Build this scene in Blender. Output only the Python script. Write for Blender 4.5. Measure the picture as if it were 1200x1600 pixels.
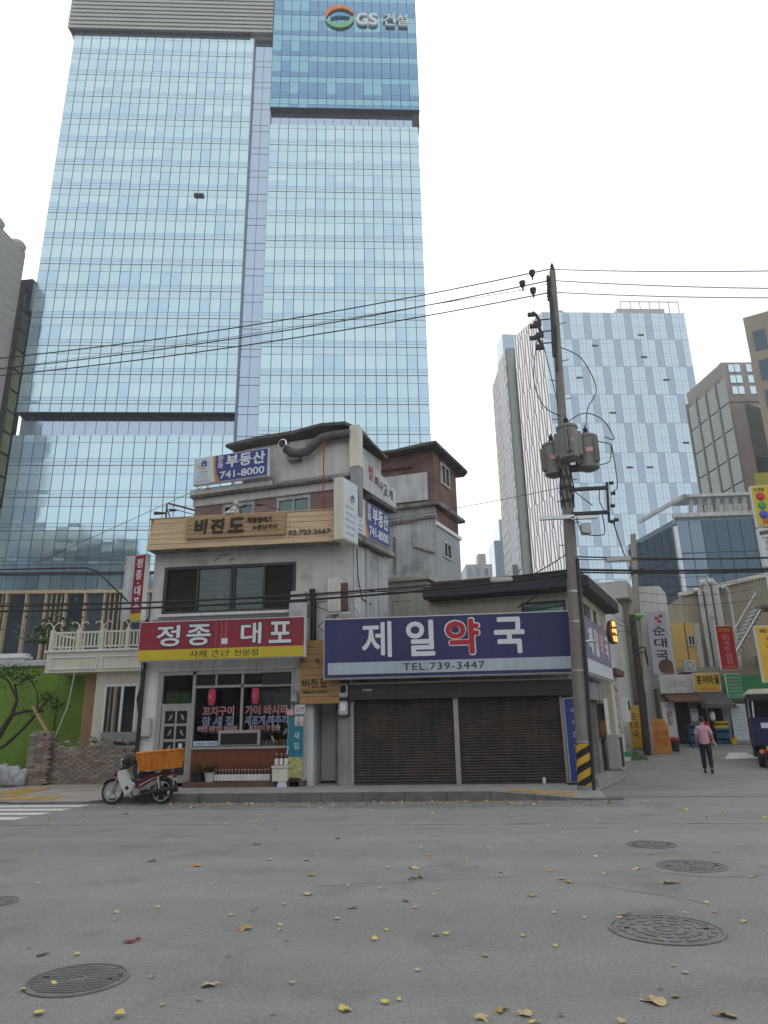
import bpy, bmesh, math, random
from mathutils import Matrix, Vector
random.seed(7)
for o in list(bpy.data.objects): bpy.data.objects.remove(o)
scene = bpy.context.scene
COL = scene.collection
R = math.radians

# ---------------------------------------------------------------- camera
cam_d = bpy.data.cameras.new('camera'); cam = bpy.data.objects.new('camera', cam_d); COL.objects.link(cam)
cam_d.sensor_fit = 'VERTICAL'; cam_d.sensor_height = 24.0; cam_d.lens = 24.0*1090.06/1600
cam_d.clip_start = 0.1; cam_d.clip_end = 4000
PITCH, ROLL, HEAD = 0.3035024, 0.0179353, 0.116962
cam.matrix_world = (Matrix.Translation((0, 0, 1.6)) @ Matrix.Rotation(HEAD, 4, 'Z') @
                    Matrix.Rotation(math.pi/2+PITCH, 4, 'X') @ Matrix.Rotation(-ROLL, 4, 'Z'))
scene.camera = cam

# ---------------------------------------------------------------- sky and sun (hazy, back-lit)
SUN_EL, SUN_AZ = 44.0, -17.0          # azimuth from +Y, negative = to the left
w = bpy.data.worlds.new('World'); scene.world = w; w.use_nodes = True
nt = w.node_tree; nt.nodes.clear()
sky = nt.nodes.new('ShaderNodeTexSky'); sky.sky_type = 'NISHITA'; sky.sun_disc = False
sky.sun_elevation = R(SUN_EL); sky.sun_rotation = R(SUN_AZ)
sky.air_density = 1.0; sky.dust_density = 2.5; sky.ozone_density = 1.0
mixn = nt.nodes.new('ShaderNodeMix'); mixn.data_type = 'RGBA'; mixn.inputs[0].default_value = 0.62
hz = nt.nodes.new('ShaderNodeRGB'); hz.outputs[0].default_value = (12.0, 12.05, 12.0, 1)
nt.links.new(sky.outputs[0], mixn.inputs[6]); nt.links.new(hz.outputs[0], mixn.inputs[7])
bg = nt.nodes.new('ShaderNodeBackground'); bg.inputs[1].default_value = 0.12
nt.links.new(mixn.outputs[2], bg.inputs[0])
wo = nt.nodes.new('ShaderNodeOutputWorld'); nt.links.new(bg.outputs[0], wo.inputs[0])
sd = bpy.data.lights.new('sun', 'SUN'); sd.energy = 1.2; sd.angle = R(10); sd.color = (1, .95, .88)
so = bpy.data.objects.new('sun', sd); COL.objects.link(so)
sv = Vector((math.sin(R(SUN_AZ))*math.cos(R(SUN_EL)), math.cos(R(SUN_AZ))*math.cos(R(SUN_EL)), math.sin(R(SUN_EL))))
so.rotation_euler = sv.to_track_quat('Z', 'Y').to_euler(); so.location = (0, 0, 60)
scene.view_settings.view_transform = 'Standard'; scene.view_settings.look = 'None'
scene.view_settings.exposure = 0.18; scene.view_settings.gamma = 1.0
scene.cycles.max_bounces = 6; scene.cycles.diffuse_bounces = 3; scene.cycles.glossy_bounces = 3; scene.cycles.volume_bounces = 0
scene.render.resolution_x = 768; scene.render.resolution_y = 1024

# ---------------------------------------------------------------- materials
def mat(name, col, rough=.8, var=.12, scale=2.5, bump=0.0, metal=0.0, spec=.4, streak=0.0, fine=0.0, col2=None, c2s=1.2, c2t=.55, emit=0, stretch=(1, 1, 1)):
    m = bpy.data.materials.new(name); m.use_nodes = True
    n = m.node_tree; b = n.nodes['Principled BSDF']
    b.inputs['Roughness'].default_value = rough; b.inputs['Metallic'].default_value = metal
    b.inputs['Specular IOR Level'].default_value = spec
    def N(t): return n.nodes.new(t)
    tc = N('ShaderNodeTexCoord'); mp = N('ShaderNodeMapping'); mp.inputs['Scale'].default_value = stretch
    n.links.new(tc.outputs['Object'], mp.inputs[0])
    def noise(s, d=4, vec=None):
        q = N('ShaderNodeTexNoise'); q.inputs['Scale'].default_value = s; q.inputs['Detail'].default_value = d
        n.links.new(vec or mp.outputs[0], q.inputs['Vector']); return q.outputs[0]
    def mul(a, f, lo, hi):
        r = N('ShaderNodeMapRange'); r.inputs[1].default_value = .3; r.inputs[2].default_value = .7
        r.inputs[3].default_value = lo; r.inputs[4].default_value = hi; n.links.new(f, r.inputs[0])
        x = N('ShaderNodeMix'); x.data_type = 'RGBA'; x.blend_type = 'MULTIPLY'; x.inputs[0].default_value = 1
        n.links.new(a, x.inputs[6]); n.links.new(r.outputs[0], x.inputs[7]); return x.outputs[2]
    c = N('ShaderNodeRGB'); c.outputs[0].default_value = (*col, 1); out = c.outputs[0]
    if col2:
        c2 = N('ShaderNodeRGB'); c2.outputs[0].default_value = (*col2, 1)
        r = N('ShaderNodeMapRange'); r.inputs[1].default_value = c2t-.08; r.inputs[2].default_value = c2t+.08
        n.links.new(noise(c2s, 6), r.inputs[0])
        x = N('ShaderNodeMix'); x.data_type = 'RGBA'; n.links.new(r.outputs[0], x.inputs[0])
        n.links.new(out, x.inputs[6]); n.links.new(c2.outputs[0], x.inputs[7]); out = x.outputs[2]
    if var: out = mul(out, noise(scale, 5), 1-var, 1+var)
    if fine: out = mul(out, noise(180, 2), 1-fine, 1+fine)
    if streak:
        m2 = N('ShaderNodeMapping'); m2.inputs['Scale'].default_value = (5, 5, .35); n.links.new(tc.outputs['Object'], m2.inputs[0])
        out = mul(out, noise(1.3, 5, m2.outputs[0]), 1-streak, 1.0)
    n.links.new(out, b.inputs['Base Color'])
    if bump:
        bp = N('ShaderNodeBump'); bp.inputs['Strength'].default_value = bump; bp.inputs['Distance'].default_value = .02
        n.links.new(noise(scale*12, 4), bp.inputs['Height']); n.links.new(bp.outputs[0], b.inputs['Normal'])
    if emit: b.inputs['Emission Color'].default_value = (*col, 1); b.inputs['Emission Strength'].default_value = emit
    return m

def brickmat(name, c1, c2, mortar, sx=.23, sz=.075, rough=.9):
    m = bpy.data.materials.new(name); m.use_nodes = True; n = m.node_tree; b = n.nodes['Principled BSDF']
    b.inputs['Roughness'].default_value = rough; b.inputs['Specular IOR Level'].default_value = .2
    tc = n.nodes.new('ShaderNodeTexCoord'); sep = n.nodes.new('ShaderNodeSeparateXYZ'); n.links.new(tc.outputs['Object'], sep.inputs[0])
    ad = n.nodes.new('ShaderNodeMath'); n.links.new(sep.outputs[0], ad.inputs[0]); n.links.new(sep.outputs[1], ad.inputs[1])
    cb = n.nodes.new('ShaderNodeCombineXYZ'); n.links.new(ad.outputs[0], cb.inputs[0]); n.links.new(sep.outputs[2], cb.inputs[1])
    br = n.nodes.new('ShaderNodeTexBrick'); br.inputs['Scale'].default_value = 1; br.inputs['Brick Width'].default_value = sx
    br.inputs['Row Height'].default_value = sz; br.inputs['Mortar Size'].default_value = .008; br.inputs['Bias'].default_value = -.1
    br.inputs['Color1'].default_value = (*c1, 1); br.inputs['Color2'].default_value = (*c2, 1); br.inputs['Mortar'].default_value = (*mortar, 1)
    n.links.new(cb.outputs[0], br.inputs['Vector'])
    nz = n.nodes.new('ShaderNodeTexNoise'); nz.inputs['Scale'].default_value = 1.2; nz.inputs['Detail'].default_value = 6; n.links.new(tc.outputs['Object'], nz.inputs[0])
    r = n.nodes.new('ShaderNodeMapRange'); r.inputs[1].default_value = .3; r.inputs[2].default_value = .7; r.inputs[3].default_value = .65; r.inputs[4].default_value = 1.2
    n.links.new(nz.outputs[0], r.inputs[0])
    x = n.nodes.new('ShaderNodeMix'); x.data_type = 'RGBA'; x.blend_type = 'MULTIPLY'; x.inputs[0].default_value = 1
    n.links.new(br.outputs[0], x.inputs[6]); n.links.new(r.outputs[0], x.inputs[7]); n.links.new(x.outputs[2], b.inputs['Base Color'])
    bp = n.nodes.new('ShaderNodeBump'); bp.inputs['Strength'].default_value = .6; bp.inputs['Distance'].default_value = .01; bp.invert = True
    n.links.new(br.outputs['Fac'], bp.inputs['Height']); n.links.new(bp.outputs[0], b.inputs['Normal'])
    return m

def mirrorglass(name, col, rough=.04, metal=.8, wob=.0):
    m = bpy.data.materials.new(name); m.use_nodes = True; n = m.node_tree; b = n.nodes['Principled BSDF']
    b.inputs['Base Color'].default_value = (*col, 1); b.inputs['Metallic'].default_value = metal; b.inputs['Roughness'].default_value = rough
    if wob:
        tc = n.nodes.new('ShaderNodeTexCoord'); nz = n.nodes.new('ShaderNodeTexNoise'); nz.inputs['Scale'].default_value = .55; nz.inputs['Detail'].default_value = 1
        n.links.new(tc.outputs['Object'], nz.inputs[0])
        bp = n.nodes.new('ShaderNodeBump'); bp.inputs['Strength'].default_value = wob; bp.inputs['Distance'].default_value = .1
        n.links.new(nz.outputs[0], bp.inputs['Height']); n.links.new(bp.outputs[0], b.inputs['Normal'])
    return m

def clearglass(name, tint=(.75, .8, .8)):
    m = bpy.data.materials.new(name); m.use_nodes = True; n = m.node_tree; n.nodes.remove(n.nodes['Principled BSDF'])
    t = n.nodes.new('ShaderNodeBsdfTransparent'); t.inputs[0].default_value = (*tint, 1)
    g = n.nodes.new('ShaderNodeBsdfGlossy'); g.inputs['Roughness'].default_value = .02
    fr = n.nodes.new('ShaderNodeFresnel'); fr.inputs[0].default_value = 1.5
    mx = n.nodes.new('ShaderNodeMixShader'); n.links.new(fr.outputs[0], mx.inputs[0]); n.links.new(t.outputs[0], mx.inputs[1]); n.links.new(g.outputs[0], mx.inputs[2])
    n.links.new(mx.outputs[0], n.nodes['Material Output'].inputs[0]); return m

M = dict(
 asphalt=None, conc=mat('concrete', (.30, .30, .285), .9, .18, 1.5, .15, fine=.15, streak=.25),
 conc_d=mat('weathered_concrete', (.30, .295, .28), .95, .25, 1.1, .3, streak=.4, col2=(.11, .108, .10), c2s=1.6, c2t=.58),
 plaster=mat('grey_plaster', (.47, .485, .49), .95, .14, .9, .25, streak=.28, col2=(.31, .32, .325), c2s=1.1, c2t=.6),
 stucco=mat('beige_stucco', (.60, .59, .55), .95, .08, 1.2, .25, streak=.18, col2=(.42, .40, .37), c2s=1.5, c2t=.64),
 white=mat('white_wall_paint', (.70, .70, .69), .85, .1, 1.2, .08, streak=.22),
 whitep=mat('white_panel', (.72, .73, .74), .5, .05, 2), screen=mat('dark_insect_screen', (.022, .021, .02), .75, .2, 3, spec=.15), blind=mat('teal_blind', (.10, .20, .185), .7, .15, 2), whited=mat('dirty_white_panel', (.55, .56, .56), .7, .12, 1.5, streak=.3, col2=(.36, .36, .35), c2s=2.2, c2t=.64),
 cream=mat('cream_paint', (.66, .645, .54), .7, .06, 1.5, .05, streak=.12), creamw=mat('cream_wall', (.50, .47, .38), .9, .1, 1.2, .1, streak=.2),
 creamg=mat('grey_cream_wall', (.43, .43, .37), .9, .1, 1.2, .1, streak=.25),
 green=mat('lime_green_paint', (.19, .325, .05), .85, .10, .8, .1, streak=.15), tan=mat('tan_paint', (.34, .22, .12), .85, .08),
 gold=mat('gold_fin', (.55, .43, .26), .5, .05), black=mat('black_rubber', (.015, .015, .016), .6, .1), blackm=mat('black_metal', (.03, .03, .032), .45, .1),
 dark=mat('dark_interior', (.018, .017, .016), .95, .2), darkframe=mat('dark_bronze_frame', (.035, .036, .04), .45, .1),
 alu=mat('aluminium_frame', (.36, .355, .34), .45, .08, metal=.35), steel=mat('galvanised_steel', (.5, .51, .52), .35, .1, metal=.85), chrome=mat('chrome', (.75, .75, .75), .12, 0, metal=1),
 pole=mat('pole_concrete', (.24, .225, .195), .9, .15, 2, .1, fine=.15, streak=.25), polel=mat('old_pole_concrete', (.33, .31, .27), .9, .15, 2, .1, streak=.3),
 wood=mat('varnished_pine', (.60, .44, .27), .6, .18, 1.5, .05, stretch=(1, 4, 14)), wood2=mat('dark_pine', (.38, .25, .13), .6, .2, 1.5, .05, stretch=(1, 4, 14)),
 wood3=mat('orange_pine', (.35, .20, .075), .6, .2, 1.5, .05, stretch=(1, 4, 14)), timber=mat('timber_prop', (.42, .30, .15), .8, .15),
 panelwood=mat('brown_veneer_counter', (.15, .045, .018), .5, .2, 2.5, stretch=(6, 6, 1)),
 red=mat('crimson_sign', (.28, .022, .042), .45, .12, 1, streak=.15), yellow=mat('yellow_sign', (.55, .43, .025), .45, .06), yellow2=mat('amber_sign', (.58, .36, .03), .5, .06),
 navy=mat('navy_sign', (.034, .037, .13), .45, .12, .8, streak=.18), navyb=mat('blue_sign', (.04, .055, .24), .45, .06), blue2=mat('bright_blue', (.05, .15, .5), .45, .05),
 signw=mat('white_sign_face', (.56, .62, .66), .45, .05), signgrey=mat('pale_blue_stripe', (.42, .49, .54), .5, .08, 1, streak=.15), ink=mat('black_ink', (.02, .02, .025), .5, .05),
 inkbrown=mat('dark_carved_letter', (.035, .028, .02), .7, .1), inkred=mat('red_letter', (.42, .02, .03), .5, .05), inkblue=mat('blue_letter', (.05, .09, .33), .5, .05), inkgrey=mat('grey_letter', (.28, .3, .38), .6, .05),
 white_l=mat('white_letter', (.68, .72, .74), .45, .03), pinkl=mat('pink_letter', (.62, .32, .34), .5, .04), orange=mat('orange_plastic', (.58, .20, .02), .45, .18, 5), orangel=mat('orange_paint', (.55, .24, .04), .5, .05),
 teal=mat('teal_banner', (.012, .17, .23), .6, .05), lime=mat('lime_print', (.42, .44, .12), .6, .3, 6, col2=(.25, .22, .18), c2s=7), greens=mat('green_sign', (.05, .28, .12), .5, .06),
 maroon=mat('maroon_paint', (.13, .012, .025), .25, .05, spec=.6), leg_white=mat('cream_white_plastic', (.55, .57, .55), .35, .05), lantern=mat('pink_lantern', (.42, .04, .09), .7, .08),
 transf=mat('transformer_paint', (.21, .215, .185), .55, .12, 2, streak=.2), pvc=mat('grey_pipe', (.27, .275, .28), .5, .08), ductg=mat('duct_wrap', (.095, .095, .10), .8, .2, 4),
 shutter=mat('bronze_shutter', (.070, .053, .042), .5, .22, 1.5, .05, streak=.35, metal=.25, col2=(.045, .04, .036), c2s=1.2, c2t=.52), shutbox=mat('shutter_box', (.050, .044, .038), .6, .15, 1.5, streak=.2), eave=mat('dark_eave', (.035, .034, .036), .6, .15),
 roof=mat('felt_roof', (.10, .095, .085), .95, .3, 2, .3), leafy=mat('leaf_green', (.045, .085, .025), .7, .3, 8), bark=mat('bark', (.06, .048, .04), .9, .2), sack=mat('woven_sack', (.40, .42, .45), .8, .25, 4, .5),
 rubble=mat('rubble', (.32, .29, .26), .95, .3, 5, .3), skin=mat('skin', (.38, .22, .15), .6, .05), hair=mat('hair', (.012, .011, .011), .6, .1), shirt=mat('pink_shirt', (.52, .30, .38), .85, .08, 4), trousers=mat('navy_trousers', (.018, .018, .03), .85, .1),
 truck=mat('truck_navy', (.015, .02, .075), .35, .1), tarp=mat('cream_tarp', (.5, .46, .36), .8, .1), plate=mat('green_plate', (.35, .5, .03), .5, .1), lampred=mat('tail_lamp', (.35, .02, .015), .25, .05), lampor=mat('indicator_lamp', (.6, .22, .08), .25, .05),
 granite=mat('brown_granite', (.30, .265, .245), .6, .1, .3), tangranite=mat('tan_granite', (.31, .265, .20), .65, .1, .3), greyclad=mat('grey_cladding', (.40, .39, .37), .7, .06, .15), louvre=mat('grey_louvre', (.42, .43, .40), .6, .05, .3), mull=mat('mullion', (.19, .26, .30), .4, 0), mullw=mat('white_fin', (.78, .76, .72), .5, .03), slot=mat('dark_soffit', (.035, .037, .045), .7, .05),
 beige=mat('beige_render', (.33, .295, .24), .9, .08, .6, .05, streak=.15), ochre=mat('ochre_panel', (.56, .39, .13), .7, .05, .6), olive=mat('olive_cladding', (.30, .28, .05), .6, .08), awn=mat('dark_awning', (.12, .11, .105), .8, .12), rust=mat('rusty_awning', (.14, .075, .055), .9, .2),
 cblue=mat('blue_crate', (.01, .10, .22), .5, .1), cyel=mat('yellow_crate', (.6, .42, .03), .5, .1), cred=mat('red_plastic', (.40, .015, .04), .45, .1), print=mat('printed_board', (.5, .48, .44), .6, .35, 9, col2=(.25, .12, .08), c2s=6), gleaf=mat('ginkgo_leaf', (.62, .49, .11), .7, .15, 6), pleaf=mat('dry_plane_leaf', (.40, .25, .10), .8, .25, 9), rleaf=mat('dry_red_leaf', (.17, .05, .035), .8, .2, 9), tleaf=mat('pale_plane_leaf', (.52, .40, .20), .8, .25, 9),
 tactile=mat('worn_tactile_paving', (.40, .25, .06), .9, .3, 3, .2, col2=(.27, .25, .22), c2s=2, c2t=.57), paving=mat('pale_paving', (.33, .30, .26), .9, .15, 2, .15, fine=.1), paint=mat('road_paint_white', (.62, .62, .58), .8, .15, 4, col2=(.3, .3, .29), c2s=6, c2t=.68), paintY=mat('road_paint_yellow', (.42, .29, .07), .8, .2, 4, col2=(.2, .19, .17), c2s=5, c2t=.56),
 iron=mat('cast_iron', (.19, .19, .19), .6, .2, 6, .2, metal=.3), kerb=mat('kerb_granite', (.14, .14, .138), .9, .2, 3, .2, fine=.2), kerbtop=mat('sidewalk_concrete', (.28, .275, .26), .9, .15, 2, .2, fine=.15),
 bottle=mat('brown_bottle', (.035, .012, .008), .2, .05, spec=.6), labelw=mat('bottle_label', (.66, .65, .62), .6, .1, 20), pot=mat('pale_pot', (.5, .5, .49), .6, .08), meter=mat('meter_box', (.45, .45, .43), .5, .08), bluew=mat('water_white', (.5, .6, .7), .5, .05), stain=mat('soot', (.1, .1, .1), .95, .2),
 weeds=mat('weeds', (.06, .15, .03), .9, .3, 6), ball_r=mat('red_ball', (.5, .03, .03), .15, .02), ball_g=mat('green_ball', (.06, .28, .08), .15, .02), ball_b=mat('blue_ball', (.06, .08, .4), .15, .02), neon=mat('lit_sign', (1.0, .55, .12), .5, 0, emit=1.5), black_c=mat('cable', (.02, .02, .022), .6, .05),
 ahead=mat('figure_white', (.6, .58, .55), .6, .1), gs_o=mat('orange_swoosh', (.75, .22, .06), .4, 0), gs_g=mat('green_swoosh', (.18, .5, .22), .4, 0), gs_b=mat('blue_swoosh', (.10, .35, .6), .4, 0), green2=mat('fake_grass_green', (.12, .25, .08), .9, .3, 8),
)
M['gA'] = mirrorglass('tower_glass', (.50, .68, .75), .05, .85, .08); M['gB'] = mirrorglass('tower_glass_blind', (.545, .72, .785), .10, .80, .05)
M['gC'] = mirrorglass('tower_glass_deep', (.45, .62, .73), .05, .85, .06); M['gS'] = mirrorglass('tower_spandrel', (.50, .665, .74), .10, .8, .04)
M['gR'] = mirrorglass('recess_glass', (.40, .50, .61), .06, .85, .05); M['gT'] = mirrorglass('teal_upper_glass', (.25, .46, .56), .06, .85, .04); M['gTd'] = mirrorglass('blue_upper_glass', (.17, .32, .47), .05, .85, .04)
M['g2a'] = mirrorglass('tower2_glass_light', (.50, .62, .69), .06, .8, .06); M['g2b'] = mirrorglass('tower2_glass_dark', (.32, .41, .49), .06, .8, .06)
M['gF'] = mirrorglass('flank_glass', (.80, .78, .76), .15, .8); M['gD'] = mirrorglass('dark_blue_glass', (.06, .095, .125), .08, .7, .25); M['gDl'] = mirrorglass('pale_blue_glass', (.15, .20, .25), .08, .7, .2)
M['gBr'] = mirrorglass('green_brown_glass', (.19, .215, .20), .08, .7, .3); M['gLimeRefl'] = mirrorglass('lime_reflection_glass', (.50, .55, .30), .06, .8, .5)  # yellow-green reflections on the corner strip are put into the glass colour
M['winglass'] = mirrorglass('window_glass', (.10, .16, .15), .06, .35, .1); M['windark'] = mirrorglass('dark_window_glass', (.028, .030, .032), .08, .2, .05); M['clear'] = clearglass('shop_glass')
# asphalt: grey aggregate with patches, seams and stains of its own
def asphalt():
    m = bpy.data.materials.new('asphalt'); m.use_nodes = True; n = m.node_tree; b = n.nodes['Principled BSDF']
    b.inputs['Roughness'].default_value = .85; b.inputs['Specular IOR Level'].default_value = .3
    tc = n.nodes.new('ShaderNodeTexCoord')
    def nz(s, d, lo, hi, a=.3, z=.7, rough=.5):
        q = n.nodes.new('ShaderNodeTexNoise'); q.inputs['Scale'].default_value = s; q.inputs['Detail'].default_value = d; q.inputs['Roughness'].default_value = rough
        n.links.new(tc.outputs['Object'], q.inputs[0])
        r = n.nodes.new('ShaderNodeMapRange'); r.inputs[1].default_value = a; r.inputs[2].default_value = z; r.inputs[3].default_value = lo; r.inputs[4].default_value = hi
        n.links.new(q.outputs[0], r.inputs[0]); return r.outputs[0], q.outputs[0]
    mpl = n.nodes.new('ShaderNodeMapping'); mpl.inputs['Scale'].default_value = (.06, 1.0, 1); n.links.new(tc.outputs['Object'], mpl.inputs[0])
    ql = n.nodes.new('ShaderNodeTexNoise'); ql.inputs['Scale'].default_value = .8; ql.inputs['Detail'].default_value = 4; n.links.new(mpl.outputs[0], ql.inputs[0])
    rl = n.nodes.new('ShaderNodeMapRange'); rl.inputs[1].default_value = .35; rl.inputs[2].default_value = .65; rl.inputs[3].default_value = .89; rl.inputs[4].default_value = 1.06; n.links.new(ql.outputs[0], rl.inputs[0]); lanes = rl.outputs[0]
    blot = nz(.9, 7, .80, 1.0, .33, .46, .65)[0]      # oil and repair blotches
    c = n.nodes.new('ShaderNodeRGB'); c.outputs[0].default_value = (.242, .245, .230, 1); out = c.outputs[0]
    fine = nz(95, 4, .6, 1.4, .3, .7, .8)
    for f in (nz(.35, 5, .93, 1.06)[0], nz(2.2, 6, .95, 1.05)[0], fine[0], nz(30, 3, .86, 1.14)[0], lanes, blot):
        x = n.nodes.new('ShaderNodeMix'); x.data_type = 'RGBA'; x.blend_type = 'MULTIPLY'; x.inputs[0].default_value = 1
        n.links.new(out, x.inputs[6]); n.links.new(f, x.inputs[7]); out = x.outputs[2]
    n.links.new(out, b.inputs['Base Color'])
    bp = n.nodes.new('ShaderNodeBump'); bp.inputs['Strength'].default_value = .5; bp.inputs['Distance'].default_value = .008
    n.links.new(fine[1], bp.inputs['Height']); n.links.new(bp.outputs[0], b.inputs['Normal'])
    return m
M['asphalt'] = asphalt()
M['brick_red'] = brickmat('red_brick', (.20, .105, .085), (.13, .075, .065), (.22, .195, .18)); M['brick_pink'] = brickmat('pinkish_brick', (.33, .20, .18), (.25, .155, .14), (.33, .29, .27))

# ---------------------------------------------------------------- mesh builder
WM = {}                                               # world matrix of every thing
def frame(x, y, z=0, deg=0): return Matrix.Translation((x, y, z)) @ Matrix.Rotation(R(deg), 4, 'Z')
ID = Matrix.Identity(4)
def thing(name, label, cat, loc=(0, 0, 0), deg=0, group=None):
    o = bpy.data.objects.new(name, None); COL.objects.link(o); o.empty_display_size = .2
    o.location = loc; o.rotation_euler = (0, 0, R(deg)); o['label'] = label; o['category'] = cat
    if group: o['group'] = group
    WM[o.name] = frame(*loc, deg); return o
def tag(o, label, cat, group=None):
    o['label'] = label; o['category'] = cat
    if group: o['group'] = group
    return o
class MB:
    def __init__(s): s.v = []; s.f = []; s.m = []; s.mats = []
    def mi(s, m):
        m = M[m] if isinstance(m, str) else m
        if m not in s.mats: s.mats.append(m)
        return s.mats.index(m)
    def add(s, vs, fs, m):
        k = len(s.v); s.v += [Vector(v) for v in vs]; i = s.mi(m)
        for f in fs: s.f.append([k+j for j in f]); s.m.append(i)
        return s
    def box(s, x0, x1, y0, y1, z0, z1, m):
        return s.add([(x, y, z) for z in (z0, z1) for y in (y0, y1) for x in (x0, x1)],
                     [(0, 2, 3, 1), (4, 5, 7, 6), (0, 1, 5, 4), (2, 6, 7, 3), (0, 4, 6, 2), (1, 3, 7, 5)], m)
    def hexa(s, p, m): return s.add(p, [(0, 3, 2, 1), (4, 5, 6, 7), (0, 1, 5, 4), (1, 2, 6, 5), (2, 3, 7, 6), (3, 0, 4, 7)], m)   # 4 bottom, 4 top, ccw
    def quad(s, p, m): return s.add(p, [tuple(range(len(p)))], m)
    def prism(s, poly, z0, z1, m):
        n = len(poly); zs0 = z0 if isinstance(z0, (list, tuple)) else [z0]*n; zs1 = z1 if isinstance(z1, (list, tuple)) else [z1]*n
        vs = [(p[0], p[1], zs0[i]) for i, p in enumerate(poly)]+[(p[0], p[1], zs1[i]) for i, p in enumerate(poly)]
        return s.add(vs, [tuple(range(n))[::-1], tuple(range(n, 2*n))]+[(i, (i+1) % n, (i+1) % n+n, i+n) for i in range(n)], m)
    def plate(s, poly, y0, y1, m):                    # polygon in x,z, extruded in y (y0 front)
        n = len(poly)
        return s.add([(p[0], y0, p[1]) for p in poly]+[(p[0], y1, p[1]) for p in poly],
                     [tuple(range(n)), tuple(range(n, 2*n))[::-1]]+[(i, i+n, (i+1) % n+n, (i+1) % n) for i in range(n)], m)
    def tube(s, path, r, m, n=8, cap=True):
        path = [Vector(p) for p in path]; k = len(path); rs = r if isinstance(r, (list, tuple)) else [r]*k
        vs = []; up = None
        for i, p in enumerate(path):
            t = (path[min(i+1, k-1)]-path[max(i-1, 0)])
            if t.length < 1e-9: t = Vector((0, 0, 1))
            t.normalize()
            if up is None: up = Vector((0, 0, 1)) if abs(t.z) < .9 else Vector((1, 0, 0))
            a = t.cross(up).normalized(); b = a.cross(t).normalized(); up = b
            for j in range(n):
                q = 2*math.pi*j/n; vs.append(p+(a*math.cos(q)+b*math.sin(q))*rs[i])
        fs = [(i*n+j, i*n+(j+1) % n, (i+1)*n+(j+1) % n, (i+1)*n+j) for i in range(k-1) for j in range(n)]
        if cap: fs += [tuple(range(n))[::-1], tuple((k-1)*n+j for j in range(n))]
        return s.add(vs, fs, m)
    def lathe(s, prof, c, m, n=16, axis='z', ang=0):  # prof: (r, h)
        vs = []
        for r, h in prof:
            for j in range(n):
                q = 2*math.pi*j/n+ang; x, y = r*math.cos(q), r*math.sin(q)
                vs.append({'z': (c[0]+x, c[1]+y, c[2]+h), 'y': (c[0]+x, c[1]+h, c[2]+y), 'x': (c[0]+h, c[1]+x, c[2]+y)}[axis])
        k = len(prof); loop = tuple(prof[0]) == tuple(prof[-1])
        fs = [(i*n+j, i*n+(j+1) % n, (i+1)*n+(j+1) % n, (i+1)*n+j) for i in range(k-1) for j in range(n)]
        if not loop: fs += [tuple(range(n))[::-1], tuple((k-1)*n+j for j in range(n))]
        return s.add(vs, fs, m)
    def ball(s, c, r, m, n=10, sq=(1, 1, 1)):
        vs = []; k = n//2+1
        for i in range(k):
            t = math.pi*i/(k-1)
            for j in range(n):
                q = 2*math.pi*j/n; vs.append((c[0]+r*sq[0]*math.sin(t)*math.cos(q), c[1]+r*sq[1]*math.sin(t)*math.sin(q), c[2]+r*sq[2]*math.cos(t)))
        return s.add(vs, [(i*n+j, (i+1)*n+j, (i+1)*n+(j+1) % n, i*n+(j+1) % n) for i in range(k-1) for j in range(n)], m)
    def ring(s, c, r0, r1, x0, x1, m, n=28):          # wheel ring, axis y
        return s.lathe([(r0, x0), (r1, x0), (r1, x1), (r0, x1), (r0, x0)], c, m, n, 'y')
    def mesh(s, name, fr=ID, inv=ID, bev=0, smooth=False):
        t = inv @ fr; me = bpy.data.meshes.new(name); me.from_pydata([t @ v for v in s.v], [], s.f)
        for m in s.mats: me.materials.append(m)
        me.polygons.foreach_set('material_index', s.m)
        b = bmesh.new(); b.from_mesh(me)
        bmesh.ops.remove_doubles(b, verts=b.verts, dist=1e-5)
        bmesh.ops.recalc_face_normals(b, faces=b.faces)
        if bev:
            es = [e for e in b.edges if len(e.link_faces) == 2 and e.calc_face_angle(0) > R(35)]
            bmesh.ops.bevel(b, geom=es, offset=bev, segments=2, affect='EDGES', clamp_overlap=True)
        b.to_mesh(me); b.free()
        if smooth:
            me.polygons.foreach_set('use_smooth', [True]*len(me.polygons))
            try: me.set_sharp_from_angle(angle=R(40))
            except Exception: pass
        me.update(); return me
    def build(s, name, parent=None, fr=ID, bev=0, smooth=False, label=None, kind=None):
        inv = ID
        if parent is not None: inv = WM[parent.name].inverted()
        o = bpy.data.objects.new(name, s.mesh(name, fr, inv, bev, smooth)); COL.objects.link(o)
        if parent is not None: o.parent = parent; WM[o.name] = WM[parent.name]
        else: WM[o.name] = ID
        if label: o['label'] = label
        if kind: o['kind'] = kind
        return o
def bx(name, parent, x0, x1, y0, y1, z0, z1, m, fr=ID, bev=0, kind=None, label=None):
    return MB().box(x0, x1, y0, y1, z0, z1, m).build(name, parent, fr, bev, kind=kind, label=label)
def tb(name, parent, path, r, m, fr=ID, n=8): return MB().tube(path, r, m, n).build(name, parent, fr, smooth=True)
def inst(name, me, parent, loc, deg=0, rot=None, scale=None):          # a piece sharing mesh data (loc in parent space)
    o = bpy.data.objects.new(name, me); COL.objects.link(o); o.location = loc; o.rotation_euler = rot or (0, 0, R(deg))
    if scale: o.scale = scale
    if parent is not None: o.parent = parent
    return o
def copy_tree(o, parent=None):
    c = o.copy(); COL.objects.link(c); c.parent = parent
    for ch in list(o.children): copy_tree(ch, c)
    return c
_tc = {}
TMP = bpy.data.scenes.new('glyph_shop'); TMPV = TMP.view_layers[0]
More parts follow.
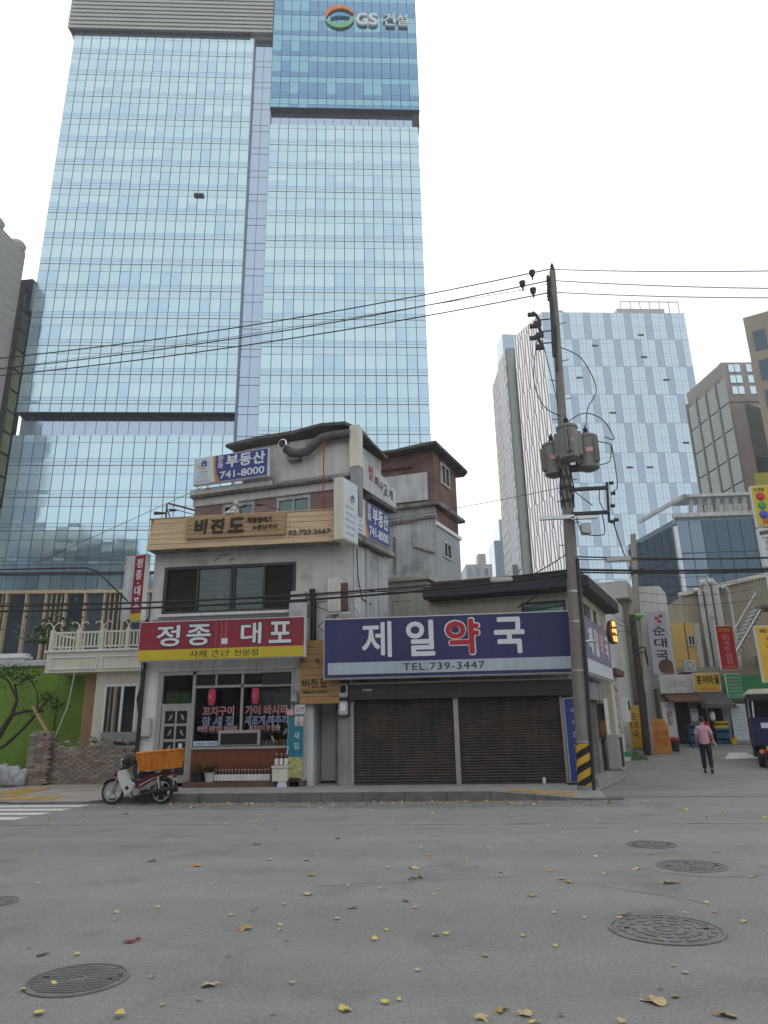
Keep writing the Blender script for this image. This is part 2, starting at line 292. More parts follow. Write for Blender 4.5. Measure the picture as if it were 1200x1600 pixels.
def glyphs(text, bold=0.0, depth=.01, shear=0.0, spacing=1.0):
    k = (text, bold, shear, spacing)
    if k not in _tc:
        cu = bpy.data.curves.new('t', 'FONT'); cu.body = text; cu.size = 1; cu.shear = shear; cu.space_character = spacing
        cu.resolution_u = 3; cu.extrude = .5; cu.fill_mode = 'BOTH'
        ob = bpy.data.objects.new('t', cu); TMP.collection.objects.link(ob)
        TMPV.update(); me = bpy.data.meshes.new_from_object(ob.evaluated_get(TMPV.depsgraph))
        v0 = [v.co.copy() for v in me.vertices]; f0 = [list(p.vertices) for p in me.polygons]; vs, fs = list(v0), list(f0)
        for q in range(8 if bold else 0):             # heavy face: strokes thickened all round
            k0 = len(vs); dx, dy = bold*math.cos(q*math.pi/4), bold*math.sin(q*math.pi/4)
            vs += [Vector((v.x+dx, v.y+dy, v.z-.012*(q+1)*(1 if v.z > 0 else -1))) for v in v0]; fs += [[k0+i for i in f] for f in f0]
        bpy.data.objects.remove(ob); bpy.data.curves.remove(cu); bpy.data.meshes.remove(me); _tc[k] = (vs, fs)
    return _tc[k]
def txt(parent, text, x0, x1, z0, z1, y, m, fr=ID, bold=0.0, depth=.015, name='lettering', spacing=1.0, shear=0.0):
    vs, fs = glyphs(text, bold, depth, shear, spacing)
    if not vs: return None
    ax = min(v.x for v in vs); bx_ = max(v.x for v in vs); ay = min(v.y for v in vs); by = max(v.y for v in vs)
    sx = (x1-x0)/max(bx_-ax, 1e-6); sz = (z1-z0)/max(by-ay, 1e-6)
    b = MB(); b.add([(x0+(v.x-ax)*sx, y-(v.z+.5)*depth, z0+(v.y-ay)*sz) for v in vs], fs, m)
    return b.build(name, parent, fr)
def struct(o): o['kind'] = 'structure'; return o
DA, DS = -11.0, 19.0
FA = frame(-3.4, 20.3, 0, DA)                          # lots turned 11 degrees from the street line
def side(x, y, z=0): return frame(x, y, z, 90-DS)      # local x runs up the alley, local -y faces the alley
# ================================================================ ground
road = MB()
road.quad([(-1500, -1500, 0), (1500, -1500, 0), (1500, 1500, 0), (-1500, 1500, 0)], 'asphalt')
struct(road.build('road'))
# the alley climbs away behind the pharmacy
al = MB()
def alz(y): return .006 + (0 if y < 24 else .085*(y-24) if y < 40 else 1.36)
ys = [18.3, 24, 28, 32, 36, 40, 70]
for a, b in zip(ys[:-1], ys[1:]):
    xa0, xb0 = 2.75+(a-18.3)*.18, 2.75+(b-18.3)*.18
    al.quad([(xa0, a, alz(a)), (30, a, alz(a)), (30, b, alz(b)), (xb0, b, alz(b))], 'asphalt')
struct(al.build('alley'))
# sidewalk slab (top) and its kerb stones
def kh(x): # kerb height, dropped at the crossing and at the corner
    if x < -9.7: return .03
    if x < -8.2: return .03+.17*(x+9.7)/1.5
    if x < .4: return .2
    if x < 2.3: return .2-.16*(x-.4)/1.9
    return .04
sw = MB(); xs = [-60, -30, -14, -9.7, -9.2, -8.7, -8.2, -6, -3, 0, .4, 1, 1.6, 2.3, 2.95]
for a, b in zip(xs[:-1], xs[1:]):
    for (y0, y1) in ((17.78, 18.6), (18.6, 19.4), (19.4, 23.0)):
        def hh(x, y): return kh(x) + (.2-kh(x))*min(1, max(0, (y-17.78)/1.4)) if x > -8.2 else kh(x)+(.2-kh(x))*min(1, max(0, (y-18.5)/3.0))
        if a >= 2.3 and y0 > 19: continue
        sw.quad([(a, y0, hh(a, y0)), (b, y0, hh(b, y0)), (b, y1, hh(b, y1)), (a, y1, hh(a, y1))], 'kerbtop' if a >= -9.7 else 'paving')
struct(sw.build('sidewalk'))
kb = thing('kerb', 'grey granite kerb stones along the sidewalk before the shuttered shop', 'kerb', (-4, 17.7, 0))
x = -11.7
while x < 2.7:
    x1 = x+1.0; a, b = kh(x+.01), kh(x1-.01); j = random.uniform(-.008, .008)
    MB().hexa([(x+.004, 17.56+j, -.05), (x1-.004, 17.56+j, -.05), (x1-.004, 17.79, -.05), (x+.004, 17.79, -.05), (x+.004, 17.57+j, a+.004), (x1-.004, 17.57+j, b+.004), (x1-.004, 17.79, b+.004), (x+.004, 17.79, a+.004)], 'kerb').build('kerb_stone', kb, bev=.008)
    x = x1
def swz(x, y):      # height of the sidewalk slab at a point
    def node(xx, yy): return kh(xx)+(.2-kh(xx))*min(1, max(0, (yy-17.78)/1.4)) if xx > -8.2 else kh(xx)+(.2-kh(xx))*min(1, max(0, (yy-18.5)/3.0))
    X = max(i for i in range(len(xs)-1) if xs[i] <= x); x0, x1 = xs[X], xs[X+1]; u = (x-x0)/(x1-x0)
    Yn = (17.78, 18.6, 19.4, 23.0); k = max(i for i in range(3) if Yn[i] <= y); v = (y-Yn[k])/(Yn[k+1]-Yn[k])
    g = lambda yy: node(x0, yy)*(1-u)+node(x1, yy)*u
    return g(Yn[k])*(1-v)+g(Yn[k+1])*v
def tactile(x0, x1, y0, y1):
    t_ = MB(); nx_ = max(2, int((x1-x0)/.3)); ny_ = max(2, int((y1-y0)/.3))
    for i in range(nx_):
        for j in range(ny_):
            c = [(x0+(x1-x0)*(i+a_)/nx_, y0+(y1-y0)*(j+b_)/ny_) for a_, b_ in ((0, 0), (1, 0), (1, 1), (0, 1))]
            t_.quad([(p, q, swz(p, q)+.008) for p, q in c], 'tactile')
    struct(t_.build('tactile_paving'))
tactile(.7, 2.28, 17.95, 18.45); tactile(-24, -11.0, 18.2, 19.0); tactile(-13.6, -12.5, 19.05, 21.2)
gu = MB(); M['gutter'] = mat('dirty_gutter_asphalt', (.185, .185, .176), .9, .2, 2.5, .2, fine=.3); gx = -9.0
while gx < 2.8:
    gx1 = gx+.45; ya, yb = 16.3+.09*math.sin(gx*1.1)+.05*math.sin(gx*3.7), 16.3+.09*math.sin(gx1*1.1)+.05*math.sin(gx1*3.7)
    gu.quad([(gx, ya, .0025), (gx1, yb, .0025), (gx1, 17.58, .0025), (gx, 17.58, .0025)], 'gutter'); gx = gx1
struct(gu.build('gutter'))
yl = MB()
yl.quad([(-6.9, 17.28, .005), (-3.8, 17.28, .005), (-3.8, 17.36, .005), (-6.9, 17.36, .005)], 'paintY')
yl.quad([(-2.2, 17.30, .005), (2.85, 17.62, .005), (2.85, 17.72, .005), (-2.2, 17.40, .005)], 'paintY'); struct(yl.build('road_marking'))
cw = MB()
for y0, y1 in ((16.75, 17.2), (15.95, 16.4), (15.15, 15.6), (14.3, 14.78)):
    cw.quad([(-22, y0, .005), (-9.3, y0, .005), (-9.3, y1, .005), (-22, y1, .005)], 'paint')
struct(cw.build('crosswalk'))
# asphalt seams: long joint along the street and repair ring
sm = MB(); M['seam'] = mat('asphalt_seam', (.13, .13, .125), .9, .2, 6); M['patch'] = mat('asphalt_patch', (.225, .222, .205), .9, .12, 3, .2, fine=.35)
px = -20.0
while px < 14:
    y = 13.42+.05*math.sin(px*.7)+random.uniform(-.012, .012); w_ = random.uniform(.008, .022)
    sm.quad([(px, y-w_, .004), (px+.5, y-w_+.01, .004), (px+.5, y+w_, .004), (px, y+w_, .004)], 'seam'); px += .5
struct(sm.build('road_seam'))
def disc(name, c, rx, ry, z, m, n=28, jit=.06):
    b = MB(); ph = [random.uniform(1-jit, 1+jit) for _ in range(n)]
    b.quad([(c[0]+rx*ph[i]*math.cos(2*math.pi*i/n), c[1]+ry*ph[i]*math.sin(2*math.pi*i/n), z) for i in range(n)], m); return struct(b.build(name))
disc('road_patch', (2.62, 9.6), .75, .7, .003, 'patch', 28, .03); disc('road_patch', (5.2, 22.3), .9, .8, .010, 'patch')
# manhole covers
def manhole(x, y, r, label, style):
    t = thing('manhole_cover', label, 'manhole cover', (x, y, 0), random.uniform(0, 90), 'manhole covers in the road')
    f = frame(x, y, 0, 0)
    MB().lathe([(r*1.0, 0), (r*1.0, .010), (r*.93, .012), (r*.93, .002)], (0, 0, 0), 'iron', 40).build('frame', t, f)
    b = MB().lathe([(r*.915, 0), (r*.915, .008), (.01, .009)], (0, 0, 0), 'iron', 40)
    if style == 0:
        k = -9
        while k <= 9:
            yy = k*r*.095; h = math.sqrt(max(0, (r*.86)**2-yy*yy))
            if h > .05:
                for sgn in (-1, 1):
                    a0 = r*.2 if abs(yy) < r*.16 else 0
                    if h > a0: b.box(min(sgn*a0, sgn*h), max(sgn*a0, sgn*h), yy-.009, yy+.009, .006, .014, 'iron')
            k += 1
        b.lathe([(r*.17, .006), (r*.17, .014), (r*.12, .014), (r*.12, .006)], (0, 0, 0), 'iron', 20)
    else:
        for q in (.84, .62, .42, .22):
            nseg = max(6, int(q*22))
            for i in range(nseg):
                a0 = 2*math.pi*i/nseg; a1 = a0+2*math.pi/nseg*.7
                p = [(q*r*math.cos(a0), q*r*math.sin(a0)), (q*r*math.cos(a1), q*r*math.sin(a1)), ((q-.09)*r*math.cos(a1), (q-.09)*r*math.sin(a1)), ((q-.09)*r*math.cos(a0), (q-.09)*r*math.sin(a0))]
                b.prism(p[::-1], .006, .015, 'iron')
    b.build('lid', t, f)
    for i in range(2): MB().box(-.02, .02, -.008, .008, .007, .0165, 'black').build('lift_slot', t, f @ Matrix.Rotation(i*math.pi, 4, 'Z') @ Matrix.Translation((r*.68, 0, 0)))
manhole(-2.79, 5.23, .34, 'ribbed iron manhole cover with straight parallel bars in the open road', 0)
manhole(1.48, 6.72, .46, 'wide iron manhole cover of broken rings with yellow leaves on it', 1)
manhole(2.48, 9.52, .40, 'iron manhole cover inside a round cut of newer asphalt', 1)
manhole(2.4, 11.15, .34, 'small iron manhole cover closest to the utility pole', 1)
manhole(-4.94, 7.41, .24, 'small iron cover farthest from the other road covers', 0)

# ================================================================ main glass tower
FT = frame(0, 80, 0, 9.29)
TW = thing('glass_tower', 'tall pale blue glass office tower with rooftop letters and grey louvred crown', 'tower', (0, 80, 0), 9.29)
H = 4.035; Z0 = 44.44
LX0, LX1, RX0, RX1 = -53.85, -27.45, -24.63, -3.40
b = MB()
b.box(LX0, LX1, .12, 30, 39.25, 101, 'mull').box(LX0+.1, LX1-.1, 1.3, 30, 36.2, 39.3, 'mull').box(LX0, LX1, .12, 30, 17, 36.25, 'mull')
b.box(RX0, RX1, .12, 34, 0, 84.4, 'mull').box(RX0+.1, RX1-.8, .55, 34, 84.4, 87.1, 'mull').box(RX0-.05, RX1+.25, -.3, 34, 87.05, 117, 'mull').box(LX1-.2, RX0+.2, .75, 30, 0, 100.5, 'mull')
b.build('wall', TW, FT)
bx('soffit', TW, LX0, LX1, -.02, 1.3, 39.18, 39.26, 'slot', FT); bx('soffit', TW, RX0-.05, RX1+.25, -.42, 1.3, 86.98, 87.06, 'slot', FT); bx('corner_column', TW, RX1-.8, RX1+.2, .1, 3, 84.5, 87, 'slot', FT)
big, rest = [], MB()
def pane(x0, x1, z0, z1, y, m, vis=False, ok=True):
    if vis and ok: big.append((x0, x1, z0, z1, y, m)); return
    d = [random.uniform(-.006, .006) for _ in range(3)]
    rest.quad([(x0, y+d[0], z0), (x1, y+d[1], z0), (x1, y+d[1]+d[2]-d[0], z1), (x0, y+d[2], z1)], m)
def wing(x0, x1, n, zlo, zhi, y, upper=False):
    w_ = (x1-x0)/n; k0 = int((zlo-Z0)/H)-2; k = k0
    while Z0+(k-1)*H < zhi:
        zf = Z0+k*H; st = random.random() < .5; part = random.uniform(.4, .8)
        for c in range(n):
            a, e = x0+c*w_+.045, x0+(c+1)*w_-.045
            if random.random() < .22: st = not st
            rows = [(zf-1.09, zf-.05, 'gS'), (zf-3.14, zf-1.14, 'V'), (zf-3.56, zf-3.18, 'gC'), (zf-3.99, zf-3.60, 'gS')]
            for z0, z1, m in rows:
                z0, z1 = max(z0, zlo+.03), min(z1, zhi-.03)
                if z1-z0 < .12: continue
                if m == 'V':
                    if upper:
                        if c < 4 or (k % 3 == 0 and random.random() < .6): m2 = 'gT' if random.random() < .75 else 'gTd'
                        else: m2 = 'gTd'
                        pane(a, e, z0, z1, y, m2)
                    else:
                        m2 = 'gB' if st else random.choice(['gA', 'gA', 'gC'])
                        vis = z1-z0 > 1.5 and (zlo < 30 or x0 < -30 or True)
                        if st and random.random() < .6 and z1-z0 > 1.5 and zf > 70:
                            zz = z0+(z1-z0)*(1-part); pane(a, e, zz, z1, y, 'gB'); pane(a, e, z0, zz, y, 'gC')
                        else: pane(a, e, z0, z1, y, m2, True, z0 > (34 if x0 > -26 else 19) and (y == 0))
                else:
                    if upper: m = 'gT' if m == 'gS' and z1-z0 > .6 else 'gTd'
                    pane(a, e, z0, z1, y, m)
        k += 1
wing(LX0, LX1, 20, 39.25, 101, 0); wing(LX0, LX1, 20, 17.1, 36.25, 0); wing(RX0, RX1, 16, 20, 84.4, 0); wing(RX0, RX1+.2, 16, 87.1, 117, -.42, True)
def plain(x0, x1, n, zlo, zhi, y, m):
    w_ = (x1-x0)/n; z = zlo
    lv = sorted(set([zlo, zhi]+[Z0+k*H+d for k in range(-12, 20) for d in (0, -1.1) if zlo < Z0+k*H+d < zhi]))
    for z0, z1 in zip(lv[:-1], lv[1:]):
        for c in range(n): pane(x0+c*w_+.03, x0+(c+1)*w_-.03, z0+.04, z1-.04, y, m)
plain(LX0+.1, LX1-.1, 20, 36.25, 39.2, 1.2, 'gR'); plain(RX0+.1, RX1-.8, 16, 84.4, 87, .45, 'gR'); plain(LX1+.05, RX0-.05, 2, 15, 100.4, .65, 'gR')
big.sort(key=lambda q: q[2]); pm = {}
for i, (x0, x1, z0, z1, y, m) in enumerate(big):
    if i < 300:
        k = (round(x1-x0, 2), round(z1-z0, 2), m)
        if k not in pm: pm[k] = MB().box(-k[0]/2, k[0]/2, 0, .05, -k[1]/2, k[1]/2, m).mesh('pane')
        inst('pane', pm[k], TW, ((x0+x1)/2, y, (z0+z1)/2), rot=(random.uniform(-.004, .004), 0, random.uniform(-.004, .004)))
    else: pane(x0, x1, z0, z1, y, m)
rest.build('small_panes', TW, FT, kind='stuff')
MB().box(-34.5, -33.2, -.35, .2, 71.55, 71.9, 'slot').build('open_vent', TW, FT)
MB().box(LX1+.0, LX1+.1, -.06, .7, 17, 101, 'mull').build('corner_fin', TW, FT)
# louvred crown over the left wing
z = 101.2
while z < 116:
    MB().hexa([(LX0-.9, -.55, z), (RX0-.1, -.55, z), (RX0-.1, .3, z+.25), (LX0-.9, .3, z+.25), (LX0-.9, -.55, z+.5), (RX0-.1, -.55, z+.5), (RX0-.1, .3, z+.62), (LX0-.9, .3, z+.62)], 'louvre').build('louvre_slat', TW, FT)
    z += .78
bx('louvre_frame', TW, LX0-.6, RX0-.1, .32, 28, 100.9, 117, 'louvre', FT); bx('crown_sill', TW, LX0-.6, RX0-3.5, -.5, .3, 100.85, 101.15, 'slot', FT)
# sign: emblem and letters
def arc(cx, cz, r0, r1, a0, a1, n=20, sx=1, sz=1, taper=True):
    o, i_ = [], []
    for k in range(n+1):
        t = k/n; a = R(a0+(a1-a0)*t); f = math.sin(math.pi*t)**.6 if taper else 1
        o.append((cx+sx*r0*math.cos(a), cz+sz*r0*math.sin(a))); rr = r0-(r0-r1)*f; i_.append((cx+sx*rr*math.cos(a), cz+sz*rr*math.sin(a)))
    return o+i_[::-1][1:-1]
ex, ez = -14.75, 104.6
lg = TW
MB().plate(arc(ex, ez+.1, 2.2, 1.45, 15, 195), -.75, -.5, 'gs_o').build('emblem_swoosh', lg, FT)
MB().plate(arc(ex, ez-.1, 2.2, 1.4, 190, 370), -.75, -.5, 'gs_g').build('emblem_swoosh', lg, FT)
MB().plate(arc(ex+.1, ez-.5, 1.5, .6, 15, 175, sz=.8), -.8, -.5, 'gs_b').build('emblem_swoosh', lg, FT)
for ch, a, e in (('G', -12.25, -10.55), ('S', -10.4, -8.95), ('건', -8.2, -6.4), ('설', -6.2, -4.45)):
    txt(TW, ch, a, e, 102.85, 105.3, -.5, 'white_l', FT, bold=.035 if ch in 'GS' else .008, depth=.35, name='sign_letter')
# podium with gold fins
bx('podium_wall', TW, LX0-16, LX1, .5, 20, 0, 17.0, 'mull', FT)
g = LX0-15
i = 0
while g < LX1-1:
    w_ = 2.15
    bx('podium_pane', TW, g+.12, g+w_-.05, .35, .45, 9.2, 16.8, 'gD' if i % 3 else 'gDl', FT); bx('podium_pane', TW, g+.12, g+w_-.05, .35, .45, 1, 9.05, 'gD', FT)
    bx('gold_fin', TW, g-.09, g+.09, -.3, .4, 0, 16.9, 'gold', FT)
    if i % 3 == 1 or i % 5 == 0:
        f_ = MB()
        for q in range(1, 4): f_.box(g+q*w_/4-.04, g+q*w_/4+.04, -.1, .3, 0, 16.9, 'gold')
        f_.build('fin_group', TW, FT)
    g += w_; i += 1
bx('podium_cornice', TW, LX0-16, LX1, -.35, .5, 16.9, 17.25, 'gold', FT); bx('dark_band', TW, LX0-16, LX1, -.25, .1, 19.05, 19.35, 'slot', FT)
q = MB()
for c in range(12):
    for r_ in range(5): q.quad([(LX0-15.9+c*1.32, .05+random.uniform(-.01, .01), 17.3+r_*1.9), (LX0-15.9+c*1.32+1.27, .05+random.uniform(-.01, .01), 17.3+r_*1.9), (LX0-15.9+c*1.32+1.27, .05, 17.3+r_*1.9+1.8), (LX0-15.9+c*1.32, .05, 17.3+r_*1.9+1.8)], 'gC')
q.build('annex_panes', TW, FT, kind='stuff'); bx('annex_wall', TW, LX0-16, LX0, .2, 20, 17, 27, 'mull', FT)

# ================================================================ building at the left edge
LB = thing('office_block', 'grey panelled block with rooftop drums at the left edge by the tower', 'building', (-55, 72, 0))
bx('wall', LB, -80, -55.2, 60, 71.2, 0, 62.3, 'greyclad')
for k in range(1, 44): bx('panel_joint', LB, -55.22, -55.17, 60, 71.2, k*1.4-.02, k*1.4+.02, 'louvre')
for yy in (66, 70.4):
    MB().lathe([(.95, 0), (1.15, .65), (.85, 1.15), (.1, 1.35)], (-56, yy, 62.3), 'louvre', 12).build('roof_drum', LB)
bx('corner_shaft', LB, -58, -54.7, 71.2, 74.0, 0, 57.5, 'slot')
z = .8
while z < 54: bx('strip_pane', LB, -54.73, -54.58, 71.5, 72.9, z, z+2.5, 'gLimeRefl' if z < 46 else 'gBr'); z += 2.8
bx('cap_box', LB, -56.5, -54.35, 72.2, 73.6, 54, 59, 'slot'); bx('cap_pane', LB, -54.4, -54.25, 72.35, 73.5, 54.4, 58.6, 'g2a')

# ================================================================ second glass tower and lattice block
T2 = thing('striped_tower', 'pale blue glass tower with staggered light and dark vertical glass stripes', 'tower', (21.4, 150, 0), 9.29)
F2 = frame(21.4, 150, 0, 9.29)
bx('wall', T2, .1, 35.2, .15, 30, 0, 97.4, 'mull', F2)
cw_ = 35.2/21; pm2 = {m: MB().box(-cw_/2+.03, cw_/2-.03, 0, .08, -3.6, 3.6, m).mesh('glass_panel') for m in ('g2a', 'g2b')}
for r_ in range(13):
    for c in range(21):
        m = 'g2b' if (c+(r_//1)*2) % 3 == 0 else 'g2a'
        inst('glass_panel', pm2[m], T2, (.05+(c+.5)*cw_, 0, 97.3-3.65-r_*7.3), rot=(random.uniform(-.006, .006), 0, random.uniform(-.006, .006)))
lines = MB()
for r_ in range(26): lines.box(0, 35.2, -.03, .02, 97.3-r_*3.65-.07, 97.3-r_*3.65, 'g2b').box(0, 35.2, -.02, .02, 97.3-r_*3.65-1.2, 97.3-r_*3.65-1.15, 'g2b')
for c in range(21): lines.box(.05+(c+.5)*cw_-.03, .05+(c+.5)*cw_+.03, -.02, .02, 0, 97.3, 'g2b')
lines.build('transoms', T2, F2, kind='stuff')
for (c, zz) in ((3, 79.5), (5, 88), (10, 91), (12, 79), (10, 85), (6, 70.5), (13, 63), (7, 57), (9, 57), (15, 55)):
    bx('open_vent', T2, c*2.3, c*2.3+1.4, -.15, .1, zz, zz+.4, 'slot', F2)
# bright left flank with slanted white fins
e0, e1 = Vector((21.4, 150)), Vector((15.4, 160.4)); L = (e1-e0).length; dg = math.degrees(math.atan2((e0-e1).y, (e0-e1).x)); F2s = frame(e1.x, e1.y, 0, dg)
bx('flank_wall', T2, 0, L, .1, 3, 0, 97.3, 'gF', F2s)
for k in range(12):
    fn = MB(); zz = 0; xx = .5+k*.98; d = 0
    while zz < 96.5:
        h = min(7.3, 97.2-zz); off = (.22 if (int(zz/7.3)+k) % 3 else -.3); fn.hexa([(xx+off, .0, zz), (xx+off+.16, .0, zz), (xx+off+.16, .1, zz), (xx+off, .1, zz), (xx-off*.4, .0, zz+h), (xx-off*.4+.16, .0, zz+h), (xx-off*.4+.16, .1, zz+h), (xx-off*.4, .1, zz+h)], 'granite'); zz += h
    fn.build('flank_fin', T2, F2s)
bx('roof_plant', T2, 20, 32, 3, 12, 97.4, 100.5, 'louvre', F2)
for k in range(7): bx('screen_post', T2, 20+k*2.4, 20.15+k*2.4, .6, .8, 97.4, 101.0, 'louvre', F2)
bx('screen_rail', T2, 20, 34.6, .6, .75, 100.8, 101.0, 'louvre', F2); bx('parapet', T2, 3, 20, 2, 3, 97.4, 98.6, 'louvre', F2); MB().lathe([(.5, 0), (.5, 2), (1, 2.1), (.8, 2.7), (.1, 2.9)], (6, 4, 97.4), 'louvre', 10).build('roof_vent', T2, F2)
LT = thing('lattice_tower', 'slim tower clad in a dense white basket-weave lattice beside the striped tower', 'tower', (11, 186, 0))
e0, e1 = Vector((10.8, 186)), Vector((13.6, 165)); L = (e1-e0).length; FL = frame(e0.x, e0.y, 0, math.degrees(math.atan2((e1-e0).y, (e1-e0).x)))
bx('wall', LT, 0, L, .15, 2, 0, 97, 'gBr', FL)
lat = MB(); nx, nz = 15, 30
for i in range(nx):
    for j in range(nz):
        x0 = i*L/nx; z0 = 20+j*77/nz; s_ = 1 if (i+j) % 2 else -1; w_ = L/nx; h_ = 77/nz
        lat.hexa([(x0+.2+(0 if s_ > 0 else .35), -.3, z0), (x0+.8+(0 if s_ > 0 else .35), -.3, z0), (x0+.8, .15, z0), (x0+.2, .15, z0), (x0+.2+(.35 if s_ > 0 else 0), -.3, z0+h_*.86), (x0+.8+(.35 if s_ > 0 else 0), -.3, z0+h_*.86), (x0+.8, .15, z0+h_*.86), (x0+.2, .15, z0+h_*.86)], 'mullw')
lat.build('lattice', LT, FL, kind='stuff')
FLs = frame(e1.x, e1.y, 0, 12); bx('end_wall', LT, .02, 2.4, .05, 9, 0, 97, 'gD', FLs)
for k in range(12): bx('end_window', LT, .5, 1.9, -.03, .1, 40+k*4.6, 42.6+k*4.6, 'gDl', FLs)
bx('top_box', LT, .2, 5, 3, 9, 97, 103, 'g2b', FLs)

# ================================================================ brown granite tower, tan tower, low glass block
BT = thing('granite_tower', 'brown granite tower with mirrored glass flank rising behind the low glass block', 'tower', (38.2, 95, 0), 8)
FB = frame(38.2, 95, 0, 8); bx('wall', BT, 0, 9, .1, 2.5, 0, 51.5, 'granite', FB)
bx('top_band', BT, -.05, 9.05, -.05, .1, 45.2, 45.8, 'granite', FB)
for r_ in range(3):
    for c in range(2): bx('window', BT, .9+c*2.6, 2.6+c*2.6, -.04, .12, 46.4+r_*1.75, 47.6+r_*1.75, 'gB', FB); bx('window_bar', BT, 1.7+c*2.6, 1.8+c*2.6, -.07, .1, 46.4+r_*1.75, 47.6+r_*1.75, 'granite', FB)
for r_ in range(9): bx('window', BT, 2.4, 4.4, .0, .14, 9+r_*4, 12.8+r_*4, 'gBr' if r_ % 3 else 'gD', FB)
bx('stair_slot', BT, 6.1, 7.8, -.03, .12, 6, 43, 'slot', FB)
for r_ in range(11): bx('stair_slab', BT, 6.0, 7.9, -.1, .1, 8+r_*3.2, 8.5+r_*3.2, 'granite', FB)
FBf = frame(36.0, 104.4, 0, -76.8); bx('flank', BT, 0, 9.6, .0, 2, 0, 51.4, 'granite', FBf)
for c in range(4):
    bx('flank_mullion', BT, c*2.6-.1, c*2.6+.1, -.5, .1, 0, 49.5, 'creamg', FBf)
    for r_ in range(12): bx('flank_pane', BT, c*2.6+.15, c*2.6+2.45, -.32, -.25, 2+r_*3.9, 5.7+r_*3.9, 'gBr', FBf)
TT = thing('tan_tower', 'tan stone tower with green glass strips cut by the right edge', 'tower', (33.4, 75, 0), -25)
FTT = frame(33.4, 75, 0, -25); bx('wall', TT, 0, 12, .1, 20, 0, 46.5, 'tangranite', FTT)
for c in range(3):
    for r_ in range(12): bx('window', TT, .7+c*2.2, 1.9+c*2.2, -.02, .15, 44.4-r_*3.7-2.4, 44.4-r_*3.7, 'gBr' if c else 'gD', FTT)
txt(TT, '은행', 1.6, 4.2, 37.8, 39.3, -.1, 'signw', FTT, .01, .2, 'sign_letter')
GB = thing('low_glass_block', 'low dark blue glass block with a slatted roof canopy behind the alley', 'building', (18.1, 60, 0), 3)
FG = frame(18.1, 60, 0, 3)
bx('wall', GB, 0, 8.5, .12, 14, 0, 18.6, 'mull', FG)
for c in range(8):
    for r_ in range(6):
        bx('pane', GB, .05+c*1.06, 1.05+c*1.06, 0, .1, 1+r_*2.9, 3.8+r_*2.9, 'gDl' if c < 2 and r_ > 1 else 'gD', FG)
FGl = frame(15.9, 68.9, 0, -76.1)
bx('flank', GB, 0, 9.1, .12, 1, 0, 18.6, 'mull', FGl)
for c in range(7):
    for r_ in range(6): bx('flank_pane', GB, .05+c*1.3, 1.27+c*1.3, 0, .1, .8+r_*2.9, 3.6+r_*2.9, 'gDl', FGl)
bx('parapet', GB, -.2, 8.7, -.2, .1, 18.6, 18.95, 'whited', FG)
MB().hexa([(1.2, .8, 20.7), (8.6, .8, 20.7), (8.6, 5, 21.2), (1.2, 5, 21.2), (1.2, .8, 20.95), (8.6, .8, 20.95), (8.6, 5, 21.45), (1.2, 5, 21.45)], 'whited').build('canopy_edge', GB, FG)
MB().hexa([(-2.6, 2, 18.8), (-2.2, 2, 18.8), (1.6, .8, 20.7), (1.2, .8, 20.7), (-2.6, 2, 19.05), (-2.2, 2, 19.05), (1.6, .8, 20.95), (1.2, .8, 20.95)], 'whited').build('canopy_strut', GB, FG)
for k in range(8): MB().hexa([(1.4+k*.75, .4, 19.1), (1.75+k*.75, .4, 19.1), (2.2+k*.75, 1.0, 20.6), (1.85+k*.75, 1.0, 20.6), (1.4+k*.75, .6, 19.1), (1.75+k*.75, .6, 19.1), (2.2+k*.75, 1.2, 20.6), (1.85+k*.75, 1.2, 20.6)], 'conc').build('canopy_slat', GB, FG)
tb('lamp_mast', GB, [(-1.2, -3, 0), (-1.2, -3, 17)], .22, 'steel', FG)
# far blocks seen through the gap
fa = thing('far_apartments', 'small white apartment slab seen beyond the pharmacy roof', 'building', (2.2, 190, 0), 8); Ff = frame(2.2, 190, 0, 8)
bx('wall', fa, -2, 5.2, 0, 12, 0, 45, 'whited', Ff); bx('roof_room', fa, 1.8, 4, 2, 6, 45, 48.5, 'whited', Ff)
for r_ in range(8):
    for c in range(3): bx('window', fa, -1.4+c*2.2, -.4+c*2.2, -.05, .1, 18+r_*3.4, 20+r_*3.4, 'gDl', Ff)
fb = thing('far_office', 'small blue glass block seen left of the lattice tower', 'building', (11, 230, 0), 8); Fo = frame(11, 230, 0, 8)
bx('wall', fb, -1, 5, 0, 12, 0, 62, 'g2b', Fo); bx('upper_block', fb, 1.5, 6, 2, 12, 62, 70, 'g2a', Fo)
# office mirrored in the tower's lower glass, and an added unseen street front
RB = thing('teal_office', 'teal glass office mirrored in the lower left of the tall tower', 'building', (-64, 10, 0))
bx('wall', RB, -95, -47, -25, 9.8, 0, 38, 'ductg')
for r_ in range(9):
    bx('spandrel', RB, -95, -47, 9.8, 10.15, 3.0+r_*4.1, 4.1+r_*4.1, 'ductg')
    for c in range(12): bx('pane', RB, -94.6+c*4.0, -91.1+c*4.0, 9.85, 9.95, 4.2+r_*4.1, 7.0+r_*4.1, random.choice(['gD', 'gBr', 'gD', 'gDl', 'windark', 'winglass']))
bx('roof_plant', RB, -72, -58, -10, 8, 38, 43, 'louvre'); bx('roof_room', RB, -95, -74, -20, 8, 38, 72, 'gD'); bx('parapet', RB, -95, -47, 9.5, 10, 38, 39, 'greyclad')
SF = thing('added_street_front', 'unseen dark brick front added behind the camera to darken shop window reflections', 'building', (0, -18, 0))  # out of view, added so the shop glass reflects something dark
bx('wall', SF, -46, 40, -28, -18, 0, 11, 'brick_red')
for r_ in range(3):
    for c in range(20): bx('window', SF, -44.5+c*4.2, -42.4+c*4.2, -18.02, -17.9, 1+r_*3.1, 2.8+r_*3.1, 'windark')
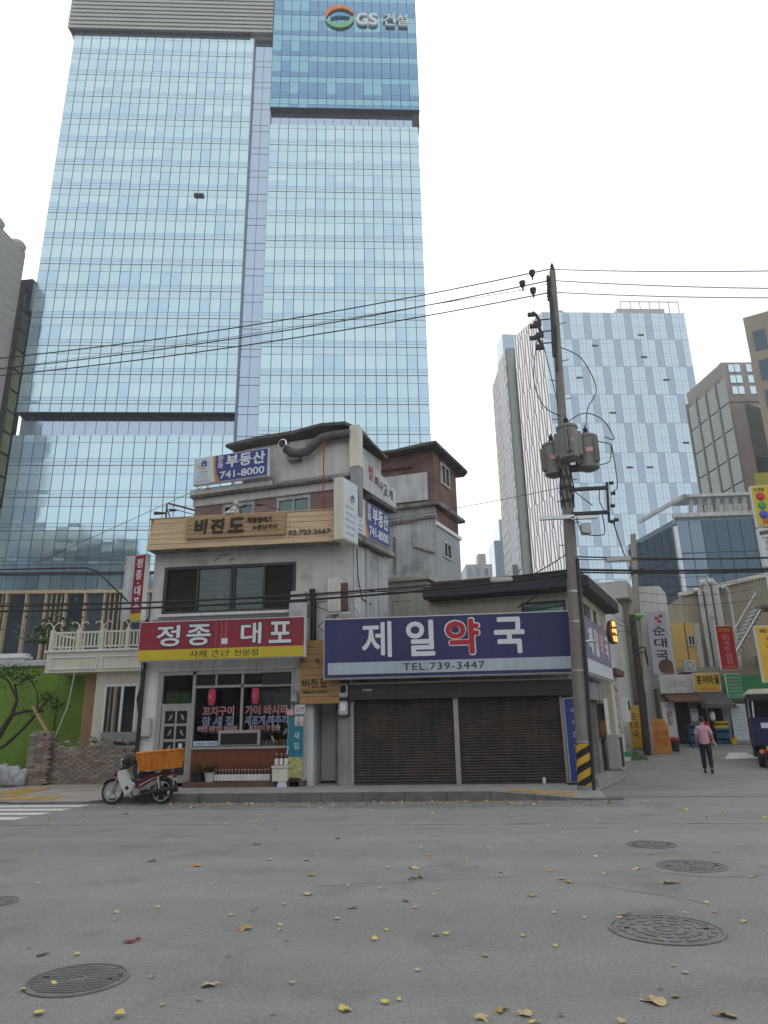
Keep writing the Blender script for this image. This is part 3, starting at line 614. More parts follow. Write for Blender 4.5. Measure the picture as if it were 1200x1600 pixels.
bx('cornice', SF, -46, 40, -18, -17.7, 10.6, 11.1, 'conc')
# ================================================================ sake shop building (three storeys)
SB = thing('sake_shop_building', 'old three-storey shop building with red sake sign and wooden fascia', 'building', (-6.4, 20, .2))
w_ = MB()
w_.box(-9.5, -9.07, 20, 20.25, .15, 3.35, 'white').box(-9.5, -3.42, 20, 20.25, 3.35, 5.03, 'white').box(-5.0, -4.62, 20, 20.25, .15, 3.35, 'white')
w_.build('ground_wall', SB, bev=.01)
w_ = MB(); w_.box(-9.5, -9.15, 20, 20.25, 5.03, 7.12, 'stucco').box(-5.03, -3.38, 20, 20.25, 5.03, 7.12, 'stucco').box(-9.15, -5.03, 20, 20.25, 6.49, 7.12, 'stucco')
w_.build('upper_wall', SB)
sideA = side(-3.38, 20.02)
MB().box(0, 2.3, 0, .2, .15, 7.15, 'plaster').build('side_wall', SB, sideA)
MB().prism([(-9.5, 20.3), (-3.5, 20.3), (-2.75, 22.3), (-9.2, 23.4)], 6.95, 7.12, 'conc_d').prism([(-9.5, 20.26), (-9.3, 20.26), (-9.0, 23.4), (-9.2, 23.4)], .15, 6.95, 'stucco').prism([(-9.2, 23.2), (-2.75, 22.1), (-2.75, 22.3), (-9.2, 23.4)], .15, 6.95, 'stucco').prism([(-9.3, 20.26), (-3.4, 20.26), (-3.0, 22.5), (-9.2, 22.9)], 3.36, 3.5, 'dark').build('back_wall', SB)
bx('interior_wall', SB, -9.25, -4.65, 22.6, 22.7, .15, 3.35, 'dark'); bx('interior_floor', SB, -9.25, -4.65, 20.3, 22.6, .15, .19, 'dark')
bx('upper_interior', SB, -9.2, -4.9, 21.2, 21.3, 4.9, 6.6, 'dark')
# soffit under fascia
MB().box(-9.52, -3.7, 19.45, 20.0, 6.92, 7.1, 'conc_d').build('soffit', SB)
# upper window: dark frame, sliding leaves
wf = MB(); wf.box(-9.15, -5.03, 19.98, 20.12, 6.40, 6.49, 'darkframe').box(-9.15, -5.03, 19.98, 20.12, 5.03, 5.12, 'darkframe').box(-9.15, -9.05, 19.98, 20.12, 5.12, 6.4, 'darkframe').box(-5.13, -5.03, 19.98, 20.12, 5.12, 6.4, 'darkframe')
win = wf.build('window', SB)
for x0, x1, m, y in ((-9.05, -8.12, 'screen', 20.06), (-8.05, -7.06, 'clear', 20.04), (-6.92, -6.02, 'clear', 20.04), (-5.98, -5.13, 'screen', 20.06)): bx('pane', win, x0, x1, y, y+.02, 5.13, 6.39, m)
for x0 in (-8.12, -7.06, -6.97, -6.04): bx('stile', win, x0, x0+.07, 19.99, 20.07, 5.12, 6.4, 'darkframe')
bx('window_sill', SB, -9.22, -4.95, 19.86, 20.05, 4.94, 5.03, 'white', bev=.01)
bx('blind', win, -8.05, -7.05, 20.12, 20.14, 5.1, 6.42, 'blind'); bx('blind', win, -6.93, -6.02, 20.12, 20.14, 5.1, 6.42, 'blind'); bx('curtain', win, -7.5, -7.25, 20.10, 20.12, 5.1, 6.42, mat('pale_curtain', (.22, .3, .24), .8))
for z in (5.32, 5.62, 5.92, 6.22): bx('blind_slat', win, -8.04, -6.03, 20.085, 20.1, z, z+.04, 'pvc')
tb('conduit', SB, [(-9.4, 19.93, 4.86), (-4.9, 19.93, 4.88)], .025, 'pvc'); tb('conduit', SB, [(-4.55, 19.96, 5.25), (-3.5, 19.96, 5.28)], .015, 'pvc')
# shop front
sf = MB(); A = 'alu'
sf.box(-9.07, -8.92, 19.97, 20.1, .2, 3.34, A).box(-8.02, -7.93, 19.97, 20.1, .2, 3.34, A).box(-5.1, -5.0, 19.97, 20.1, .2, 3.34, A).box(-8.92, -5.1, 19.97, 20.1, 3.24, 3.34, A)
sf.box(-7.93, -5.1, 19.98, 20.09, 2.86, 2.93, A).box(-6.57, -6.5, 19.98, 20.09, 1.24, 3.24, A).box(-8.92, -8.02, 19.98, 20.09, 2.36, 2.44, A).box(-7.93, -5.1, 19.9, 20.12, 1.18, 1.25, A).build('shopfront_frame', SB)
bx('pane', SB, -8.9, -8.03, 20.03, 20.04, 2.45, 3.23, 'clear'); bx('pane', SB, -7.92, -6.58, 20.03, 20.04, 1.26, 2.85, 'clear'); bx('pane', SB, -6.49, -5.11, 20.03, 20.04, 1.26, 2.85, 'clear')
bx('transom_pane', SB, -7.92, -6.6, 20.03, 20.04, 2.94, 3.23, 'windark'); bx('transom_pane', SB, -6.49, -6.0, 20.03, 20.04, 2.94, 3.23, 'windark'); bx('open_transom', SB, -5.95, -5.12, 19.93, 20.0, 2.92, 3.25, 'ink')
bx('transom_bar', SB, -7.35, -7.3, 19.99, 20.08, 2.93, 3.24, A)
bx('counter_front', SB, -7.93, -5.05, 19.95, 20.1, .34, 1.18, 'panelwood'); bx('plinth', SB, -8.0, -4.6, 19.62, 20.05, .16, .34, 'rust', bev=.015)
bx('serving_hatch', SB, -7.15, -5.95, 19.9, 20.02, 1.27, 1.68, 'alu'); bx('hatch_opening', SB, -7.07, -6.02, 19.885, 19.9, 1.3, 1.6, 'dark')
bx('curtain', SB, -6.3, -5.15, 20.2, 20.22, 2.1, 2.85, 'conc_d'); bx('lace_grass', SB, -8.85, -8.1, 20.08, 20.12, 2.45, 2.72, 'green2')
for k in range(9): bx('lace_tip', SB, -8.84+k*.083, -8.79+k*.083, 20.08, 20.11, 2.72, 2.74+.05*random.random()+.02, 'green2')
for k in range(8): bx('shelf_can', SB, -5.95+k*.1, -5.88+k*.1, 20.12, 20.2, 1.26, 1.38+.05*random.random(), random.choice(['whitep', 'yellow', 'signw', 'cyel']))
bx('shelf', SB, -7.9, -5.15, 20.6, 20.9, 1.6, 1.64, 'wood2')
for k in range(14): bx('shelf_bottle', SB, -7.8+k*.18, -7.72+k*.18, 20.65, 20.75, 1.64, 1.85+.1*random.random(), random.choice(['bottle', 'whitep', 'panelwood', 'greens']))
bx('small_notice', SB, -7.9, -7.2, 20.0, 20.025, 1.27, 1.4, 'bluew'); txt(SB, '해물탕 야채전', -7.85, -7.25, 1.29, 1.37, 20.0, 'inkblue', depth=.004)
# window lettering on the glass
def wl(s, x0, x1, z0, z1, m, b=.012):
    txt(SB, s, x0-.012, x1+.012, z0-.012, z1+.012, 20.018, 'white_l', bold=b+.022, depth=.003, name='window_lettering_edge'); txt(SB, s, x0, x1, z0, z1, 20.014, m, bold=b, depth=.003, name='window_lettering')
wl('꼬치구이', -7.68, -6.78, 2.10, 2.33, 'inkred'); wl('참 새 집', -7.68, -6.78, 1.83, 2.05, 'inkblue'); wl('따뜻한 청주한잔 있습니다', -7.8, -6.66, 1.67, 1.79, 'inkred', .012)
wl('가이 바시라', -6.42, -5.2, 2.10, 2.33, 'inkred'); wl('새조개.메추리', -6.42, -5.2, 1.83, 2.05, 'inkblue'); wl('최고급이 딱 한잔!', -6.28, -5.42, 1.67, 1.79, 'inkred', .012)
# door with six panes and bird decals
dr = MB(); dr.box(-8.9, -8.8, 19.98, 20.06, .3, 2.36, A).box(-8.13, -8.03, 19.98, 20.06, .3, 2.36, A).box(-8.8, -8.13, 19.98, 20.06, 2.24, 2.36, A).box(-8.8, -8.13, 19.98, 20.06, .3, .5, A).box(-8.49, -8.44, 19.98, 20.06, .5, 2.24, A)
for z in (.98, 1.4, 1.82): dr.box(-8.8, -8.13, 19.985, 20.055, z, z+.07, A)
door = dr.build('door', SB)
def bird(x, z, s, par, m='signw'):
    MB().plate([(x-.09*s, z-.08), (x-.05*s, z-.02), (x-.02*s, z+.05), (x+.03*s, z+.10), (x+.07*s, z+.10), (x+.06*s, z+.04), (x+.03*s, z-.02), (x-.03*s, z-.06)], 20.012, 20.016, m).build('bird_decal', par)
for i, z in enumerate((1.05, 1.47, 1.89)):
    for j, x in enumerate((-8.8, -8.44)): bx('door_pane', door, x+.01, x+.3, 20.02, 20.03, z, z+.35, 'windark'); (bird(x+.16, z+.16, .8 if j == 0 else -.8, door, 'pvc') if (i, j) != (0, 1) else None)
bx('door_pane', door, -8.79, -8.5, 20.02, 20.03, .5, .98, 'windark'); bx('door_pane', door, -8.43, -8.14, 20.02, 20.03, .5, .98, 'windark')
bx('paper_note', door, -8.35, -8.24, 20.0, 20.014, 1.15, 1.35, 'signw')
for x, z, s in ((-6.0, 1.5, 1), (-5.6, 1.42, -1), (-5.25, 1.6, 1)): bird(x, z, s*.8, SB, 'pvc')
# entry passage at right and its column
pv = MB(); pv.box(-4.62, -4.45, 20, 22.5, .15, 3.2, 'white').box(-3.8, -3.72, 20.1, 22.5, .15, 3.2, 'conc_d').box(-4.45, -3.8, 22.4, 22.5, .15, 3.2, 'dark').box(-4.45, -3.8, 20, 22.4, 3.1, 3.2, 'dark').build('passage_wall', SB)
bx('open_door', SB, -4.42, -4.0, 21.0, 21.05, .25, 2.9, 'stucco')
for x in (-9.3,): bx('gas_meter', SB, x-.12, x+.14, 19.83, 20.0, 1.55, 2.05, 'meter', bev=.02)
bx('junction_box', SB, -5.12, -4.68, 19.75, 20, 5.25, 5.55, 'meter', bev=.01); bx('junction_box', SB, -5.15, -4.62, 19.72, 20, 4.78, 5.2, 'whited', bev=.01)
cb = MB()
for k in range(5):
    o = random.uniform(-.06, .06); cb.tube([(-9.55+o, 19.9, 4.9), (-9.62+o, 19.85, 4.2+o), (-9.5+o*1.5, 19.85, 3.5), (-9.58-o, 19.87, 2.6), (-9.5+o, 19.88, 1.7), (-9.52, 19.9, .3)], .02, 'black_c', 6)
cb.tube([(-9.52, 19.88, .2), (-9.5, 19.88, 3.4)], .06, 'black_c', 8); cb.build('cable_bundle', SB)
tb('black_downpipe', SB, [(-4.5, 19.85, 5.6), (-4.46, 19.85, 5.2), (-4.45, 19.85, 3.9)], .09, 'black_c')
MB().tube([(-4.5, 19.9, 5.5), (-4.4, 19.8, 5.1), (-3.9, 19.9, 4.9), (-4.3, 19.85, 4.5), (-4.0, 19.9, 4.2)], .015, 'black_c', 5).build('loose_cable', SB)
MB().tube([(-7.05+.06*math.cos(a/10), 19.99, 6.62+.05*math.sin(a/7)) for a in range(0, 30, 3)], .012, 'stain', 5).build('wall_scar', SB)
tb('wall_scar', SB, [(-7.6, 19.99, 6.6), (-7.4, 19.99, 6.78), (-7.1, 19.99, 6.8)], .012, 'stain')

# --- top storey, turned towards the alley
tsw = MB(); 
tsw.box(-5.6, -4.55, 0, .2, 7.1, 8.85, 'brick_pink').box(-3.38, -2.58, 0, .2, 7.1, 8.85, 'brick_pink').box(-1.39, -.0, 0, .2, 7.1, 8.85, 'brick_pink').box(-4.55, -3.38, 0, .2, 7.1, 7.9, 'brick_pink').box(-2.58, -1.39, 0, .2, 7.1, 7.9, 'brick_pink').build('brick_band', SB, FA)
for a, e in ((-4.55, -3.38), (-2.58, -1.39)):
    f_ = MB().box(a, e, .02, .12, 8.72, 8.84, 'whited').box(a, a+.08, .02, .12, 7.9, 8.72, 'whited').box(e-.08, e, .02, .12, 7.9, 8.72, 'whited').box((a+e)/2-.03, (a+e)/2+.03, .03, .1, 7.9, 8.72, 'alu')
    wn = f_.build('upper_window', SB, FA); bx('pane', wn, a+.08, (a+e)/2-.03, .08, .1, 7.9, 8.72, 'windark' if a < -4 else 'winglass', FA); bx('pane', wn, (a+e)/2+.03, e-.08, .08, .1, 7.9, 8.72, 'winglass', FA)
MB().box(-5.65, .05, -.06, .3, 8.85, 9.12, 'stucco').build('lintel_band', SB, FA, bev=.01)
MB().box(-5.7, .06, -.24, .4, 9.12, 9.19, 'conc_d').box(-5.72, -2.6, -.2, .0, 9.19, 9.42, 'stucco').box(-2.6, .08, -.16, .0, 9.19, 9.32, 'conc').build('cornice', SB, FA, bev=.03)
MB().box(-5.6, 0, .2, 2.2, 7.1, 9.12, 'plaster').box(-3.85, 0, .0, 2.1, 9.22, 10.72, 'stucco').build('top_wall', SB, FA)
MB().box(0.0, 2.15, 0.0, .15, 7.15, 10.5, 'plaster').build('top_side_wall', SB, side(-3.4, 20.3))
rp = [(-4.35, -.35), (-3.2, -.38), (-1.9, -.33), (-.9, -.4), (-.1, -.3), (.3, .2), (.42, 1.1), (.55, 2.1), (-4.1, 2.3)]
rz = [10.72, 10.8, 10.84, 10.93, 10.9, 10.75, 10.62, 10.5, 10.8]
MB().prism(rp, rz, [z+.09+.04*random.random() for z in rz], 'roof').build('roof_slab', SB, FA)
MB().box(.03, .36, -.25, .1, 9.45, 10.86, 'cream').build('flue_box', SB, FA, bev=.015); MB().box(.05, .34, -.22, .12, 7.9, 9.45, 'pvc').build('flue_lower', SB, FA, bev=.01)
MB().tube([(-2.12, -.35, 10.33), (-1.95, -.33, 10.2), (-1.7, -.3, 10.13), (-1.4, -.28, 10.17), (-1.15, -.28, 10.38), (-.92, -.27, 10.55), (-.6, -.25, 10.6), (.05, -.22, 10.6)], .145, 'ductg', 14).build('exhaust_duct', SB, FA, smooth=True)
MB().lathe([(.13, 0), (.155, .02), (.155, .22), (.13, .24)], (-2.12, -.62, 10.42), 'chrome', 16, 'y').build('duct_mouth', SB, FA, smooth=True)
MB().lathe([(.125, -.004), (.12, .05)], (-2.12, -.63, 10.42), 'ink', 16, 'y').build('duct_hole', SB, FA); bx('duct_bracket', SB, -2.1, -1.7, -.3, 0, 9.95, 10.1, 'conc_d', FA)
tb('red_pipe', SB, [(-.81, -.32, 7.9), (-.81, -.32, 10.45), (-.75, -.2, 10.5)], .022, 'inkred', FA)
# side wall: panels, ledge, rags and gear
sd_ = side(-3.38, 20.02)
bx('side_ledge', SB, -.2, 2.6, -.28, 0, 7.05, 7.22, 'conc_d', sd_, bev=.02)
for s0, s1, m in ((.15, .9, 'whited'), (.95, 1.75, 'plaster'), (1.8, 2.5, 'whited')): bx('side_panel', SB, s0, s1, -.04, 0, 4.7, 7.0, m, sd_)
tb('side_pipe', SB, [(.92, -.08, 7.0), (.92, -.08, 4.6)], .05, 'whited', sd_); tb('side_cable', SB, [(.3, -.06, 6.9), (.35, -.06, 6.0), (.6, -.06, 5.4), (1.2, -.06, 5.3)], .014, 'black_c', sd_)

# ---------------------------------------------------------------- signs on the building
def lightbox(name, label, x0, x1, z0, z1, y0, y1, m, fr=ID, group=None, edge='whitep'):
    p = fr @ Vector(((x0+x1)/2, y1, z0)); t = thing(name, label, 'sign', tuple(p), group=group)
    MB().box(x0, x1, y0+.02, y1, z0, z1, edge).build('sign_box', t, fr, bev=.008); bx('sign_face', t, x0+.025, x1-.025, y0, y0+.03, z0+.025, z1-.025, m, fr); return t
t = lightbox('shop_sign', 'crimson and yellow sake shop sign over the glazed shopfront', -9.46, -4.57, 3.6, 4.73, 19.3, 19.6, 'red')
bx('yellow_strip', t, -9.435, -4.595, 19.294, 19.302, 3.62, 3.91, 'yellow')
for ch, a, e in (('정', -8.92, -8.22), ('종', -8.02, -7.3), ('대', -6.42, -5.82), ('포', -5.6, -4.95)):
    txt(t, ch, a-.03, e+.03, 3.97, 4.63, 19.297, 'ink', bold=.04, depth=.006); txt(t, ch, a, e, 4.0, 4.6, 19.289, 'white_l', bold=.02, depth=.008)
for k_, x_ in enumerate((-7.17, -7.02, -6.9)): bx('faded_streak', t, x_, x_+.035+.02*k_, 19.2935, 19.2955, 3.93, 4.69, mat('faded_crimson', (.36, .07, .085), .6, .1))
for x_ in (-7.9, -6.2): bx('vinyl_seam', t, x_, x_+.006, 19.2935, 19.2955, 3.93, 4.69, mat('seam_red', (.19, .015, .03), .6, .1))
bx('dot', t, -6.98, -6.8, 19.285, 19.3, 4.02, 4.18, 'white_l')
txt(t, '사케 さけ', -7.9, -6.72, 3.66, 3.87, 19.293, 'ink', bold=.0, depth=.006); txt(t, '전문점', -6.6, -5.9, 3.68, 3.85, 19.293, 'ink', bold=.0, depth=.006)
# projecting red vertical sign at the left corner
t = thing('vertical_sign', 'narrow red vertical sake sign projecting at the shop building corner', 'sign', (-9.8, 19.8, 4.8))
Fv = frame(-10.0, 19.72, 0, -18) @ Matrix.Diagonal((.5, 1, 1, 1))
bx('sign_box', t, 0, .86, 0, .2, 4.82, 6.86, 'whitep', Fv, bev=.01); bx('sign_face', t, .03, .83, -.015, .01, 5.05, 6.83, 'red', Fv); bx('sign_foot', t, .03, .83, -.015, .01, 4.84, 5.05, 'yellow', Fv)
for k, ch in enumerate('정종대포'): zt = 6.72-k*.36-(.12 if k > 1 else 0); txt(t, ch, .2, .66, zt-.29, zt, -.016, 'white_l', Fv, .015, .008)
bx('dot', t, .4, .47, -.03, 0, 5.93, 5.98, 'white_l', Fv); bx('back_board', t, -.35, 0, .02, .08, 4.9, 6.85, 'whited', frame(-10.0, 19.75, 0, -5))
# wooden fascia of planks
t = thing('wooden_fascia', 'long pale plank fascia with dark carved letters above the dark window band', 'sign', (-6.6, 19.6, 6.9))
bx('backing', t, -9.45, -3.8, 19.42, 19.5, 6.92, 7.85, 'wood2')
for k in range(6):
    z = 6.9+k*.16; sl = .0+.004*k; cuts = sorted([-9.5+sl*8]+[random.uniform(-8.5, -4.5) for _ in range(1)]+[-3.78])
    for a, e in zip(cuts[:-1], cuts[1:]): bx('plank', t, a+.004, e-.004, 19.36+random.uniform(-.006, .006), 19.43, z+.004, z+.156, 'wood', bev=.004)
bx('cap', t, -9.48, -3.78, 19.34, 19.5, 7.865, 7.89, 'wood')
for k in range(5):
    z = 7.16+k*.138; bx('panel_plank', t, -8.25, -5.2, 19.25+random.uniform(-.006, .006), 19.35, z+.003, z+.135, 'wood2', bev=.004)
for ch, a, e in (('비', -7.98, -7.58), ('진', -7.48, -7.06), ('도', -6.95, -6.45)): txt(t, ch, a, e, 7.28, 7.74, 19.25, 'inkbrown', bold=.035, depth=.04, name='letter', shear=.08)
txt(t, '해물물메기', -6.36, -5.6, 7.55, 7.72, 19.25, 'inkbrown', bold=.03, depth=.02); txt(t, '소문난구이', -6.2, -5.45, 7.33, 7.48, 19.25, 'inkbrown', bold=.03, depth=.02)
txt(t, '02.723.2667', -5.12, -3.86, 7.14, 7.29, 19.355, 'ductg', bold=.012, depth=.03)
def spot(x, z, dx):
    s = thing('spotlight', 'small dark arm spotlight leaning over the plank fascia', 'lamp', (x, 19.45, 7.89), group='spotlights on the fascia')
    tb('arm', s, [(x, 19.45, 7.85), (x, 19.42, 7.97), (x-dx*.4, 19.05, 8.02+z)], .013, 'blackm'); MB().tube([(x-dx*.4-.02, 19.08, 8.02+z), (x-dx*.4-.16*dx, 18.92, 7.98+z)], [.035, .05], 'blackm', 8).build('lamp_head', s, smooth=True)
spot(-8.1, 0, 1); spot(-5.45, .02, 1); spot(-6.9, .0, -1)
s = thing('bracket_lamp', 'rusty bent bracket lamp on the fascia end', 'lamp', (-9.2, 19.5, 7.89))
tb('arm', s, [(-9.0, 19.45, 7.86), (-9.0, 19.45, 8.35), (-8.95, 19.45, 8.38), (-8.1, 19.5, 8.12)], .03, 'rust'); MB().tube([(-9.0, 19.4, 8.05), (-9.3, 19.25, 8.02)], [.03, .06], 'blackm', 8).build('lamp_head', s); tb('brace', s, [(-8.85, 19.45, 7.88), (-8.98, 19.45, 8.2)], .02, 'rust')
# small white figure sitting on the fascia
s = thing('doll', 'small pale seated doll perched on top of the plank fascia', 'doll', (-6.8, 19.42, 7.89))
fg = MB().ball((-6.8, 19.42, 7.99), .11, 'ahead', 10, (1.1, .8, .9)).ball((-6.83, 19.42, 8.1), .085, 'ahead', 10, (1, .85, 1)); fg.tube([(-6.86, 19.36, 8.08), (-6.95, 19.32, 8.0), (-7.05, 19.33, 7.95)], [.035, .03, .025], 'ahead', 8).tube([(-6.75, 19.36, 7.95), (-6.95, 19.3, 7.93), (-7.08, 19.3, 7.91)], [.045, .04, .03], 'ahead', 8); fg.build('body', s, smooth=True)
MB().ball((-6.79, 19.41, 8.24), .095, 'tarp', 12).build('head', s, smooth=True); MB().ball((-6.79, 19.43, 8.28), .09, 'beige', 12, (1.05, 1, .7)).build('hat', s, smooth=True)
# estate agent signs
def house(t, x, z, s, y, fr):
    MB().plate([(x-.11*s, z-.08*s), (x+.11*s, z-.08*s), (x+.11*s, z+.05*s), (x+.15*s, z+.05*s), (x+.0*s, z+.17*s), (x-.15*s, z+.05*s), (x-.11*s, z+.05*s)], y-.008, y, 'inkblue').build('house_logo', t, fr)
    MB().plate([(x-.03*s, z-.04*s), (x+.04*s, z-.04*s), (x+.04*s, z+.02*s), (x-.03*s, z+.02*s)], y-.012, y, 'signw').build('logo_window', t, fr)
    MB().plate(arc(x-.02*s, z-.02*s, .24*s, .19*s, 150, 300, 14, 1, .6), y-.010, y, 'gs_o').build('logo_swoosh', t, fr)
def agent(t, x0, x1, z0, z1, y, fr, blue0, top=True):
    Wd = x1-x0; Hh = z1-z0; bl = x0+Wd*blue0
    MB().plate([(bl, z1-.03), (x1-.03, z1-.03), (x1-.03, z0+.03), (bl+.22*Hh*.9, z0+.03), (bl+.06, z0+.3*Hh), (bl, z0+.6*Hh)], y-.006, y, 'navyb').build('blue_field', t, fr)
    MB().plate([(bl-.10, z1-.03), (bl, z1-.03), (bl, z0+.6*Hh), (bl+.06, z0+.3*Hh), (bl+.22*Hh*.9, z0+.03), (bl+.02, z0+.03), (bl-.06, z0+.4*Hh)], y-.005, y, 'orangel').build('gold_curve', t, fr)
    house(t, x0+Wd*blue0*.48, z0+Hh*.72, Hh*.95, y, fr)
    for k, (q, wd) in enumerate(((.42, .5), (.32, .34), (.2, .5), (.08, .7))): txt(t, ('문화부동산', '사무소', '대표 김', '공인중개사무소')[k], x0+Wd*blue0*(.48-wd*.45), x0+Wd*blue0*(.48+wd*.4), z0+q*Hh, z0+(q+.06)*Hh, y, 'inkgrey', fr, 0, .004)
    r0 = bl+.15*Hh
    txt(t, '문', r0-.06*Hh, r0+.15*Hh, z0+.73*Hh, z0+.94*Hh, y-.006, 'white_l', fr, .012, .006); txt(t, '화', r0-.06*Hh, r0+.15*Hh, z0+.47*Hh, z0+.70*Hh, y-.006, 'white_l', fr, .012, .006)
    a = r0+.24*Hh; e = x1-.1*Hh; n = (e-a)/3
    for k, ch in enumerate('부동산'): txt(t, ch, a+k*n+.02, a+(k+1)*n-.02, z0+.47*Hh, z0+.92*Hh, y-.006, 'white_l', fr, .03, .006)
    txt(t, '741-8000', r0+.05*Hh, e-.03, z0+.1*Hh, z0+.36*Hh, y-.006, 'white_l', fr, .015, .006)
t = lightbox('estate_agent_sign', 'blue and white estate agent sign 741-8000 on the rooftop parapet', -5.45, -2.68, 9.46, 10.43, -.45, -.28, 'signw', FA); agent(t, -5.45, -2.68, 9.46, 10.43, -.45, FA, .3)
tb('bracket', t, [(-5.0, -.3, 9.45), (-5.0, -.2, 9.3)], .02, 'steel', FA); tb('bracket', t, [(-3.1, -.3, 9.45), (-3.1, -.2, 9.3)], .02, 'steel', FA)
t = lightbox('estate_agent_sign', 'blue estate agent sign 741-8000 fixed to the alley side wall', -.02, 2.36, 7.31, 8.5, -.2, -.02, 'signw', sd_); agent(t, -.02, 2.36, 7.31, 8.5, -.2, sd_, .27)
t = thing('light_box_sign', 'tall white light box sign sticking out past the building corner', 'sign', tuple(sd_ @ Vector((-.5, -.1, 6.9))))
MB().box(-1.0, -.06, -.28, .02, 6.86, 8.75, 'cream').build('sign_box', t, sd_, bev=.01); bx('sign_face', t, -.97, -.08, -.295, -.27, 6.9, 8.72, 'signw', sd_); house(t, -.4, 8.2, .9, -.295, sd_)
for k in range(5): txt(t, ('문화', '부동산', '매매 임대', '전세 월세', '상담')[k], -.85, -.3+.1*(k % 2), 7.85-k*.2, 7.93-k*.2, -.295, 'inkgrey', sd_, 0, .004)
tb('bracket', t, [(-.1, .0, 7.2), (.1, .1, 7.2)], .02, 'steel', sd_)
t = thing('cloth_banner', 'faded white banner with red and black letters tied under the eaves', 'banner', tuple(sd_ @ Vector((1.6, -.2, 9.0))))
MB().hexa([(.62, -.12, 8.92), (2.7, -.3, 8.75), (2.7, -.27, 8.75), (.62, -.09, 8.92), (.62, -.12, 10.05), (2.7, -.3, 9.42), (2.7, -.27, 9.42), (.62, -.09, 10.05)], 'whited').build('cloth', t, sd_)
for ch, a, z, m, h in (('별', .95, 9.32, 'inkred', .5), ('마', 1.32, 9.2, 'ink', .34), ('수', 1.58, 9.14, 'ink', .32), ('고', 1.85, 9.06, 'ink', .36), ('개', 2.2, 9.0, 'ink', .34)): txt(t, ch, a, a+.26, z, z+h, -.14-(a-.62)*.0865, m, sd_, .0, .012)
bx('ragged_tarp', t, .8, 2.6, -.35, -.05, 8.6, 8.74, 'stain', sd_)
# outdoor unit in a cage on the front wall
t = thing('air_conditioner', 'caged cream air conditioner unit on the wall above the pharmacy sign', 'air conditioner', (-3.65, 19.7, 4.75))
bx('casing', t, -3.98, -3.6, 19.55, 19.95, 4.85, 5.85, 'cream', bev=.02); bx('fan_side', t, -3.6, -3.4, 19.6, 19.95, 4.9, 5.7, 'rust')
for k in range(5): bx('rib', t, -3.96+k*.075, -3.94+k*.075, 19.52, 19.56, 4.88, 5.82, 'whitep')
for p in ([(-4.0, 19.5, 4.8), (-3.3, 19.5, 4.8), (-3.25, 19.95, 4.7)], [(-3.35, 19.5, 4.8), (-3.35, 19.5, 5.75), (-3.6, 19.5, 5.9)], [(-3.3, 19.5, 5.2), (-3.1, 19.9, 4.75)], [(-4.0, 19.5, 4.78), (-3.5, 19.9, 4.6)]): tb('bracket', t, p, .018, 'steel')
MB().hexa([(-3.75, 19.45, 4.62), (-3.1, 19.45, 4.55), (-3.0, 19.95, 4.55), (-3.8, 19.95, 4.62), (-3.55, 19.5, 4.85), (-3.3, 19.5, 4.85), (-3.25, 19.9, 4.85), (-3.6, 19.9, 4.85)], 'rubble').build('scrap_cover', t)
# wooden entry signboard
t = thing('plank_signboard', 'orange plank signboard with three brown letters beside the crimson sign', 'sign', (-4.2, 19.75, 2.35))
z = 2.34; k = 0
while z < 3.9: bx('plank', t, -4.8, -3.66 if z < 2.95 else -4.0, 19.74+random.uniform(-.005, .005), 19.8, z+.003, z+.19, 'wood3', bev=.004); z += .195
bx('backing', t, -4.75, -3.75, 19.8, 19.95, 2.36, 2.93, 'wood2')
for ch, a in (('비', -4.72), ('진', -4.48), ('도', -4.22)): txt(t, ch, a, a+.2, 2.78, 3.03, 19.735, 'inkbrown', bold=.02, depth=.01, name='letter')
txt(t, '해물탕회구이정식', -4.72, -4.02, 2.62, 2.7, 19.735, 'inkbrown', bold=.02, depth=.006)
for x in (-4.7, -4.25): MB().tube([(x, 19.7, 3.5), (x, 19.5, 3.52)], [.03, .06], 'blackm', 8).build('spot_lamp', t)

# ================================================================ pharmacy
PH = thing('pharmacy', 'shuttered corner pharmacy with wide navy sign and cream upper floor', 'shop', (-.4, 20, .2))
psd = side(2.72, 20.02)
b = MB(); b.box(-3.72, -3.38, 19.96, 20.2, .15, 2.9, 'conc').build('pillar', PH, bev=.01)
bx('jamb', PH, -3.38, -3.3, 19.98, 20.1, .2, 2.4, 'alu'); bx('mid_post', PH, -.53, -.40, 19.95, 20.1, .2, 2.42, 'alu'); bx('jamb', PH, 2.34, 2.42, 19.98, 20.1, .2, 2.4, 'alu')
for x0, x1 in ((-3.3, -.53), (-.40, 2.34)):
    sl = MB(); z = .26
    while z < 2.42:
        j = random.uniform(-.003, .003); sl.hexa([(x0, 20.03+j, z), (x1, 20.03+j, z), (x1, 20.06, z), (x0, 20.06, z), (x0, 20.012+j, z+.035), (x1, 20.012+j, z+.035), (x1, 20.06, z+.035), (x0, 20.06, z+.035)], 'shutter')
        sl.hexa([(x0, 20.012+j, z+.035), (x1, 20.012+j, z+.035), (x1, 20.06, z+.035), (x0, 20.06, z+.035), (x0, 20.035+j, z+.071), (x1, 20.035+j, z+.071), (x1, 20.06, z+.071), (x0, 20.06, z+.071)], 'shutter'); z += .072
    s = sl.build('roller_shutter', PH); bx('bottom_rail', s, x0, x1, 20.0, 20.07, .2, .26, 'shutbox')
    for k in range(5): bx('scuff', s, x0+.3+random.random()*2, x0+.42+random.random()*.05+random.random()*2, 20.004, 20.012, .5+random.random()*1.3, .52+random.random()*1.3, 'alu') if False else None
MB().box(-3.72, 2.75, 19.82, 20.1, 2.42, 2.86, 'shutbox').build('shutter_box', PH, bev=.015); bx('drip_edge', PH, -3.4, 2.75, 19.78, 19.84, 2.84, 2.88, 'alu')
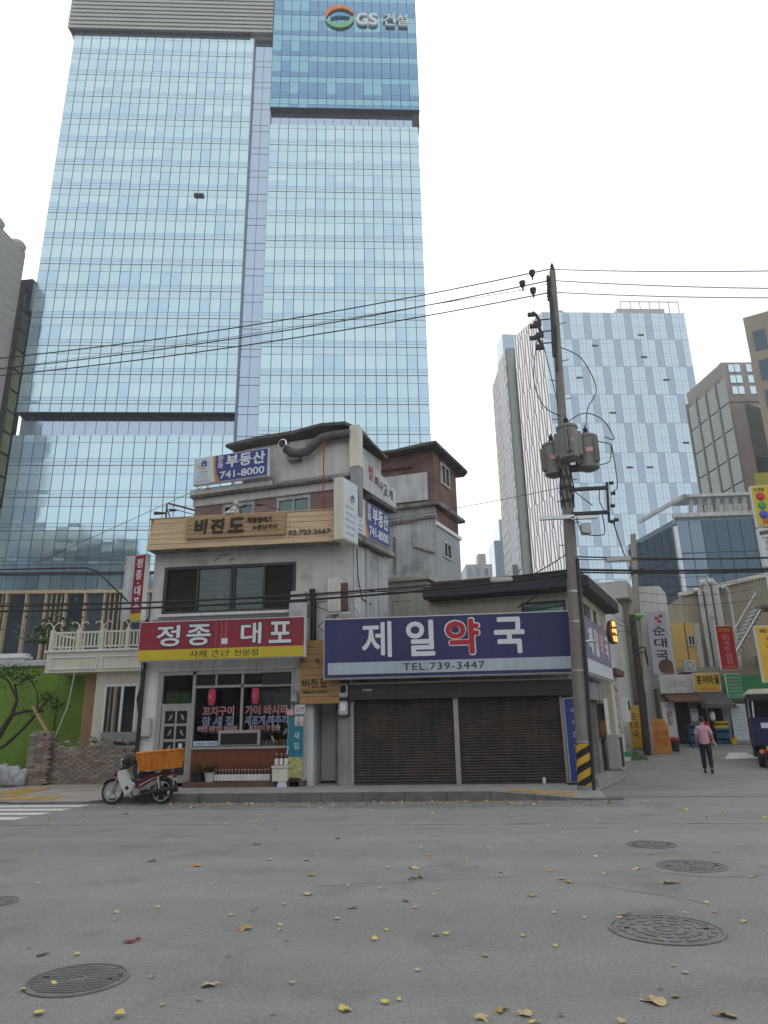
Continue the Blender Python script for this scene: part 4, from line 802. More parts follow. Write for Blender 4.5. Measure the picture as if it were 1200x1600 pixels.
bx('front_wall', PH, -3.72, 2.72, 20.1, 20.3, 2.42, 4.7, 'conc_d'); bx('lower_backing', PH, -3.6, 2.7, 20.08, 20.25, .15, 2.42, 'shutbox')
bx('sticker', PH, -3.02, -2.75, 19.815, 19.822, 2.66, 2.71, 'alu')
t = lightbox('door_side_panel', 'upright violet blue sign panel between pharmacy shutter and pole', 2.43, 2.72, .22, 2.36, 19.9, 20.0, 'navyb', edge='signw')
for k in range(6): txt(t, '약국조제상담'[k], 2.6, 2.7, 1.95-k*.3, 2.08-k*.3, 19.9, 'signw', bold=0, depth=.006)
# side of the pharmacy towards the alley
bx('side_wall', PH, 0, 5.6, .05, .3, .15, 4.75, 'conc_d', psd); bx('side_step', PH, .1, 5.4, -.42, .05, 0, .30, 'kerbtop', psd, bev=.02)
sl = MB(); z = .32
while z < 2.3: sl.hexa([(.3, .0, z), (2.9, .0, z), (2.9, .04, z), (.3, .04, z), (.3, -.02, z+.04), (2.9, -.02, z+.04), (2.9, .04, z+.04), (.3, .04, z+.04)], 'conc'); z += .075
sl.build('side_shutter', PH, psd); bx('side_post', PH, 1.55, 1.65, -.05, .05, .3, 2.35, 'pvc', psd); bx('side_post', PH, 2.9, 3.0, -.05, .05, .3, 2.35, 'pvc', psd)
bx('side_shutter_box', PH, .25, 3.3, -.25, .05, 2.35, 2.85, 'conc_d', psd, bev=.01)
bx('window_frame', PH, 3.4, 4.7, -.02, .06, 1.2, 2.35, 'rust', psd); bx('side_pane', PH, 3.5, 4.6, -.04, -.01, 1.25, 2.3, 'windark', psd)
bx('side_door', PH, 4.85, 5.55, -.02, .06, .35, 2.5, 'cream', psd)
t = lightbox('pharmacy_sign', 'wide navy pharmacy sign with one red letter and telephone number', -4.03, 2.72, 2.97, 4.62, 19.3, 19.75, 'navy')
for x_ in (-2.1, -.2, 1.6): bx('vinyl_seam', t, x_, x_+.008, 19.296, 19.299, 3.42, 4.58, mat('seam_navy', (.02, .022, .08), .6, .1))
bx('pale_stripe', t, -3.9, 2.68, 19.29, 19.302, 3.08, 3.40, 'signgrey')
for ch, a, e, m in (('제', -2.95, -2.12, 'white_l'), ('일', -1.72, -.93, 'white_l'), ('국', .68, 1.50, 'white_l')): txt(t, ch, a, e, 3.52, 4.5, 19.298, m, bold=.016 if ch == '제' else .027, depth=.008, name='letter')
txt(t, '약', -.67, .32, 3.5, 4.53, 19.300, 'white_l', bold=.05, depth=.005, name='letter_edge'); txt(t, '약', -.63, .28, 3.54, 4.49, 19.294, 'inkred', bold=.03, depth=.008, name='letter')
txt(t, 'TEL.739-3447', -1.82, .38, 3.15, 3.34, 19.288, 'ink', bold=.0, depth=.006, spacing=1.1)
t = lightbox('pharmacy_side_sign', 'faded lilac pharmacy sign facing the alley behind the pole', .25, 4.75, 3.0, 4.66, -.42, -.02, mat('faded_navy', (.19, .18, .27), .5, .12, 1), psd); bx('pale_stripe', t, .3, 4.7, -.428, -.42, 3.05, 3.42, 'signw', psd)
for k, ch in enumerate('제일약국'): txt(t, ch, .8+k*.95, 1.5+k*.95, 3.6, 4.4, -.424, 'signw' if k != 2 else 'pinkl', psd, .05, .006)
t = thing('neon_sign', 'small glowing oval orange sign fixed below the dark eaves', 'sign', tuple(psd @ Vector((5.1, -.2, 4.0))))
MB().lathe([(.36, 0), (.36, .12)], (0, 0, 0), 'rust', 20, 'y').build('case', t, psd @ Matrix.Translation((4.6, -.62, 4.6)) @ Matrix.Rotation(R(-18), 4, 'Z') @ Matrix.Diagonal((.75, 1, 1.1, 1)))
for k in range(3): txt(t, '홍어집'[k], -.14, .14, .18-k*.24, .36-k*.24, -.01, 'neon', psd @ Matrix.Translation((4.6, -.62, 4.6)) @ Matrix.Rotation(R(-18), 4, 'Z'), .0, .02)
# cream upper floor with dark eaves
FW = frame(3.29, 20.9, 0, DA); b = MB(); b.box(-4.6, -1.72, 0, .2, 4.3, 5.6, 'creamw').box(-.42, 0, 0, .2, 4.3, 5.6, 'creamw').box(-1.72, -.42, 0, .2, 4.3, 4.72, 'creamw').box(-1.72, -.42, 0, .2, 5.2, 5.6, 'creamw').build('upper_wall', PH, FW)
wn = MB().box(-1.72, -.42, .03, .1, 5.14, 5.2, 'darkframe').box(-1.72, -1.66, .03, .1, 4.72, 5.14, 'darkframe').box(-.48, -.42, .03, .1, 4.72, 5.14, 'darkframe').build('upper_window', PH, FW); bx('pane', wn, -1.66, -.48, .07, .09, 4.72, 5.14, 'winglass', FW)
FWs = side(3.29, 20.9); bx('upper_side_wall', PH, 0, 4.6, .0, .2, 4.3, 5.6, 'creamw', FWs)
for a, e in ((.5, 1.5), (2.1, 2.6)): bx('side_window', PH, a, e, -.02, .05, 4.55, 5.15, 'darkframe', FWs); bx('side_window_pane', PH, a+.06, e-.06, -.03, .0, 4.6, 5.1, 'windark', FWs)
ev = [(-4.6, -.55), (.3, -.55), (1.12, 4.75), (1.0, 5.0), (-4.0, 5.0)]
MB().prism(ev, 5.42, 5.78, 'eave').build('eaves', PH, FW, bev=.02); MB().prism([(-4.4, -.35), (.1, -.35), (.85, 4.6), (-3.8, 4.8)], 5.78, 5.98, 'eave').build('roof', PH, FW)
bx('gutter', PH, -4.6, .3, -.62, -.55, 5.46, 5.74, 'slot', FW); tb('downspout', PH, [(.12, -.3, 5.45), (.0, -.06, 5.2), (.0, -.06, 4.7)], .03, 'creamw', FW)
for x, z, m in ((-3.56, 2.50, 'meter'), (-3.56, 2.02, 'meter')):
    t = thing('electric_meter', 'rounded electricity meter with glass dial on the concrete pillar' if z > 2.3 else 'plain lower meter box on the concrete pillar', 'meter', (x, 19.9, z)); MB().box(x-.15, x+.15, 19.8, 19.96, z-.03, z+.42, 'black').build('backplate', t); MB().box(x-.13, x+.13, 19.74, 19.82, z+.0, z+.38, m).build('case', t, bev=.03)
    bx('dial', t, x-.08, x+.08, 19.735, 19.745, z+.12, z+.32, 'windark' if z > 2.3 else 'whitep')
tb('service_cable', PH, [(-3.6, 19.9, 2.95), (-3.62, 19.88, 2.7)], .06, 'black_c')

# ================================================================ brick and plaster building behind
BB = thing('brick_building', 'patched plaster and red brick building with overhanging felt roof', 'building', (-2.3, 27, 0))
FBK = frame(-1.08, 27, 0, DA); BS = side(-1.08, 27)
bx('lower_wall', BB, -3.6, 0, 0, 4, 0, 10.25, 'plaster', FBK); bx('brick_wall', BB, -3.0, .0, .03, 3, 10.5, 12.7, 'brick_red', FBK)
bx('ledge', BB, -3.4, .18, -.22, 3, 10.25, 10.42, 'conc_d', FBK, bev=.02); bx('under_ledge', BB, -3.4, .05, -.1, .05, 9.75, 9.85, 'conc_d', FBK)
bx('white_panel', BB, -3.3, -.28, -.05, .03, 10.55, 11.75, 'whited', FBK); bx('upper_shelf', BB, -2.6, -.9, -.1, .03, 12.05, 12.12, 'rust', FBK)
bx('side_wall', BB, .02, 2.75, 0, .2, 0, 9.45, mat('grey_siding', (.40, .425, .45), .6, .05, 2), BS); bx('side_brick', BB, .0, 2.72, .02, .2, 9.55, 12.8, 'brick_red', BS); bx('side_ledge', BB, -.15, 2.95, -.25, .1, 10.25, 10.4, 'conc_d', BS, bev=.02)
sg = MB(); z = 6.0
while z < 9.4: sg.box(.02, 2.75, -.015, 0, z, z+.02, 'pvc'); z += .13
sg.build('siding_laps', BB, BS); bx('trim', BB, -.05, 2.85, -.08, .0, 9.45, 9.6, 'whitep', BS)
def win(t, a, e, z0, z1, fr, m='windark'):
    f_ = MB().box(a-.07, e+.07, -.06, .02, z1, z1+.07, 'whited').box(a-.07, e+.07, -.06, .02, z0-.07, z0, 'whited').box(a-.07, a, -.06, .02, z0, z1, 'whited').box(e, e+.07, -.06, .02, z0, z1, 'whited').box((a+e)/2-.025, (a+e)/2+.025, -.05, .02, z0, z1, 'whited').build('window', t, fr)
    bx('pane', f_, a, e, -.03, -.01, z0, z1, m, fr)
win(BB, .85, 1.7, 11.55, 12.35, BS); win(BB, .75, 1.5, 8.35, 8.9, BS)
MB().prism([(-3.4, -.5), (-2.6, -.55), (-1.5, -.45), (-.6, -.5), (.25, -.5), (.85, 3.0), (.6, 3.4), (-3.2, 3.4)], [12.55, 12.6, 12.68, 12.72, 12.78, 12.62, 12.6, 12.6], [12.66, 12.74, 12.78, 12.85, 12.9, 12.74, 12.75, 12.8], 'roof').build('roof', BB, FBK)
for (p, q) in (((-1.75, -.05, 9.1), (-1.75, -.05, 7.6)), ((-.95, -.06, 8.65), (-.1, -.06, 8.3)), ((-2.2, -.06, 9.65), (-.9, -.06, 9.72))): tb('iron_strip', BB, [p, q], .05, 'conc_d', FBK, 4)
for k, (a_, b_, c_, d_) in enumerate(((-1.75, -1.1, 7.6, 7.95), (-1.5, -1.2, 7.9, 8.35), (-2.4, -1.9, 8.9, 9.3))): MB().plate([(a_, c_), (b_, c_+.06), (b_-.05, d_), (a_+.12, d_-.08)], -.012, .0, 'plaster').build('plaster_patch', BB, FBK)
AX = thing('cream_annex', 'small cream annex with narrow window wedged before the plaster building', 'building', (-1.38, 24.5, 0)); FX = frame(-1.38, 24.5, 0, DA); XS = side(-1.38, 24.5)
bx('front_wall', AX, -2.6, 0, 0, .2, 0, 6.7, 'creamg', FX); bx('side_wall', AX, 0, 2.2, .02, .2, 0, 6.7, 'creamw', XS); MB().box(-2.7, .12, -.15, 2, 6.7, 6.86, 'creamg').build('roof_slab', AX, FX, bev=.02); bx('side_roof_edge', AX, -.1, 2.3, -.14, .5, 6.70, 6.85, 'creamg', XS)
win(AX, .12, .4, 5.75, 6.4, XS, 'winglass'); bx('panel_line', AX, -1.3, -1.28, -.01, .01, 4, 6.0, 'conc_d', FX); bx('panel_line', AX, -1.3, -.6, -.01, .01, 6.0, 6.02, 'conc_d', FX)
t = thing('air_conditioner', 'white air conditioner unit on a wall bracket beside the dark eaves', 'air conditioner', (-.4, 23.6, 5.6)); Fq = side(-.75, 23.45)
bx('casing', t, .0, .8, -.42, -.1, 5.62, 6.3, 'whitep', Fq, bev=.02); MB().ring((0, 0, 0), .2, .26, -.02, .01, 'pvc').build('fan_guard', t, Fq @ Matrix.Translation((.4, -.43, 5.97))); bx('bracket', t, -.05, .85, -.45, .1, 5.55, 5.6, 'steel', Fq)
for x in (.1, .7): tb('strut', t, [(x, -.4, 5.55), (x, .1, 5.1)], .02, 'steel', Fq)
bx('service_tower', BB, .1, .7, -.9, .0, 0, 6.6, 'plaster', BS)
# ================================================================ main utility pole
UP = thing('utility_pole', 'tall leaning concrete utility pole with transformers and striped yellow base', 'utility pole', (2.66, 18.8, 0))
def pc(z): return (2.66+.49*z/15.27, 18.8)
def pr(z): return .205-.0075*z
zs = [0, .22, .221, 1.2, 3.6, 6, 9, 12, 15.0]
MB().tube([(*pc(z), z) for z in zs], [pr(z) for z in zs], 'pole', 18).build('shaft', UP, smooth=True)
MB().tube([(*pc(0), -.02), (*pc(.23), .23)], [.225, .222], 'conc', 18).build('concrete_collar', UP)
# yellow and black warning sleeve: slanted band pieces
nb = 24
for k in range(-2, 5):
    for col, off in (('yellow2', 0), ('black', .5)):
        sl = MB(); a0 = .23+(k+off)*.34
        for j in range(nb):
            q0, q1 = 2*math.pi*j/nb, 2*math.pi*(j+1)/nb; r_ = pr(.7)+.008
            def zz(j_, u): return min(1.2, max(.235, a0+u*.17+j_/nb*.68-.3))
            p = [(q0, zz(j, 0)), (q1, zz(j+1, 0)), (q1, zz(j+1, 1)), (q0, zz(j, 1))]
            if p[2][1]-p[1][1] < 1e-3 and p[3][1]-p[0][1] < 1e-3: continue
            sl.quad([(pc(z)[0]+r_*math.cos(q), 18.8+r_*math.sin(q), z) for q, z in p], col)
        if sl.f: sl.build('warning_stripe', UP)
MB().tube([(pc(0)[0]+.15, 18.62, .02), (pc(2.6)[0]+.17, 18.63, 2.6), (pc(5.9)[0]+.14, 18.66, 5.9)], .045, 'blackm', 8).build('cable_conduit', UP, smooth=True)
for z in (1.22, 2.95, 4.2, 5.0): MB().tube([(*pc(z), z), (*pc(z+.05), z+.05)], pr(z)+.012, 'steel', 16).build('steel_band', UP)
tb('arm_bracket', UP, [(pc(3.7)[0]+.15, 18.7, 3.7), (pc(3.7)[0]+.5, 18.7, 3.72)], .04, 'steel'); bx('stay_plate', UP, 3.2, 3.26, 18.66, 18.74, 3.5, 4.0, 'steel')
for k in range(12): 
    z = 6.3+k*.62; s = 1 if k % 2 else -1; tb('step_bolt', UP, [(pc(z)[0], 18.8, z), (pc(z)[0]+s*.3, 18.72, z)], .012, 'blackm', n=6)
# transformers
def transformer(x, y, z0, z1, r, rot):
    t = MB(); h = z1-z0; t.lathe([(r*.55, 0), (r*.9, .06), (r*.92, h*.86), (r*1.0, h*.87), (r*1.0, h*.93), (r*.8, h*.97), (r*.3, h)], (x, y, z0), 'transf', 18)
    o = t.build('transformer', UP, smooth=True)
    for a in (rot-75, rot+75, rot+180): 
        q = R(a); MB().box(-.035, .035, r*.8, r*1.25, .15*h, .8*h, 'transf').build('cooling_fin', o, frame(x, y, z0, a), bev=.02); MB().box(.06, .1, r*.8, r*1.2, .15*h, .8*h, 'transf').build('cooling_fin', o, frame(x, y, z0, a))
    MB().lathe([(.05, 0), (.085, .03), (.05, .06), (.085, .11), (.05, .14), (.075, .19), (.04, .24), (.02, .3)], (x, y, z1-.03), 'blackm', 12).build('bushing', o, smooth=True)
    bx('warning_plate', o, x-.1, x+.1, y-r*.96, y-r*.9, z0+.42*h, z0+.55*h, 'pinkl')
    return o
o = transformer(3.02, 18.42, 8.6, 9.68, .30, 0); transformer(3.58, 18.75, 8.4, 9.48, .31, 40); transformer(2.64, 18.98, 8.35, 9.4, .28, -60)
MB().box(2.75, 3.5, 18.7, 18.95, 8.45, 8.58, 'blackm').build('transformer_cradle', UP); 
for z in (8.2, 7.9, 7.5): MB().tube([(*pc(z), z), (*pc(z+.08), z+.08)], pr(z)+.03, 'blackm', 14).build('clamp', UP)
# low voltage rack arms
for z, x1 in ((7.86, 4.0), (7.16, 3.95)):
    MB().box(2.95, x1, 18.6, 18.72, z-.06, z+.02, 'blackm').build('rack_arm', UP)
tb('rack_upright', UP, [(3.98, 18.66, 8.0), (3.92, 18.66, 6.85)], .035, 'blackm')
for x, z in ((4.08, 7.95), (4.1, 7.65), (4.05, 7.3), (4.1, 6.9), (4.0, 6.85)): MB().lathe([(.03, -.06), (.06, -.04), (.035, 0), (.06, .04), (.03, .06)], (x, 18.6, z), 'blackm', 10, 'x').build('spool_insulator', UP)
MB().box(2.08, 3.0, 18.5, 18.6, 6.98, 7.08, 'steel').build('side_arm', UP); MB().box(2.9, 3.6, 18.5, 18.6, 6.95, 7.02, 'steel').build('side_arm', UP)
bx('terminal_box', UP, 3.15, 3.42, 18.55, 18.75, 6.55, 6.85, 'meter', bev=.02)
for p in ([(3.05, 18.5, 7.0), (3.15, 18.45, 6.55), (3.6, 18.45, 6.45), (3.75, 18.5, 6.6), (3.72, 18.5, 7.1)], [(3.1, 18.6, 7.75), (3.5, 18.5, 7.3)], [(3.75, 18.6, 7.8), (3.7, 18.5, 7.4), (3.85, 18.6, 7.1)],
          [(3.05, 18.4, 9.75), (3.5, 18.2, 9.9), (4.0, 18.3, 9.7), (4.28, 18.5, 9.2), (4.05, 18.55, 9.3)], [(3.85, 18.6, 9.2), (4.15, 18.6, 9.1), (4.22, 18.6, 8.9), (4.24, 18.6, 7.9), (4.1, 18.6, 7.7)], [(4.2, 18.6, 9.05), (4.12, 18.6, 8.6), (3.85, 18.6, 8.5)],
          [(3.6, 18.75, 9.7), (3.72, 18.75, 10.3), (4.02, 18.75, 10.9), (3.7, 18.75, 11.9), (3.15, 18.8, 12.35)], [(2.9, 18.42, 9.95), (2.45, 18.4, 10.3), (2.25, 18.5, 11.2), (2.45, 18.6, 12.5)], [(2.62, 18.7, 12.6), (2.85, 18.75, 10.9), (2.95, 18.7, 9.8)]):
    pts = [Vector(q) for q in p]; sm_ = []
    for i in range(len(pts)-1):
        p0, p1, p2, p3 = pts[max(i-1, 0)], pts[i], pts[i+1], pts[min(i+2, len(pts)-1)]
        for k in range(5):
            u = k/5; sm_.append(.5*((2*p1)+(-p0+p2)*u+(2*p0-5*p1+4*p2-p3)*u*u+(-p0+3*p1-3*p2+p3)*u**3))
    sm_.append(pts[-1]); MB().tube(sm_, .014, 'black_c', 6).build('jumper_cable', UP, smooth=True)
cbm = MB()
for k in range(7):
    a = 2*math.pi*k/7; cbm.tube([(pc(8.6)[0]+.15*math.cos(a), 18.8+.15*math.sin(a), 8.5), (pc(7.9)[0]+.2*math.cos(a+.8), 18.8+.2*math.sin(a+.8), 7.9), (pc(7.4)[0]+.17*math.cos(a+1.4), 18.8+.17*math.sin(a+1.4), 7.35)], .018, 'black_c', 6)
cbm.build('cable_wrap', UP)
# top: insulators, fuse cut-outs on stand-offs
for z, off, s in ((15.05, 0, 1), (14.65, -.14, .8), (14.22, -.15, .8)):
    MB().lathe([(.03, -.3), (.075, -.25), (.045, -.2), (.075, -.12), (.045, -.07), (.075, 0), (.045, .05), (.06, .1), (.02, .2)], (pc(z)[0]+off, 18.78, z+.02), 'blackm', 12).build('line_insulator', UP, smooth=True)
MB().tube([(3.0, 18.7, 14.0), (2.93, 18.7, 12.0)], .06, 'blackm', 8).build('riser_guard', UP); MB().tube([(3.05, 18.66, 13.0), (2.95, 18.66, 11.5)], .03, 'blackm', 8).build('riser_guard', UP)
for z, dx in ((13.35, 0), (12.95, .03), (12.55, .0)):
    tb('standoff', UP, [(2.95, 18.75, z-.05), (2.6, 18.7, z-.08)], .02, 'blackm')
    c = MB(); c.tube([(2.42+dx, 18.65, z+.18), (2.52+dx, 18.65, z+.05), (2.6+dx, 18.65, z-.22)], [.035, .05, .05], 'blackm', 8); c.box(2.26+dx, 2.48+dx, 18.6, 18.7, z+.04, z+.14, 'blackm').box(2.42+dx, 2.64+dx, 18.6, 18.7, z-.3, z-.16, 'blackm'); c.build('fuse_cutout', UP)
for x, z in ((2.52, 14.93), (2.2, 14.58), (2.5, 14.3)):
    MB().lathe([(.03, .14), (.10, .10), (.09, .0), (.07, -.06), (.03, -.1), (.02, -.22)], (x, 18.75, z), 'blackm', 10).build('surge_arrester', UP, smooth=True)

# ================================================================ overhead wires
def wire(label, pts, r, group=None, sag=0, n=14):
    o = MB(); path = []
    for a, e in zip(pts[:-1], pts[1:]):
        a, e = Vector(a), Vector(e)
        for k in range(n): u = k/n; p = a.lerp(e, u); p.z -= 4*sag*u*(1-u); path.append(p)
    path.append(Vector(pts[-1])); o.tube(path, r, 'black_c', 6); x = o.build('overhead_wire', smooth=True); tag(x, label, 'wire', group); return x
for i, (z, zl, zr) in enumerate(((15.08, 13.55, 14.35), (14.68, 13.16, 13.75), (14.26, 12.9, 13.43))):
    k = (z-zl)/(21.05**2-3.1**2); pts = [(x_, 18.8, zl-k*3.1**2+k*(x_+18)**2) for x_ in [3.05-j*1.6 for j in range(24)]]
    wire(('uppermost', 'middle', 'lowest')[i]+' of three high voltage wires running left from the pole top', pts, .018, 'high wires left of the tall pole', 0, 1)
    wire(('uppermost', 'middle', 'lowest')[i]+' of three high voltage wires running right from the pole top', [(3.05, 18.8, z), (9.3, 18.8, zr), (24, 18.8, zr+.3)], .013, 'high wires right of the tall pole', .05)
for j, (zl, zm, zp, r_) in enumerate(((5.28, 5.25, 5.62, .028), (5.12, 5.1, 5.5, .034), (5.35, 5.2, 5.55, .015))):
    wire('black telecom cable strung low across the shopfronts', [(-22, 18.9, zl+.1), (-13.5, 18.85, zl), (-4.4, 18.8, zm), (2.8, 18.75, zp)], r_, 'low cables across the shopfronts', .06)
for j, (zp, zr, r_) in enumerate(((5.98, 5.7, .02), (5.62, 5.42, .034), (5.55, 5.36, .022), (5.9, 5.74, .014))): wire('black telecom cable strung right from the pole over the alley mouth', [(2.85, 18.75, zp), (8.6, 18.8, zr), (16, 18.9, zr+.2)], r_, 'cables over the alley mouth', .05)
wire('thin service wire dropping from the tall pole to the pharmacy corner', [(2.8, 18.7, 5.5), (1.35, 19.2, 4.72)], .02)
wire('thin wire from the plaster building to the pole clamps', [(-2.9, 20.5, 7.75), (2.85, 18.7, 7.95)], .008, None, .05); wire('slack grey service wire from the brick building corner to the pole', [(-3.0, 20.4, 5.6), (1.0, 19.6, 5.4), (2.8, 18.7, 6.1)], .014, None, .1)
wire('drop cable bending down to the cream balcony corner', [(-22, 18.9, 6.6), (-11.5, 19.6, 6.5), (-11.2, 19.7, 6.4), (-9.65, 19.85, 5.0)], .025, None, 0)
wire('thin sagging wire crossing in front of the tall tower', [(-34, 30, 19.5), (-9.0, 22, 15.6), (2.3, 18.75, 14.4)], .009, None, 0); wire('thin wire rising to the rooftop parapet sign', [(-14.5, 21.5, 7.2), (-8.6, 21.2, 9.5)], .008, None, 0)
wire('hanging service wire running from rack arm to old alley pole', [(4.0, 18.6, 6.9), (4.9, 21, 5.85), (7.0, 29.9, 7.9)], .016, None, .1)
for dz in (0, .25, -.3): wire('thin house wire from the dark eaves to the wooden alley pole', [(5.2, 26.2, 5.3+dz), (6.75, 29.9, 5.6+dz*.4)], .012, 'house wires at the wooden pole', .15)
sbx = thing('splice_box', 'grey cable splice box hung on the cables right of the pole', 'box', (4.0, 18.78, 5.8)); MB().box(3.72, 4.4, 18.72, 18.84, 5.78, 5.93, 'meter').build('case', sbx, bev=.03); tb('strap', sbx, [(3.85, 18.78, 5.6), (3.85, 18.78, 5.95)], .012, 'steel'); tb('strap', sbx, [(4.3, 18.78, 5.6), (4.3, 18.78, 5.95)], .012, 'steel')
sbx = thing('splice_box', 'grey cable splice box hung on the cables left of the pole', 'box', (.8, 18.78, 5.3)); MB().box(.65, 1.25, 18.7, 18.84, 5.36, 5.5, 'meter').build('case', sbx, bev=.03); tb('strap', sbx, [(.8, 18.78, 5.3), (.8, 18.78, 5.55)], .012, 'steel')

# ================================================================ left: cream balcony house, green wall, rubble wall
CH = thing('balcony_house', 'cream house with white balustraded balcony beside a lime green wall', 'house', (-12, 22.6, .2))
bx('balcony_slab', CH, -14.15, -9.4, 22.3, 24.5, 3.62, 4.28, 'cream'); 
for x0, x1 in ((-14.0, -12.3), (-12.15, -10.4)): 
    f_ = MB().box(x0, x1, 22.26, 22.3, 4.1, 4.14, 'whitep').box(x0, x1, 22.26, 22.3, 3.72, 3.76, 'whitep').box(x0, x0+.04, 22.26, 22.3, 3.76, 4.1, 'whitep').box(x1-.04, x1, 22.26, 22.3, 3.76, 4.1, 'whitep'); f_.build('panel_moulding', CH)
bx('balcony_cap', CH, -14.22, -9.4, 22.22, 24.5, 4.28, 4.36, 'whitep', bev=.02)
RLt = thing('balustrade', 'cream balustrade with curled finials along the balcony edge', 'railing', (-12, 22.4, 4.36))
for i, x in enumerate((-14.05, -13.1, -12.25, -11.35, -10.4, -9.6)):
    bx('post', RLt, x-.07, x+.07, 22.3, 22.44, 4.36, 5.05, 'cream', bev=.01)
    for s in (-1, 1): tb('curl', RLt, [(x, 22.37, 5.02), (x+s*.04, 22.37, 5.2), (x+s*.14, 22.37, 5.3), (x+s*.26, 22.37, 5.29), (x+s*.3, 22.37, 5.23)], .018, 'cream', n=6)
bx('top_rail', RLt, -14.0, -9.5, 22.34, 22.42, 4.92, 4.98, 'cream'); bx('bottom_rail', RLt, -14.0, -9.5, 22.34, 22.42, 4.44, 4.49, 'cream')
bm_ = MB().box(-.02, .02, -.02, .02, 0, .44, 'cream').mesh('baluster')
k = -13.9
while k < -9.6: inst('baluster', bm_, RLt, (k+12, -.02, .12)); k += .125
bx('return_rail', RLt, -14.1, -14.02, 22.4, 24.4, 4.92, 4.98, 'cream')
for k in range(9): inst('baluster', bm_, RLt, (-2.06, .2+k*.22, .12))
w_ = MB(); w_.box(-12.45, -12.15, 22.62, 22.9, .15, 3.62, 'cream').box(-10.95, -10.3, 22.62, 22.9, .15, 3.62, 'cream').box(-12.15, -10.95, 22.62, 22.9, 3.25, 3.62, 'cream').box(-12.15, -10.95, 22.62, 22.9, .15, 1.4, 'cream').build('wall', CH)
bx('tan_pillar', CH, -13.05, -12.46, 23.0, 23.4, .15, 3.62, 'tan'); bx('interior', CH, -12.4, -10.4, 24.2, 24.3, .2, 3.6, 'creamg'); bx('side_wall', CH, -10.4, -9.55, 22.7, 22.9, .15, 3.62, 'cream')
wf = MB().box(-12.15, -10.95, 22.64, 22.72, 3.15, 3.25, 'whitep').box(-12.15, -12.07, 22.64, 22.72, 1.4, 3.15, 'whitep').box(-11.55, -11.47, 22.64, 22.72, 1.4, 3.15, 'whitep').box(-11.05, -10.97, 22.64, 22.72, 1.4, 3.15, 'whitep').build('window', CH)
bx('pane', wf, -12.07, -11.55, 22.68, 22.69, 1.42, 3.15, 'clear'); bx('pane', wf, -11.47, -11.05, 22.68, 22.69, 1.42, 3.15, 'clear'); bx('drain_cover', CH, -10.62, -10.5, 22.58, 22.62, .85, 1.0, 'pvc')
bx('grey_planter', CH, -11.95, -10.7, 22.3, 22.55, 1.4, 1.7, 'pvc'); MB().prism([(-12.3, 23.4), (-10.5, 23.4), (-10.5, 23.9), (-12.3, 23.9)], .2, .9, 'rubble').build('clutter', CH)
GW = thing('green_wall', 'lime green painted garden wall behind the small leaning tree', 'wall', (-16, 23.6, .2))
bx('wall_panel', GW, -22, -14.4, 23.6, 23.9, .1, 4.0, 'green'); bx('wall_panel', GW, -14.4, -12.7, 23.62, 23.9, .1, 3.95, 'green'); bx('pipe', GW, -14.45, -14.35, 23.52, 23.6, .2, 2.9, 'green')
bx('coping', GW, -22, -12.9, 23.5, 24.1, 4.0, 4.1, 'whited')
tr_ = thing('storage_roof', 'low grey roof with white wrapped bundles above the lime wall', 'roof', (-17, 26, 4.2)); MB().hexa([(-24, 24.2, 4.1), (-12.5, 24.2, 4.1), (-12.5, 29, 4.6), (-24, 29, 4.6), (-24, 24.2, 4.25), (-12.5, 24.2, 4.25), (-12.5, 29, 4.8), (-24, 29, 4.8)], 'whited').build('sheet', tr_)
for x, s in ((-18.0, 1.3), (-15.6, .9)):
    b_ = MB().box(x, x+s, 25, 25.6, 4.35, 4.65, 'whitep').build('wrapped_bundle', bev=.12); tag(b_, 'white wrapped bundle lying on the low grey roof', 'bundle', 'bundles on the low roof')
sh = MB()
for k in range(260):
    p = Vector((random.gauss(-15.9, .6), random.gauss(25.3, .4), 5.0+abs(random.gauss(0, .55)))); a = random.random()*6; d = Vector((math.cos(a), math.sin(a), random.uniform(-.6, .6)))*.13; e = Vector((-d.y, d.x, .1))*.5
    sh.quad([p-d, p+e, p+d, p-e], 'leafy')
sb_ = thing('shrub', 'dark shrub growing between the white bundles on the roof', 'shrub', (-15.9, 25.3, 4.5)); sh.build('foliage', sb_); tb('stem', sb_, [(-15.9, 25.3, 4.4), (-15.9, 25.3, 5.3)], .03, 'bark')
# small leaning tree at the left edge with timber prop
TR = thing('leaning_tree', 'small sparse tree with crooked branches propped before the lime wall', 'tree', (-15.9, 22.4, .2))
br = MB(); limbs = [([(-15.9, 22.4, .2), (-15.75, 22.4, 1.2), (-15.4, 22.4, 1.9), (-15.1, 22.3, 2.3), (-15.0, 22.3, 2.8), (-15.15, 22.3, 3.3)], [.13, .11, .09, .07, .05, .03]), ([(-15.1, 22.3, 2.3), (-14.6, 22.3, 2.42), (-14.0, 22.3, 2.4)], [.06, .045, .03]), ([(-15.75, 22.4, 1.1), (-15.2, 22.3, 1.35), (-14.7, 22.3, 1.8), (-14.2, 22.3, 2.35), (-13.9, 22.3, 2.8)], [.08, .06, .05, .04, .02]), ([(-15.0, 22.3, 2.8), (-15.4, 22.3, 3.4), (-15.9, 22.3, 3.7)], [.04, .03, .02]), ([(-15.15, 22.3, 3.2), (-14.7, 22.3, 3.5), (-14.3, 22.3, 3.6)], [.03, .025, .015]), ([(-14.2, 22.3, 2.4), (-14.3, 22.3, 3.0), (-14.6, 22.3, 3.4)], [.03, .02, .015])]
for p, r_ in limbs: br.tube(p, r_, 'bark', 8)
br.build('trunk', TR, smooth=True)
lf = MB()
